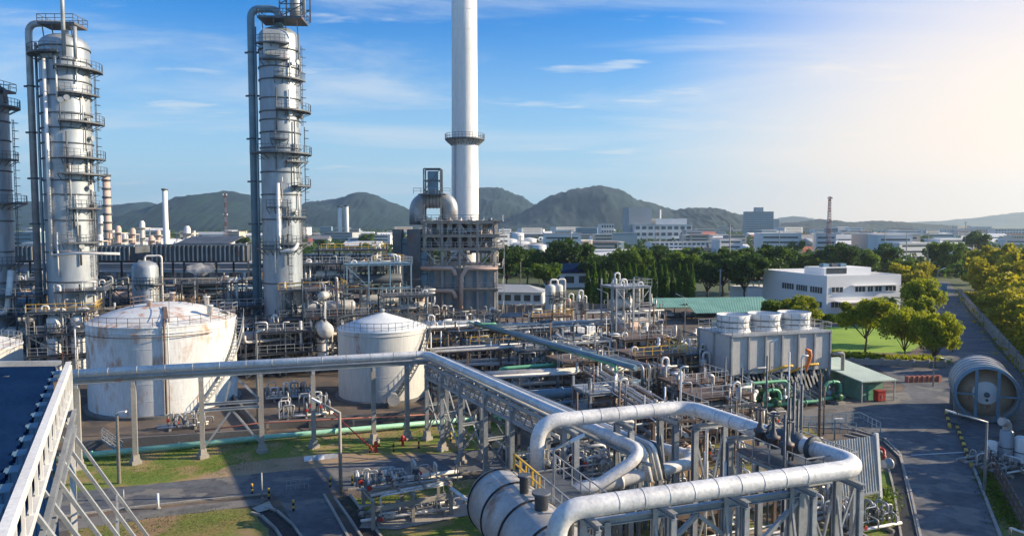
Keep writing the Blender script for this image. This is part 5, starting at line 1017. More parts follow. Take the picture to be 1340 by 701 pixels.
q = pts[2].lerp(pts[3], .36); d = (pts[3] - pts[2]).normalized()
for s in (-1.6, 1.2): B().lathe(q + d * s, [(.46, 0), (.66, .01), (.66, .18), (.46, .19)], 24, axis=d).build('flange', 'steel', t)
B().lathe(q + d * -.9, [(.46, 0), (.6, .4), (.6, 1.4), (.46, 1.9)], 24, axis=d).build('expansion_joint', 'galvd', t)
for s in (-.3, .5): B().lathe(pts[2] + L1.normalized() * .1 + Z * (s * .0), [(.2, 1.0), (.2, 1.3 + .05 * s), (.27, 1.31), (.27, 1.42)], 12, axis=L1).build('blind_nozzle', 'galv', t) if s > 0 else None
# valve platform around the joint
def deck(name, label, c, w, d, z, h_rail=1.1, m='galvd', legs=True, cat='platform', rot=GA, colm='galv', rails='closed', group=None):
    a = Vector((math.cos(rot), math.sin(rot), 0)); n = Vector((-math.sin(rot), math.cos(rot), 0)); c = Vector((c[0], c[1], 0)); t = thing(name, label, cat, tuple(c), 0, group)
    b = B(); b.obox(c + Z * z, a * w / 2, n * d / 2, Z * .06); b.build('deck', m, t)
    for sg in (-1, 1): B().ibeam(c + n * sg * d / 2 - a * w / 2 + Z * (z - .2), c + n * sg * d / 2 + a * w / 2 + Z * (z - .2), .16, .26).build('beam', colm, t); B().ibeam(c + a * sg * w / 2 - n * (d / 2 - .1) + Z * (z - .22), c + a * sg * w / 2 + n * (d / 2 - .1) + Z * (z - .22), .14, .22).build('beam', colm, t)
    cn = [c - a * w / 2 - n * d / 2 + Z * z, c + a * w / 2 - n * d / 2 + Z * z, c + a * w / 2 + n * d / 2 + Z * z, c - a * w / 2 + n * d / 2 + Z * z]
    B().rail(cn, h_rail, .06, 1.2, True).build('railing', colm, t)
    if legs:
        for q in cn: q = q.lerp(c + Z * z, .04); B().beam((q.x, q.y, 0), (q.x, q.y, z - .1), .24).build('column', colm, t)
        B().beam((cn[0].x, cn[0].y, .3), (cn[1].x, cn[1].y, z - .4), .1).build('brace', colm, t); B().beam((cn[1].x, cn[1].y, .3), (cn[0].x, cn[0].y, z - .4), .1).build('brace', colm, t)
    return t, cn
deck('valve_platform', 'raised grey valve platform where the huge pipe has its joint', q - V * .3, 3.4, 5.4, ZP - 1.0)
for k in range(3): # valve bodies over the joint
    p = q + U * (-1.5 + .2 * k) + V * (-1.4 + 1.3 * k) - Z * .2; t = thing('gate_valve', ['gate valve on the joint platform, on the yard side', 'middle gate valve on the joint platform', 'gate valve on the joint platform, on the junction side'][k], 'valve', tuple(p)); B().lathe(p, [(.3, 0), (.3, .5), (.38, .52), (.38, .66), (.22, .7), (.1, 1.1), (.05, 1.9)], 12).build('body', 'steel', t)
    B().lathe(p + Z * 1.8, [(.3, 0), (.34, .02), (.34, .07), (.3, .09), (.3, 0)], 16, caps=False).build('handwheel', 'galvd', t)
# tall instrument risers
for k in range(5): pipe_thing('vent_riser', f'{ORD[k]} thin vent riser around the joint platform, counted from the yard', [q + U * (-2.2 + 1.0 * k) + V * (-2 + k * .8) - Z * 4, q + U * (-2.2 + 1.0 * k) + V * (-2 + k * .8) + Z * (2.2 + .6 * (k % 3))], .07, 'galvd', 'vent pipe', group='vent risers at the joint')
# supports of the big loop : portal frames
def portal(c, w, z, label, m='galv', n=U, cw=.34, brace=True, group='steel portals below the huge pipe'):
    c = Vector((c[0], c[1], 0)); t = thing('support_portal', label, 'pipe support', tuple(c), 0, group); a, e = c - n * w / 2, c + n * w / 2
    for p in (a, e): B().ibeam(p, p + Z * z, cw, cw, .05).build('column', m, t); B().lathe(p, [(.4, 0), (.4, .25)], 4, smooth=False).build('footing', 'concrete', t)
    B().ibeam(a - n * .2 + Z * (z + .12), e + n * .2 + Z * (z + .12), .26, .3).build('beam', m, t)
    if brace: B().beam(a + Z * .5, e + Z * (z - .5), .12).build('brace', m, t); B().beam(e + Z * .5, a + Z * (z - .5), .12).build('brace', m, t)
    return t
for k, f in enumerate((.1, .32, .55, .78, .95)): portal(pts[1].lerp(pts[2], f) + V * .3, 1.5, ZP - .85, f'{ORD[k]} braced portal below the front run of the huge pipe, counted from the drum', n=V, cw=.26)
for k, f in enumerate((.2, .62, .85)): portal(pts[2].lerp(pts[3], f), 2.2, ZP - .85, f'{ORD[k]} portal below the side run of the huge pipe, counted from its outer bend', n=U)
for k, f in enumerate((.15, .45, .8)): portal(pts[3].lerp(pts[4], f), 1.8, ZP - .85, f'{ORD[k]} portal below the rear run of the huge pipe, counted from the upper bend', n=V)
# pale truss in front of the front run
t = thing('steel_truss', 'pale steel truss frame standing just in front of the huge silver pipe', 'truss', tuple(gp(800, 700, 5)))
TZ = 8.7; a_, e_ = gp(762, 686, TZ), gp(1047, 644, TZ)
fr = [a_.lerp(e_, f) for f in (0, .37, 1.0)]
for p in [a_, a_.lerp(e_, .10), fr[1], a_.lerp(e_, .72), e_]: B().ibeam((p.x, p.y, 0), (p.x, p.y, TZ), .3, .3, .05).build('column', 'galv', t)
B().ibeam(a_, e_, .3, .34, .05).build('top_beam', 'galv', t); B().ibeam(a_ - Z * 2.9, e_ - Z * 2.9, .22, .26).build('lower_beam', 'galv', t)
for k in range(4): p0, p1 = a_.lerp(e_, k / 4), a_.lerp(e_, (k + 1) / 4); B().beam(p0 - Z * (2.7 if k % 2 else .3), p1 - Z * (.3 if k % 2 else 2.7), .2).build('brace', 'galv', t); B().beam(p0 - Z * (5.4 if k % 2 == 0 else 3.1), p1 - Z * (3.1 if k % 2 == 0 else 5.4), .2).build('brace', 'galv', t)
# large drum
dc = gp(652, 654, 5.6); dr = 1.95; axd = -V
t = thing('horizontal_drum', 'big weathered horizontal drum with dark rings under the huge pipe', 'drum', tuple(dc))
B().lathe(dc, [(.02, -1.0), (dr * .45, -.86), (dr * .78, -.5), (dr * .95, -.2), (dr, 0), (dr, 13.5), (dr * .8, 14.2), (.02, 14.6)], 56, axis=axd, caps=False).build('shell', 'alur', t)
for s in (.15, 2.6, 5.4, 8.5, 11.5): B().lathe(dc + axd * s, [(dr + .002, 0), (dr + .05, .01), (dr + .05, .16), (dr + .002, .17)], 56, axis=axd, caps=False).build('strap', 'black', t)
for s in (1.6, 7, 12): c = dc + axd * s; B().obox(Vector((c.x, c.y, 2.1)), U * 1.6, V * .35, Z * 2.1).build('saddle', 'concrete', t)
for s, rr, h in ((4.2, .25, .9), (6.6, .35, .8), (9.8, .3, 1.2)): B().lathe(dc + axd * s + Z * (dr - .05), [(rr, 0), (rr, h), (rr * 1.4, h + .01), (rr * 1.4, h + .14)], 16).build('nozzle', 'galvd', t)
# yellow railed access platform along the drum
dp, cn = deck('access_platform', 'narrow yellow and grey access platform along the top of the big drum', dc + axd * 3.6 + U * 2.3, 2.2, 8.0, dc.z + dr * .75, legs=True)
B().rail([cn[3] + V * .05, cn[2] + V * .05], 1.1, .09, 1.0).build('yellow_railing', 'yellow', dp); B().rail([cn[3] - U * .05, cn[3].lerp(cn[0], .5) - U * .05], 1.1, .09, 1.0).build('yellow_railing', 'yellow', dp)
# second level hairpin pipes
h0 = gp(898, 603, 6.6)
t = pipe_thing('hairpin_pipe', 'silver hairpin pipe turning back in the middle of the valve yard', [gp(742, 556, 6.8) , gp(905, 597, 6.6) + V * .3, gp(905, 600, 6.6) - V * .6 - U * .3, gp(836, 622, 6.4), gp(775, 638, 6.0), gp(760, 668, 4.6)], .40, 'alu', 'pipe', 1.0, n=24, flanges=3)
pipe_thing('silver_pipe', 'thinner silver pipe leaving the hairpin junction towards the drum', [gp(800, 625, 6.4), gp(765, 634, 6.3), gp(722, 631, 5.9), gp(700, 618, 5.2)], .26, 'alu', bend=.8, n=18, flanges=3)
for k, (px, py, z) in enumerate(((805, 622, 6), (868, 612, 6), (770, 640, 5.6), (830, 590, 6.2))): portal(gp(px, py, z), 1.4, z - .6, f'{ORD[k]} slim portal below the silver hairpin pipe', n=V, cw=.22, group='slim portals below the hairpin pipe')

# ================================================================== SHED AT THE VIEWER'S SIDE AND ITS LATTICE WALL
K = gp(83, 478, 14.2); Lw = 27
V_keep, U_keep = V, U; V = -(at(2, 690, 19.0) - K); V.z = 0; V.normalize(); U = Vector((V.y, -V.x, 0))
t = thing('corrugated_shed', 'dark blue corrugated metal roof ending in a pale gutter beam', 'shed', tuple(K))
b = B(); n = 62; roofw = 26; dz_ = .0
for k in range(n + 1):                                   # corrugation profile running away from the gutter
    s = Lw * 1.1 * k / n; z = (.2 if k % 2 else -.2)
    p = K - V * (s + .1) + Z * (z - .1); b.v += [tuple(p - U * .35), tuple(p - U * roofw + Z * 2.0)]
for k in range(n): i = 2 * k; b.face((i, i + 1, i + 3, i + 2))
b.build('roof', 'roofblue', t)
B().beam(K + Z * .12 - U * .1, K + Z * .16 - U * roofw + Z * 2.0, .3, .3).build('ridge_trim', 'galv', t)
B().beam(K - V * 2.2 + Z * .05 - U * 2, K - V * 8.2 + Z * .35 - U * 5.5, .14).build('roof_cable', 'galvd', t)
B().obox(K - V * Lw / 2 - U * .55 - Z * 7.2, U * .04, V * Lw / 2, Z * 6.9).build('side_wall', 'roofblue', t)
for k in range(12): B().obox(K - V * (2 + 1.9 * k) - U * .25 - Z * .02, U * .2, V * .4, Z * .02).build('gutter_bracket', 'pipeb', t)
t = thing('steel_gantry', 'pale steel gantry of parallel beams and slanting struts beside the corrugated shed', 'gantry', tuple(K))
q = K + U * .25
B().ibeam(q, q - V * Lw, .26, .40, .05).build('top_beam', 'white', t); B().ibeam(q - Z * 1.6, q - V * Lw - Z * 1.6, .24, .30, .05).build('middle_beam', 'white', t)
for z in (2.6, 3.5): B().ibeam(q - Z * z + U * .2, q - V * Lw - Z * z + U * .2, .2, .26).build('lower_beam', 'galv', t)
for k in range(13): p = q - V * (1 + 1.85 * k); B().beam(p - Z * .1, p - Z * 1.5, .1).build('short_post', 'white', t)
for k in range(2): p = q + U * (.2 * k) - V * (.02); B().ibeam(p, Vector((p.x, p.y, 0)), .3, .3, .05).build('corner_post', 'white', t) if k == 0 else None
sv = at(193, 701, 40.6) - at(85, 553, 39.3)
for k, (px, py) in enumerate(((85, 553), (79, 570), (72, 590), (64, 613), (55, 640), (45, 670))):
    p = at(px, py, 39.3 - 3.1 * k); B().beam(p, p + sv * (1.5 if k == 0 else 1.25), .15).build('slanting_strut', 'galv', t)
p = at(85, 553, 39.3)
for f, L in ((.62, 9), (1.05, 11)): c = p + sv * f; B().beam(c, c - V * L - Z * .9, .09).build('purlin', 'galv', t); B().beam(c, Vector((c.x, c.y, 0)), .13).build('prop', 'galv', t); B().beam(c - V * 3, Vector((c.x, c.y, 0)) - V * 3, .1).build('prop', 'galv', t)
c = p + sv * .62; B().beam(c - Z * 3.5, c - V * 7 - Z * .8, .09).build('brace', 'galv', t); B().beam(c - Z * .3, c - V * 7 - Z * 4.5, .09).build('brace', 'galv', t)
V, U = V_keep, U_keep

# ================================================================== PIPE RACKS, AIR COOLERS, PROCESS UNITS
def rack(name, label, c0_, c1_, w, levels, bay, pipes, m='galvd', colw=.25, seed=0, cat='pipe rack', braces=True, fill=.85, pm=('pipe', 'alu', 'galv', 'alur', 'alur', 'brown')):
    a = Vector((c0_[0], c0_[1], 0)); e = Vector((c1_[0], c1_[1], 0)); L = (e - a).length; d = (e - a) / L; n = Vector((-d.y, d.x, 0)); t = thing(name, label, cat, tuple(a)); r = random.Random(seed)
    nb = max(1, round(L / bay)); H_ = levels[-1]
    for k in range(nb + 1):
        p = a + d * L * k / nb
        for sg in (0, 1): B().beam(p + n * w * sg, p + n * w * sg + Z * H_, colw).build('column', m, t)
        for z in levels: B().beam(p - n * .3 + Z * z, p + n * (w + .3) + Z * z, .16, .22).build('cross_beam', m, t)
        if braces and k < nb and k % 2 == 0:
            p2 = a + d * L * (k + 1) / nb; B().beam(p + Z * .4, p2 + Z * levels[0], .12).build('brace', m, t); B().beam(p2 + Z * .4, p + Z * levels[0], .12).build('brace', m, t)
    for sg in (0, 1): B().beam(a + n * w * sg + Z * (levels[0] - .6), e + n * w * sg + Z * (levels[0] - .6), .2, .3).build('side_beam', m, t)
    for z in levels:
        s = .15
        while s < w - .1:
            rr = r.choice((.05, .07, .07, .09, .11, .15, .21)); s += rr
            if s > w: break
            if r.random() < fill:
                x0 = 0 if r.random() < .7 else r.uniform(0, L * .4); x1 = L if r.random() < .7 else r.uniform(L * .6, L); P = [a + d * x0 + n * s + Z * (z + .14 + rr), a + d * x1 + n * s + Z * (z + .14 + rr)]
                if r.random() < .35: P.append(P[-1] + Z * r.choice((-2.2, 1.2, 1.8))); 
                if r.random() < .3: P.insert(0, P[0] + Z * r.choice((-2.0, 1.0, 1.6)))
                B().tube(P, rr, 9, bend=rr * 3).build('pipe', r.choice(pm), t)
            s += rr + r.uniform(.05, .3)
    return t
def axis_pt(px, py, z=0): return gp(px, py, z)
# rack below / beyond the second bridge, along the v direction
p = gp(700, 560, 0); 
rack('pipe_rack', 'low pipe rack of parallel silver lines below the second pipe bridge', gp(640, 520, 5) , gp(835, 600, 5), 3.0, (3.6, 5.0), 5, None, seed=1, pm=('alu', 'galv', 'pipe', 'alu'))
rack('pipe_rack', 'pipe rack carrying the long blue-green duct in the process area', gp(612, 424, 6), gp(826, 480, 6), 3.4, (3.4, 5.6), 6, None, seed=2, pm=('pipe', 'greenpipe', 'alur', 'galv'))
pipe_thing('blue_green_duct', 'long straight blue-green duct sloping across the middle of the plant', [gp(622, 423, 6.9), gp(832, 481, 6.9)], .36, 'pipeb', 'duct', n=4, sup=0); pipe_thing('green_pipe', 'green pipe running alongside the blue-green duct', [gp(612, 421, 6.5) - Z * 2, gp(612, 421, 6.6), gp(806, 478, 6.6), gp(806, 478, 6.6) - Z * 1.4], .17, 'greenpipe', bend=.7)
pipe_thing('green_pipe', 'green pipe with a raised loop behind the second bridge', [gp(655, 505, 0), gp(655, 482, 5.0), gp(775, 473, 5.0), gp(775, 473, 3.9)], .22, 'greenpipe', bend=.7, flanges=4); pipe_thing('green_pipe', 'dark green pipe dropping to the ground behind the second bridge', [gp(654, 560, 0), gp(654, 484, 4.6), gp(742, 476, 4.6), gp(742, 476, 3)], .24, 'greenpipe', bend=.8, flanges=3)
pipe_thing('green_pipe', 'small green pipe hoop at the start of the blue-green duct', [gp(626, 424, 6), gp(626, 424, 8), gp(648, 423, 8), gp(648, 423, 6)], .14, 'greenpipe', bend=.5)
pipe_thing('grey_pipeline', 'fat blue-grey pipeline passing behind the second bridge', [gp(690, 518, 3.4), gp(808, 508, 3.4), gp(850, 500, 3.4)], .55, 'pipeb', sup=4, n=20, flanges=2); pipe_thing('grey_pipeline', 'slimmer pipe just in front of the fat blue-grey pipeline', [gp(690, 531, 2.8), gp(815, 520, 2.8)], .24, 'pipeb', sup=4)
pipe_thing('white_pipeline', 'white insulated pipe run high beside the tank pipework', [gp(548, 424, 6.5), gp(618, 422, 6.5), gp(626, 421, 6.5)], .42, 'white', sup=3); pipe_thing('white_drum_pipe', 'short thick white horizontal pipe in front of the domed tank', [gp(735, 452, 5), gp(792, 446, 5)], .62, 'white', sup=2, n=20)
rk = [((-8, 78), (14, 84), 4, (3.0, 4.6), 'wide grey pipe rack crossing behind the rear run of the huge pipe', 3), ((-10, 92), (24, 104), 5, (3.2, 5.2), 'long pipe rack between the beige tank and the cooling tower', 4), ((-9, 106), (24, 118), 5, (3.6, 5.8), 'pipe rack in front of the low domed white tank', 5),
      ((16, 62), (11, 86), 4, (3.4, 5.0), 'rusty pipe rack leading from the hairpin to the process units', 6), ((24, 70), (17, 98), 3.5, (2.8, 4.4), 'brownish pipe rack beside the cooling tower yard', 7), ((-12, 128), (30, 141), 5, (3.0, 4.8), 'far pipe rack below the pale vertical columns', 8),
      ((-24, 104), (-6, 111), 4, (4, 6), 'dark pipe rack right behind the beige tank', 9), ((10, 48), (19, 51.5), 3, (2.6,), 'low pipe sleeper rack inside the valve yard, near its middle', 10), ((8, 41.5), (20, 46), 3, (1.4,), 'ankle-high pipe sleepers at the lower end of the valve yard', 11), ((3, 58), (13, 62), 3.5, (3.2, 4.6), 'short pipe rack just below the rear run of the huge pipe', 12), ((12, 88), (9, 112), 3, (3, 5), 'narrow rack tied to the rusty pink tank', 13)]
for a_, e_, w, lv_, lb, sd_ in rk: rack('pipe_rack', lb, a_, e_, w, lv_, 4.5, None, m='galvd' if sd_ % 2 else 'brown', seed=sd_)
# process frames with vessels
fr_i = 0
def drum_h(c, L, r, rot, m, label, group=None, saddle=True):
    a = Vector((math.cos(rot), math.sin(rot), 0)); c = Vector(c); t = thing('horizontal_vessel', short(label), 'vessel', tuple(c), 0, group); s = c - a * L / 2
    B().lathe(s, [(.02, -r * .5), (r * .6, -r * .4), (r * .9, -r * .18), (r, 0), (r, L), (r * .9, L + r * .18), (r * .6, L + r * .4), (.02, L + r * .5)], 24, axis=a, caps=False).build('shell', m, t)
    for f in (.2, .8): q = s + a * L * f; B().obox(q - Z * (r * .75), a * .12, Vector((-a.y, a.x, 0)) * r * .8, Z * r * .5).build('saddle', 'galvd', t)
    for f in (.3, .65): B().lathe(s + a * L * f + Z * r * .95, [(.12, 0), (.12, .45), (.2, .46), (.2, .56)], 10).build('nozzle', 'galvd', t)
    return t
def vessel_v(c, h, r, m, label, group=None, z0=0, plat=True, base=.15):
    c = Vector(c); t = thing('vertical_vessel', short(label), 'vessel', tuple(c), 0, group); zz = h * base
    B().lathe(c, [(r * .1 + r * .9, 0), (r * .95, zz * .98)], 20, caps=False).build('skirt', 'galvd', t)
    B().lathe(c + Z * zz, [(r, 0), (r, h - zz)] + [(r * math.cos(R(a)), h - zz + r * .6 * math.sin(R(a))) for a in (20, 40, 60, 88)], 24, caps=False).build('shell', m, t)
    for f in (.35, .6, .85): B().lathe(c + Z * h * f, [(r, 0), (r + .07, .01), (r + .07, .12), (r, .13)], 24, caps=False).build('ring', 'galvd', t)
    B().tube([c + Z * (h + r * .5), c + Z * (h + r * .6 + .8), c + U * (r + .5) + Z * (h + r * .6 + .8), c + U * (r + .5) + Z * 1], min(.16, r * .35), 8, bend=.5).build('outlet_pipe', 'alu', t)
    if plat and h > 6: platform_arc(c, r, h * .82, -100, 40, .8, 'galvd', t); B().ladder(c + polar(Vector((0, 0, 0)), r + .35, -30, 0), c + polar(Vector((0, 0, 0)), r + .35, -30, h * .85), (.6, .8, 0), .45).build('ladder', 'galvd', t)
    return t
def process_frame(label, cx, cy, w, d, levels, seed, m='galvd', rot=GA, nx=2, ny=1, clutter=8, vm=('alu', 'alur', 'tank', 'townpink', 'galvd'), short=None):
    r = random.Random(seed); a = Vector((math.cos(rot), math.sin(rot), 0)); n = Vector((-math.sin(rot), math.cos(rot), 0)); o = Vector((cx, cy, 0)) - a * w / 2 - n * d / 2; t = thing('process_structure', label, 'steel frame', (cx, cy, 0)); H_ = levels[-1]; sh = short or label
    for i_ in range(nx + 1):
        for j in range(ny + 1): p = o + a * w * i_ / nx + n * d * j / ny; B().beam(p, p + Z * (H_ + (1.2 if (i_ + j) % 2 else 0)), .22).build('column', m, t)
    for z in levels:
        for j in range(ny + 1): p = o + n * d * j / ny + Z * z; B().beam(p - a * .2, p + a * (w + .2), .16, .24).build('beam', m, t)
        for i_ in range(nx + 1): p = o + a * w * i_ / nx + Z * (z - .01); B().beam(p + n * .13, p + n * (d - .13), .14, .2).build('beam', m, t)
        if r.random() < .8: B().obox(o + a * w / 2 + n * d / 2 + Z * (z + .2), a * (w / 2 + .2), n * (d / 2 + .2), Z * .03).build('deck', m, t); B().rail([o - a * .2 - n * .2 + Z * (z + .2), o + a * (w + .2) - n * .2 + Z * (z + .2), o + a * (w + .2) + n * (d + .2) + Z * (z + .2)], 1.1, .065, 1.2).build('railing', 'galv' if r.random() < .7 else 'yellow', t)
    zz = [0] + list(levels)
    for k in range(len(levels)):
        for i_ in range(nx):
            if r.random() < .6: s0, s1 = (0, 1) if r.random() < .5 else (1, 0); B().beam(o + a * w * (i_ + s0) / nx + Z * (zz[k] + .2), o + a * w * (i_ + s1) / nx + Z * (zz[k + 1] - .2), .13).build('brace', m, t)
    for k in range(int(clutter * 1.7)):
        z = r.choice(zz[:-1]); x, y = r.uniform(.2, w - .2), r.uniform(-.3, d); rr = r.choice((.06, .09, .13, .2)); P = o + a * x + n * y + Z * z; q_ = r.random()
        if q_ < .45: pl = [P, P + Z * r.uniform(2, H_ - z + 1.5)]; pl += [pl[-1] + a * r.uniform(-2, 2)] if r.random() < .6 else []
        elif q_ < .8: pl = [P + Z * 1, P + Z * 1 + a * r.uniform(1.5, w * .6)]; pl += [pl[-1] + Z * r.uniform(-1, 2)]
        else: pl = [P, P + Z * 1.6, P + Z * 1.6 + n * r.uniform(1, 2.5), P + n * 1.2 + Z * .4]
        B().tube(pl, rr, 8, bend=rr * 3).build('pipe', r.choice(('alu', 'pipe', 'galv', 'alur', 'galvd')), t)
    B().ladder(o - a * .4 + n * .5, o - a * .4 + n * .5 + Z * (H_ + 1), n, .5, t=.07).build('ladder', 'galv', t)
    for k, z in enumerate(zz[:-1]):
        if r.random() < .85:
            L = r.uniform(.35, .6) * w; rr = min(.9, (zz[k + 1] - z) * .24); drum_h(o + a * r.uniform(.35, .65) * w + n * d * .4 + Z * (z + .3 + rr * 1.2), L, rr, rot, r.choice(vm), f'{["lying vessel on the ground", "lying vessel one deck up", "lying vessel on the second deck", "lying vessel on deck three", "lying vessel on deck four"][k]} in the {sh}')
        if r.random() < .6: vessel_v(o + a * r.choice((.12, .88)) * w + n * d * .5 + Z * (z + .2), (zz[k + 1] - z) * .85, .38, r.choice(vm), f'{["upright vessel on the ground", "upright vessel one deck up", "upright vessel on the second deck", "upright vessel on the third deck", "upright vessel on the fourth deck"][k]} in the {sh}', plat=False)
    return t
def PF(px, Y, w, d, lv_, seed, label, **k): return process_frame(label, xat(px, Y, 5), Y, w, d, lv_, seed, **k)
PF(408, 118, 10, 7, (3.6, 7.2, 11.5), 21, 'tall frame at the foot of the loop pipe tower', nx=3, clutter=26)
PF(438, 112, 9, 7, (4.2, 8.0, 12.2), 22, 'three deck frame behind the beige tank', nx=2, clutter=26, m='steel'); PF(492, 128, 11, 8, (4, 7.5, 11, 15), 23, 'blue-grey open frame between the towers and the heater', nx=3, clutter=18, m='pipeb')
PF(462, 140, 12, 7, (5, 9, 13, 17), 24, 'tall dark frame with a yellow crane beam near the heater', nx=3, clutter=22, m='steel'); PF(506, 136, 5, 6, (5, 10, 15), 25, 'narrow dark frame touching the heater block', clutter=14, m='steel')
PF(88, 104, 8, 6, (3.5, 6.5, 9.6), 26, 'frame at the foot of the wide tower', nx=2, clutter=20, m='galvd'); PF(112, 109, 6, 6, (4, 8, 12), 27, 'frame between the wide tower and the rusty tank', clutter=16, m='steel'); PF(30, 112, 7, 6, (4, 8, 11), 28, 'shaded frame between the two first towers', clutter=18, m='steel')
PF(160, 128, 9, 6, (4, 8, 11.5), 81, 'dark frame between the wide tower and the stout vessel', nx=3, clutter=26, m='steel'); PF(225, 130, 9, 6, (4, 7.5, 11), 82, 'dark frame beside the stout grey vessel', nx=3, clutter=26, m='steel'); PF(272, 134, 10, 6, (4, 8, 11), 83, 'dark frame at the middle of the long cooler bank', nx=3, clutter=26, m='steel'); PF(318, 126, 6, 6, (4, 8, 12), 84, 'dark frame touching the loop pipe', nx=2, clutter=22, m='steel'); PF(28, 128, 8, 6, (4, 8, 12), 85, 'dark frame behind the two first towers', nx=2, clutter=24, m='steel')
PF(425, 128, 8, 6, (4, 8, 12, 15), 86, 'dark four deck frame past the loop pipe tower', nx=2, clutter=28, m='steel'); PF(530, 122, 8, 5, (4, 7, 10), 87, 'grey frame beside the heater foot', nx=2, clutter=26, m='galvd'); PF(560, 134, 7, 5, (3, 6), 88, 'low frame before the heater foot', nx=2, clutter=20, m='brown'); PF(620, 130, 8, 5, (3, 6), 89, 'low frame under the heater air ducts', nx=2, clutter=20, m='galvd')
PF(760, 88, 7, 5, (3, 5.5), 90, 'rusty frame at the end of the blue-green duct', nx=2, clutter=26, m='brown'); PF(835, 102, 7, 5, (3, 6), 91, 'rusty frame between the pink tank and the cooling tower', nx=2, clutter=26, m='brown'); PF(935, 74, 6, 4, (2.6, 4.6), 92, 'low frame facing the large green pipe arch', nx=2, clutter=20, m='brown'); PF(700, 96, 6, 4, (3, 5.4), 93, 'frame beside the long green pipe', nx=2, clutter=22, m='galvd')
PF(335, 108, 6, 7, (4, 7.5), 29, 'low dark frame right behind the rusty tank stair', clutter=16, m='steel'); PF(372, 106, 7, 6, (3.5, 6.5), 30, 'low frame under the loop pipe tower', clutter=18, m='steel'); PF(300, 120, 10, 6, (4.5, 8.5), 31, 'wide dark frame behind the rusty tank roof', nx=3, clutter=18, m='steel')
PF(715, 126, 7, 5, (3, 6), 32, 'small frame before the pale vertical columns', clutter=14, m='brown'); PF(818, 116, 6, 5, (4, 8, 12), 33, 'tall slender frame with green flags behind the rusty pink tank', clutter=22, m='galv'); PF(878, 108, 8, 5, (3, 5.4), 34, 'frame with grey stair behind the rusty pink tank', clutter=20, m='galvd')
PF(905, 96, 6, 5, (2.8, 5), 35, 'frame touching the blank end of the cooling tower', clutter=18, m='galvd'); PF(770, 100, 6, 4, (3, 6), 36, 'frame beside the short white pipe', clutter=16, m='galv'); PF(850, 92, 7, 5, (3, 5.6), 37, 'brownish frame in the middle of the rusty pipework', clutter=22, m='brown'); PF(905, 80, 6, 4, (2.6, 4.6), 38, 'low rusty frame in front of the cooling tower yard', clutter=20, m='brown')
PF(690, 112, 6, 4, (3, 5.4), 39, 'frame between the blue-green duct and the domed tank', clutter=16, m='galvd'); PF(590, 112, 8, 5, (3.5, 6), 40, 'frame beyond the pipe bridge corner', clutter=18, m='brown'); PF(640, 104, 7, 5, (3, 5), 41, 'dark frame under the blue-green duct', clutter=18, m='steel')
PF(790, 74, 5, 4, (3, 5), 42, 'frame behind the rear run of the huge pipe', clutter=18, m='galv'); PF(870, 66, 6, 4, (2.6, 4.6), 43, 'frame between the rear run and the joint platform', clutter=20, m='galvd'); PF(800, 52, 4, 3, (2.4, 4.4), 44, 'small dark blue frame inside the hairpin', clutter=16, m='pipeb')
# free standing vertical columns
for j, (px, Y, h, r_, m_, lb) in enumerate(((720, 132, 10.5, .95, 'tank', 'first of two stout pale columns left alone near the bungalow'), (730, 133, 10.5, .95, 'tank', 'second stout pale column, joined to the first'), (744, 134, 8, .45, 'townpink', 'slim pinkish column beside the stout pale pair'), (757, 136, 8.5, .4, 'white', 'slim white column with a ball top'), (762, 136, 7.5, .35, 'townpink', 'slimmest pinkish column next to the ball-topped one'), (804, 118, 13, .4, 'galv', 'tall thin silver column before the columnar trees'), (812, 116, 12, .55, 'alu', 'silver column wrapped by the slender frame'), (192, 124, 14.5, 2.1, 'tower', 'stout grey vessel behind the rusty tank roof'), (205, 110, 4.5, .9, 'alur', 'small pale dome-topped vessel at the tank roof edge'), (72, 102, 8.6, .95, 'alu', 'first of twin silver vessels below the wide tower'), (103, 103, 8.6, .95, 'alu', 'second of twin silver vessels below the wide tower'), (422, 108, 5, .9, 'alu', 'short silver vessel on the loop tower side of the beige tank'), (560, 118, 6, .5, 'galv', 'slim vessel at the pipe bridge corner'), (920, 92, 4.5, .5, 'alur', 'small vessel beside the cooling tower casing'), (866, 86, 5, .4, 'townpink', 'small rosy vessel inside the rusty pipework'), (1030, 40, 4, .55, 'black', 'dark upright vessel below the front run of the huge pipe'))):
    vessel_v((xat(px, Y, 5), Y, 0), h, r_, m_, lb)
t = drum_h((xat(424, 106, 8), 106, 6.6), 3.4, 1.15, GA + 1.6, 'tank', 'pale round ended vessel facing out beside the beige tank'); drum_h((xat(425, 108, 10), 108, 11.4), 3, .65, GA + 1.2, 'alur', 'shiny silver vessel high on the three deck frame'); drum_h((xat(925, 84, 3), 84, 2.2), 3.5, .75, GA - .2, 'tank', 'cream lying vessel on the ground beside the green pipe arch'); drum_h((xat(30, 118, 9), 118, 9), 5, .9, .2, 'pipeb', 'blue-grey horizontal vessel in the shade of the wide tower')
# vertical dark green box
r_b = gp(1020, 520); t = thing('green_skid', 'dark green machinery skid below the cooling tower louvres', 'skid', tuple(q0 + ct_a * 3 - ct_n * .2)); o_ = q0 + ct_a * .8 + ct_n * .3
obx(o_, ct_a, ct_n, 5.4, 1.3, 1.5, .25).build('housing', 'greendk', t); obx(o_ - ct_n * .2, ct_a, ct_n, 5.8, 1.7, .25).build('base', 'concrete', t)
for k in range(4): obx(o_ + ct_a * (.4 + 1.3 * k) - ct_n * .01, ct_a, -ct_n, .8, .04, .8, .6).build('panel', 'black', t); B().lathe(o_ + ct_a * (.8 + 1.3 * k) + ct_n * .6 + Z * 1.75, [(.22, 0), (.22, .5), (.3, .52), (.3, .6)], 12).build('air_outlet', 'galv', t)
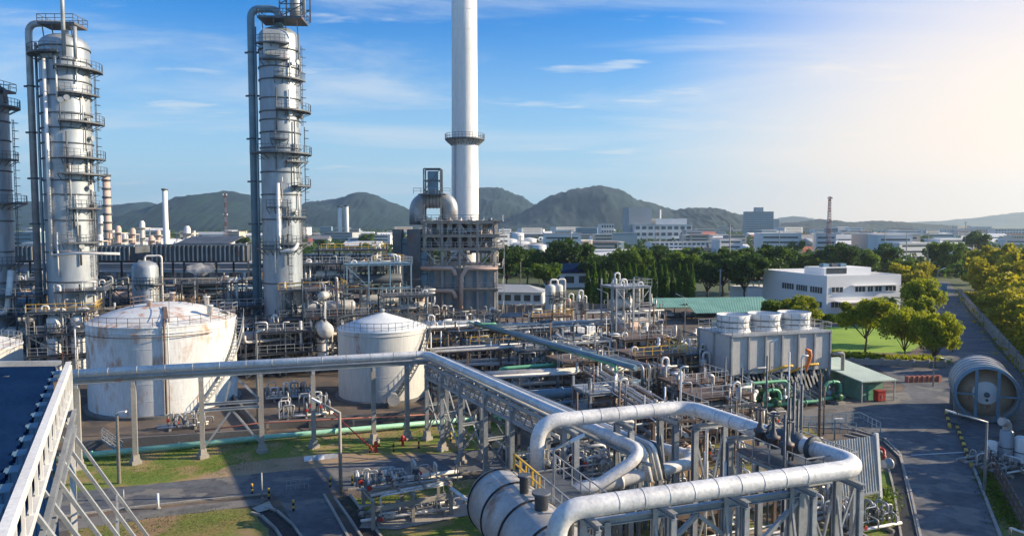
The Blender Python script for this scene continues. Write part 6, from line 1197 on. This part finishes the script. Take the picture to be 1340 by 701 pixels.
# air cooler bank along the back left
def cooler(x0, x1, Y, z0, z1, label, seed, fin='alur'):
    t = thing('air_cooler_bank', label, 'air cooler', (x0, Y, 0)); L = x1 - x0
    n = int(L / 6)
    for k in range(n + 1):
        for y in (Y, Y + 9): x = x0 + L * k / n; B().beam((x, y, 0), (x, y, z0), .4).build('column', 'steel', t)
    for z in (3.5, 6.5, 9.5, z0):
        if z < z0 - 1 or z == z0:
            for y in (Y, Y + 9): B().beam((x0, y, z), (x1, y, z), .35, .5).build('girder', 'steel', t)
    B().obox(((x0 + x1) / 2, Y + 4.5, (z0 + z1) / 2), Vector((L / 2, 0, 0)), Vector((0, 5.0, 0)), Z * (z1 - z0) / 2).build('plenum', 'galvd', t)
    for k in range(int(L / .9)): x = x0 + .45 + .9 * k; B().obox((x, Y - .62, (z0 + z1) / 2), Vector((.13, 0, 0)), Vector((0, .1, 0)), Z * (z1 - z0) * .48).build('fin_rib', fin, t) if k < 100 else None
    B().beam((x0, Y - .8, z1 + .05), (x1, Y - .8, z1 + .05), .3, .3).build('top_trim', 'galv', t)
    r = random.Random(seed)
    for k in range(34):
        z = r.choice((3.9, 4.3, 6.9, 7.4, 9.9, 10.3)); s = r.uniform(0, .3) * L; e = r.uniform(.6, 1) * L; y = Y - r.uniform(-3, 1.2); rr = r.choice((.1, .15, .22, .35))
        B().tube([(x0 + s, y, z + rr), (x0 + e, y, z + rr)] + ([(x0 + e, y, z + r.choice((-2.5, 2)))] if r.random() < .5 else []), rr, 8, bend=rr * 3).build('pipe', r.choice(('pipe', 'alu', 'galvd', 'pipeb', 'galv')), t)
    return t
xa = [xat(p_, 146, 12) for p_ in (-60, 45, 128, 186, 330, 345)]
zt_, zb_ = at(100, 322, 146).z, at(100, 341, 146).z
cooler(xa[0], xa[1], 148, zb_, zt_, 'finned air cooler bank behind the slim shaded tower', 51); cooler(xa[2], xa[3] - 1, 146, zb_, zt_, 'finned air cooler bank between the wide tower and the stout vessel', 52); cooler(xa[3] + 3, xa[4], 144, zb_, zt_ + .3, 'long finned air cooler bank behind the rusty tank', 53); cooler(xat(395, 165, 12), xat(520, 165, 12), 165, 12, 15, 'air cooler bank far behind the open frames', 54)
B().poly([(xa[3] + 5, 150, zt_ + .45), (xa[4] - 6, 150, zt_ + .45), (xa[4] - 6, 158, zt_ + 1.8), (xa[3] + 5, 158, zt_ + 1.8)], .2).build('canopy_roof', 'galvd', bpy.data.objects['air_cooler_bank.002'])
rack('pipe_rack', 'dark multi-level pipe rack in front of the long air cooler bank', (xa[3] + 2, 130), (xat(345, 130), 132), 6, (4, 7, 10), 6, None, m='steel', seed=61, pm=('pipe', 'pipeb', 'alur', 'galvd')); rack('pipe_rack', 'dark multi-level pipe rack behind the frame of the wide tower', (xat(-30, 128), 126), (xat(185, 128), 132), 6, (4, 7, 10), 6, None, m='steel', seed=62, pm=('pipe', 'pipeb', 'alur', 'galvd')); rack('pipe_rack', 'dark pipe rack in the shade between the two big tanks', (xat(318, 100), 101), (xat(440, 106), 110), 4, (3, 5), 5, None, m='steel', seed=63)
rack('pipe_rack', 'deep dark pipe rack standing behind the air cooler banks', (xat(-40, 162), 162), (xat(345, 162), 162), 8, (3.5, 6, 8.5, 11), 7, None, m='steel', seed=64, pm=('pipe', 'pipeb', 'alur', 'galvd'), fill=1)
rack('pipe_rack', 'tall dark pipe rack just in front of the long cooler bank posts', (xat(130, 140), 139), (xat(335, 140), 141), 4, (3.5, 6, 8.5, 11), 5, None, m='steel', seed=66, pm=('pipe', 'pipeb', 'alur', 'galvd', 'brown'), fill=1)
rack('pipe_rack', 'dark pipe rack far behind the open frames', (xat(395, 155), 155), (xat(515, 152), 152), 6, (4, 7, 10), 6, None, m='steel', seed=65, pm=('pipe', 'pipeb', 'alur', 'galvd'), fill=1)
# ================================================================== GROUND MANIFOLDS, VALVES, SMALL RISERS
def manifold(label, c, w, d, n, h, seed, z=0.0, m='galv', rot=GA, legs=False, cat='manifold', valves=True):
    r = random.Random(seed); a = Vector((math.cos(rot), math.sin(rot), 0)); nn = Vector((-math.sin(rot), math.cos(rot), 0)); c = Vector((c[0], c[1], 0)); t = thing('pipe_manifold', label, cat, tuple(c)); o = c - a * w / 2 - nn * d / 2
    for j in range(max(2, int(d / .8))): y = d * (j + .5) / max(2, int(d / .8)); rr = r.choice((.08, .11, .15)); B().tube([o + nn * y + Z * (z + .3 + rr), o + nn * y + a * w + Z * (z + .3 + rr)], rr, 9).build('header', r.choice(('alu', 'pipe', m)), t)
    for k in range(max(2, int(w / 2))): x = w * (k + .5) / max(2, int(w / 2)); B().beam(o + a * x + Z * (z + .12), o + a * x + nn * d + Z * (z + .12), .2, .22).build('sleeper', 'concrete' if not legs else 'galv', t)
    for k in range(n):
        x = r.uniform(0, w * .95); y = r.uniform(0, d * .7); hh = r.uniform(.5, 1) * h; P = o + a * x + nn * y + Z * (z + .35); rr = r.choice((.05, .07, .1))
        ds = a if r.random() < .4 else nn; B().tube([P, P + Z * hh, P + Z * hh + ds * r.uniform(.4, 1.3), P + ds * .9 + Z * (.1)], rr, 8, bend=.25).build('branch_pipe', r.choice(('alu', 'galv', 'pipe', 'galv', 'alur')), t)
        if valves and k % 2 == 0: v = B().lathe(P + Z * (hh * .55), [(rr * 1.1, -.15), (rr * 2.4, -.13), (rr * 2.4, -.08), (rr * 1.6, 0), (rr * 2.4, .08), (rr * 2.4, .13), (rr * 1.1, .15)], 10).build('valve', r.choice(('steel', 'galvd', 'brown')), t); B().lathe(P + Z * (hh * .55) - nn * (rr + .3), [(.15, -.02), (.18, 0), (.15, .02)], 12, axis=nn).build('handwheel', r.choice(('galvd', 'galv', 'steel', 'galv', 'steel', 'redpipe')), v)
    return t
# low elevated manifold on columns near the road (left of the drum)
mc = (gp(500, 660, 2.2) + gp(600, 640, 2.2)) / 2; o_ = gp(488, 652, 2.3); e_ = gp(590, 634, 2.3)
t = rack('manifold_rack', 'low pipe manifold rack on stubby columns beside the road', o_, e_, 2.6, (2.1,), 2.9, None, m='concrete', seed=71, pm=('alu', 'pipe'), cat='pipe rack', braces=False); manifold('row of small pipe loops on top of the stubby manifold rack', (o_ + e_) / 2 + V * 1.3, 8.0, 2.2, 20, 1.3, 72, z=2.3); manifold('valves and pipework on the slab below the stubby manifold rack', (o_ + e_) / 2 + V * 1.2, 7.5, 2.4, 14, .9, 73)
sheet('manifold_slab', [(470, 690), (484, 664), (600, 645), (640, 655), (630, 670), (520, 692)], 'concrete', .06)
pipe_thing('sloping_pipe', 'sloping silver pipe from the stubby rack down towards the drum', [gp(590, 638, 2.6), gp(625, 664, 1.6), gp(632, 664, .8)], .14, 'alu', bend=.4)
yard = [((860, 655), 6, 3, 16, 1.6, 'manifold at the drum end of the valve yard'), ((930, 640), 6, 4, 20, 1.8, 'manifold below the front run of the huge pipe'), ((1000, 655), 7, 4, 22, 1.8, 'manifold near the pale truss end column'), ((1070, 672), 5, 4, 20, 1.6, 'crowded manifold at the corner of the bright grass'), ((960, 598), 6, 4, 18, 1.6, 'manifold in the weedy grass behind the truss'), ((1040, 600), 5, 4, 18, 1.6, 'manifold below the joint platform'), ((880, 606), 5, 3, 16, 1.4, 'manifold inside the hairpin bend'), ((980, 560), 7, 4, 20, 1.6, 'manifold between the upper bend and the apron'), ((740, 600), 5, 3, 18, 2.2, 'manifold below the drop leg of the huge pipe'), ((870, 520), 7, 4, 24, 2.0, 'rust coloured manifold before the cooling tower end'), ((930, 515), 6, 3, 20, 1.8, 'manifold next to the large green pipe arch'), ((820, 545), 7, 4, 22, 2.0, 'manifold behind the rear run of the huge pipe'), ((760, 520), 6, 4, 18, 2.0, 'manifold in front of the fat blue-grey pipeline'), ((700, 490), 7, 4, 20, 2.2, 'manifold beside the dark green drop pipe'), ((620, 500), 6, 4, 16, 2, 'manifold behind the braced bridge columns'), ((1130, 690), 5, 3, 18, 1.3, 'tangled small pipework at the end of the yard by the drain'), ((380, 520), 6, 4, 16, 2.2, 'manifold in the shade between the two tanks'), ((240, 560), 5, 2, 14, 1.5, 'manifold at the foot of the rusty tank'), ((600, 460), 7, 4, 18, 2.4, 'manifold beyond the pipe bridge corner'), ((660, 445), 8, 4, 20, 2.2, 'manifold below the blue-green duct start'), ((720, 470), 7, 4, 20, 2.2, 'manifold below the middle of the blue-green duct'), ((880, 470), 6, 4, 20, 2.4, 'manifold beside the grey stair frame'), ((800, 430), 9, 4, 20, 2.2, 'manifold beyond the low domed tank'), ((690, 408), 10, 4, 20, 2, 'manifold along the brown-grey boundary wall'), ((1000, 520), 6, 2, 12, 1.2, 'small manifold just before the green header pipe'), ((1300, 612), 4, 5, 12, 1.3, 'manifold inside the brown fenced yard')]
for j, ((px, py), w, d, n_, h, lb) in enumerate(yard): manifold(lb, gp(px, py), w, d, n_, h, 100 + j)
pd = gp(735, 617, 6.4); deck('valve_platform', 'grey valve platform between the drum and the hairpin pipe', pd, 5.0, 3.6, 6.2); manifold('crowded manifold standing on the platform beside the drum', pd, 4.6, 3.2, 22, 1.5, 201, z=6.25)
for j, (px, py, w, d, lb) in enumerate(((850, 490, 7, 4, 'manifold beside the silver wrapped column'), (905, 540, 6, 4, 'manifold just behind the upper bend of the huge pipe'), (790, 480, 7, 4, 'manifold at the lower end of the blue-green duct'), (840, 450, 7, 4, 'manifold around the foot of the rusty pink tank'), (740, 545, 5, 3, 'manifold in front of the slimmer blue-grey pipeline'), (660, 530, 5, 3, 'manifold by the foot of the dark green drop pipe'), (560, 500, 5, 3, 'manifold behind the pipe bridge corner column'), (1060, 640, 5, 4, 'manifold in the yard next to the corrugated screen'), (920, 690, 6, 3, 'manifold beneath the pale truss'), (400, 545, 6, 3, 'manifold in front of the beige tank shade'))): manifold(lb, gp(px, py), w, d, 22, 2.4, 220 + j, m='alur')
# slender risers / poles sticking up through the process area
r = random.Random(77); names = ['thin grey vent pole', 'thin pale vent pole', 'thin rusty vent pole']
areas = [(700, 900, 84, 120, 26, 'in the rusty pipework field'), (830, 1080, 60, 84, 20, 'between the cooling tower and the joint platform'), (560, 700, 96, 124, 14, 'behind the braced bridge'), (860, 1100, 42, 58, 12, 'in the valve yard below the huge pipe'), (330, 520, 108, 130, 14, 'among the dark frames beside the beige tank'), (10, 130, 100, 115, 8, 'around the wide tower foot'), (720, 860, 54, 72, 10, 'inside the rear pipe loop')]
for (x0, x1, y0, y1, n_, where) in areas:
    for k in range(n_):
        Y = r.uniform(y0, y1); x = xat(r.uniform(x0, x1), Y, 3); h = r.uniform(3.5, 9); j = r.randrange(3); rr = r.uniform(.05, .12); t = thing('vent_pole', f'{names[j]} {where}', 'vent pipe', (x, Y, 0), 0, f'{names[j]}s {where}'); P = [(x, Y, 0), (x, Y, h)]
        if r.random() < .35: P += [(x + .7, Y, h)]
        B().tube(P, rr, 7, bend=.3).build('pole', ('galvd', 'white', 'brown')[j], t); B().lathe((x, Y, h * .6), [(rr * 2, -.05), (rr * 2, .05)], 8).build('clamp', 'galvd', t)
# sleeper pipes on the ground crossing areas
r = random.Random(5)
for k in range(22):
    Y = r.uniform(62, 124); px = r.uniform(620, 900); x = xat(px, Y, 1); L = r.uniform(6, 16); d = U if r.random() < .6 else V; z = r.uniform(.4, 3.0); rr = r.choice((.12, .16, .22, .3)); m_ = r.choice(('alu', 'pipe', 'alur', 'brown', 'galv')); nm = {'alu': 'silver', 'pipe': 'grey', 'alur': 'stained', 'brown': 'rusty', 'galv': 'galvanised'}[m_]
    P = Vector((x, Y, z)); pipe_thing('process_pipe', f'{ORD[k % 20]} {nm} cross pipe of the central plant from the beige tank' + (' beyond the duct' if k > 19 else ''), [P + Z * r.uniform(.8, 2), P, P + d * L, P + d * L + Z * r.uniform(-.3, 1.6)], rr, m_, bend=rr * 3, sup=3, group='cross pipes of the central plant')
# street / flood lamps
def lamp(px, py, top, label, arm=(1.6, .5), Y=None, z0=0, m='galv', group='lamp posts around the plant', r=.07, base=None):
    p = base or gp(px, py); z = at(px, top, p.y).z; t = thing('lamp_post', label, 'lamp post', tuple(p), 0, group); tip = p + Z * z; e = tip + Vector((arm[0], 0, arm[1]))
    B().tube([p, tip, e], [r * 1.3, r, r * .7], 8).build('pole', m, t); B().obox(e + Vector((arm[0] * .25, 0, arm[1] * .25)), Vector((arm[0], 0, arm[1])).normalized() * .42, Vector((0, .14, 0)), Z * .07).build('lamp_head', 'white', t)
lamp(446, 645, 540, 'concrete lamp post at the road junction with an arm towards the tanks', (-1.5, .8), m='concrete', r=.13); lamp(156, 632, 540, 'grey lamp post on the verge near the shed', (.3, .05), m='concrete', r=.13); lamp(338, 565, 434, 'flood light mast between the rusty and the beige tank', (.35, .1), m='concrete', r=.12)
lamp(1288, 642, 552, 'bent lamp post at the corner of the brown fence', (-2.4, .7), r=.1); lamp(1221, 505, 466, 'small lamp post among the lawn corner trees', (1.4, -.3)); lamp(1226, 400, 354, 'lamp post beside the blue gate sign', (1.2, .5)); lamp(820, 420, 378, 'curved lamp post before the columnar trees', (1.5, .7)); lamp(795, 430, 384, 'lamp post near the green flagged frame', (-1.5, .7)); lamp(896, 436, 390, 'lamp post before the carports', (-1.2, .6))
lamp(0, 560, 588, 'short lamp post on the drum access platform', (1.0, .5), base=dc + axd * 5.2 + U * 1.3 - Z * dc.z); lamp(763, 640, 590, 'lamp post beside the hairpin junction pipe', (-1.4, .1)); lamp(1006, 530, 448, 'tall lamp post in front of the cooling tower', (.4, .2)); lamp(985, 545, 500, 'short lamp post by the green header pipe', (-.9, .6)); lamp(1092, 575, 548, 'blue-headed lamp at the apron edge', (.3, 0), m='pipeb')
# brown fence, yard tanks, kerb stripes at the lower right
p0, p1 = gp(1292, 606), gp(1350, 715)
t = thing('yard_fence', 'brown post fence running from the lamp to the lower corner', 'fence', tuple(p0)); nn = 12
for k in range(nn + 1): q = p0.lerp(p1, k / nn); B().beam(q, q + Z * 1.7, .14).build('post', 'brown', t)
for z in (.4, 1.0, 1.6): B().beam(p0 + Z * z, p1 + Z * z, .06).build('rail', 'galvd', t)
B().obox((p0 + p1) / 2 + Z * .85 + V * .02, (p1 - p0) / 2, Vector((.01, 0, 0)), Z * .001).build('wire', 'wire', t)
for j, (px, py, h, r_, m_, lb) in enumerate(((1297, 606, 2.0, .42, 'white', 'first white tank inside the brown fence'), (1306, 600, 1.5, .35, 'tower', 'short grey tank inside the brown fence'), (1316, 606, 3.0, .55, 'tower', 'tall grey tank with a curved hood inside the brown fence'), (1337, 608, 2.4, .7, 'white', 'white tank at the outer edge of the fenced yard'))):
    p = gp(px, py); t = thing('yard_tank', lb, 'tank', tuple(p)); B().lathe(p, [(r_, 0), (r_, h), (r_ * .7, h + r_ * .3), (.02, h + r_ * .4)], 20, caps=False).build('shell', m_, t); B().lathe(p + Z * h * .5, [(r_ + .01, 0), (r_ + .05, .01), (r_ + .05, .1)], 20, caps=False).build('band', 'galvd', t)
    if j == 2: B().tube([p + Z * h, p + Z * (h + .8), p + Z * (h + 1.0) - U * .8], .38, 14, bend=.6).build('hood', 'alur', t)
pipe_thing('white_guard_rail', 'short white rail at the lower corner beside the fence', [gp(1322, 700, 0), gp(1322, 690, 1.1), gp(1355, 702, 1.1)], .08, 'white', 'railing', bend=.3); pipe_thing('red_white_barrier', 'red and white barrier board behind the tall hooded tank', [gp(1320, 578, .8), gp(1336, 576, .8)], .3, 'redwhite', 'barrier', n=4, sup=2)
for lb, (x0, y0), (x1, y1), n_ in (('short yellow and black kerb stripe by the huge drum', (1237, 536), (1243, 560), 6), ('long yellow and black kerb stripe along the road edge', (1251, 556), (1272, 611), 14)):
    a, e = gp(x0, y0), gp(x1, y1); t = thing('striped_kerb', lb, 'kerb', tuple(a)); 
    for k in range(n_): B().beam(a.lerp(e, k / n_) + Z * .12, a.lerp(e, (k + .995) / n_) + Z * .12, .3, .24).build('block', 'yellow' if k % 2 else 'black', t)
# blue railings & red pipes beside the drain
for j, (a, e, lb) in enumerate((((1052, 558), (1125, 552), 'blue-grey railing at the far end of the curved drain'), ((1058, 566), (1120, 566), 'blue-grey railing on the near side of the curved drain'), ((1125, 552), (1152, 566), 'short railing around the bend of the drain'))):
    t = thing('drain_railing', lb, 'railing', tuple(gp(*a))); B().rail([gp(*a), gp(*e)], 1.1, .06, .9).build('railing', 'pipeb', t)
pipe_thing('red_pipe', 'red fire pipe arch standing in the grass by the drain', [gp(1131, 598), gp(1131, 598) + Z * .9, gp(1157, 600) + Z * 1.0, gp(1157, 606)], .13, 'redpipe', bend=.4, flanges=3); pipe_thing('red_pipe', 'small red standpipe beside the bright grass', [gp(1128, 620), gp(1128, 620) + Z * 1.1, gp(1134, 622) + Z * 1.1], .09, 'redpipe', bend=.2, flanges=2)
# corrugated screen below the outer bend
a, e = gp(1072, 655), gp(1118, 668)
t = thing('corrugated_screen', 'pale grey corrugated screen wall below the outer bend of the huge pipe', 'screen', tuple(a)); b = B(); w_ = 5.0; base_ = gp(1086, 668)
for k in range(40):
    s = w_ * k / 39; p = base_ + U * s; b.v += [tuple(p + V * (.03 if k % 2 else -.03) + Z * .9), tuple(p + V * (.03 if k % 2 else -.03) + Z * 5.2 + V * .6)]
for k in range(39): i = 2 * k; b.face((i, i + 2, i + 3, i + 1))
b.build('sheet', 'galv', t); B().beam(base_ + U * (w_ + .1) + Z * .2, base_ + U * (w_ + .1) + Z * 5.4 + V * .6, .26).build('edge_post', 'white', t); B().beam(base_ - U * .1, base_ - U * .1 + Z * 5.3 + V * .6, .2).build('edge_post', 'galv', t); B().beam(base_ + Z * .85, base_ + U * w_ + Z * .85, .16).build('bottom_beam', 'galv', t)
# haystack of red/brown valves corner
for j, (px, py) in enumerate(((1105, 668), (1120, 676), (1095, 682))): pump(gp(px, py), GA + j, ('brown', 'galvd', 'redwhite')[j], ['brown pump at the tangled pipework by the drain', 'grey pump at the tangled pipework by the drain', 'dull red pump below the corrugated screen'][j], 'small pumps at the yard end', .9)
for j, (px, py) in enumerate(((690, 600), (716, 606), (736, 612), (778, 600), (800, 612))):
    p = gp(px, py, 4.2); t = thing('gate_valve', f'{ORD[j]} big gate valve between the drum platform and the hairpin, counted from the drum', 'valve', tuple(p)); p = Vector((p.x, p.y, 2.6)); B().lathe(p, [(.3, -2.6), (.3, .5), (.42, .52), (.42, .7), (.25, .75), (.12, 1.2), (.06, 1.9)], 12).build('body', 'steel' if j % 2 else 'greendk', t); B().lathe(p + Z * 1.8, [(.34, 0), (.4, .03), (.34, .06)], 16, caps=False).build('handwheel', 'galv', t); B().lathe(p + Z * .1 - U * .6, [(.36, 0), (.36, .1), (.2, .12), (.2, 1.08), (.36, 1.1), (.36, 1.2)], 12, axis=U).build('flanged_body', 'galvd', t)
# blue-and-grey gate sign
p = gp(1228, 402); t = thing('gate_sign', 'pale blue sign board on a post at the end of the road', 'sign', tuple(p)); B().beam(p, p + Z * 4.5, .2).build('post', 'galv', t); B().obox(p + Z * 5.2 + Vector((.4, -.1, 0)), Vector((1.6, 0, 0)), Vector((0, .08, 0)), Z * 1.1).build('board', 'pipeb', t)
# stair at the bund
t = thing('bund_stair', 'small steel stair over the bund wall below the rusty tank', 'stair', tuple(gp(150, 580))); a = gp(160, 592); e = gp(134, 588) + Z * 1.1
for s in (-.35, .35): B().beam(a + V * s, e + V * s, .08, .22).build('stringer', 'galv', t); B().rail([a + V * s, e + V * s], 1.0, .05, .8).build('railing', 'galv', t)
b = B()
for k in range(6): b.obox(a.lerp(e, (k + .5) / 6), U * .13, V * .33, Z * .02)
b.build('treads', 'galv', t)
# conveyor of stairs on slender frame at middle
for lb, px, Y, dx in (('zigzag grey stair on the frame behind the rusty pink tank', 872, 104, 3.0), ('grey stair tower at the foot of the loop pipe tower', 345, 104, 2.4)):
    x = xat(px, Y); t = thing('stair_tower', lb, 'stair', (x, Y, 0))
    for k in range(3):
        z = 2.2 * k; s = 1 if k % 2 else -1; a = Vector((x - s * dx / 2, Y - .5 + .3 * k, z)); e = Vector((x + s * dx / 2, Y - .5 + .3 * k, z + 2.2))
        for q_ in (0, .7): B().beam(a + Vector((0, q_, 0)), e + Vector((0, q_, 0)), .08, .25).build('stringer', 'galvd', t)
        B().rail([a, e], 1.0, .06, .9).build('railing', 'galvd', t); b = B(); [b.obox(a.lerp(e, (i_ + .5) / 9) + Vector((0, .35, 0)), Vector((.13, 0, 0)), Vector((0, .33, 0)), Z * .02) for i_ in range(9)]; b.build('treads', 'galvd', t)
    for sx in (-1, 1): B().beam((x + sx * dx * .6, Y, 0), (x + sx * dx * .6, Y, 7), .14).build('post', 'galvd', t)
# steam: a small plume between the racks
m = bpy.data.materials.new('steam'); m.use_nodes = True; nt = m.node_tree; nt.nodes.remove(nt.nodes['Principled BSDF']); pv = nt.nodes.new('ShaderNodeVolumePrincipled'); pv.inputs['Color'].default_value = (1, 1, 1, 1); tcn = nt.nodes.new('ShaderNodeNewGeometry'); nz = nt.nodes.new('ShaderNodeTexNoise'); nz.inputs['Scale'].default_value = .8; nt.links.new(tcn.outputs['Position'], nz.inputs['Vector']); mr = nt.nodes.new('ShaderNodeMapRange'); mr.inputs[1].default_value = .42; mr.inputs[2].default_value = .62; mr.inputs[4].default_value = .8; nt.links.new(nz.outputs[0], mr.inputs[0]); nt.links.new(mr.outputs[0], pv.inputs['Density']); nt.links.new(pv.outputs[0], nt.nodes['Material Output'].inputs['Volume']); MT['steam'] = m
if STEAM:
    pz = at(262, 352, 128); b = B(); b.tube([pz + Vector((-2.6, 0, .2)), pz + Vector((0, 0, -.2)), pz + Vector((2.6, 0, .5)), pz + Vector((-3.5, 0, 3))][:3], [.4, 1.3, .6], 16); o = b.build('steam', 'steam'); o['kind'] = 'stuff'; o['label'] = 'small white steam puff drifting over the dark pipe rack'
# haze
if HAZE:
    m = bpy.data.materials.new('haze'); m.use_nodes = True; nt = m.node_tree; nt.nodes.remove(nt.nodes['Principled BSDF']); pv = nt.nodes.new('ShaderNodeVolumePrincipled')
    pv.inputs['Color'].default_value = (.68, .85, 1.0, 1); pv.inputs['Density'].default_value = HAZE; pv.inputs['Anisotropy'].default_value = .68; nt.links.new(pv.outputs[0], nt.nodes['Material Output'].inputs['Volume']); MT['haze'] = m
    b = B(); b.obox((500, 2900, 162), Vector((6000, 0, 0)), Vector((0, 3100, 0)), Z * 164); o = b.build('haze', 'haze'); o['kind'] = 'stuff'; o['label'] = 'pale blue air haze over the plain'
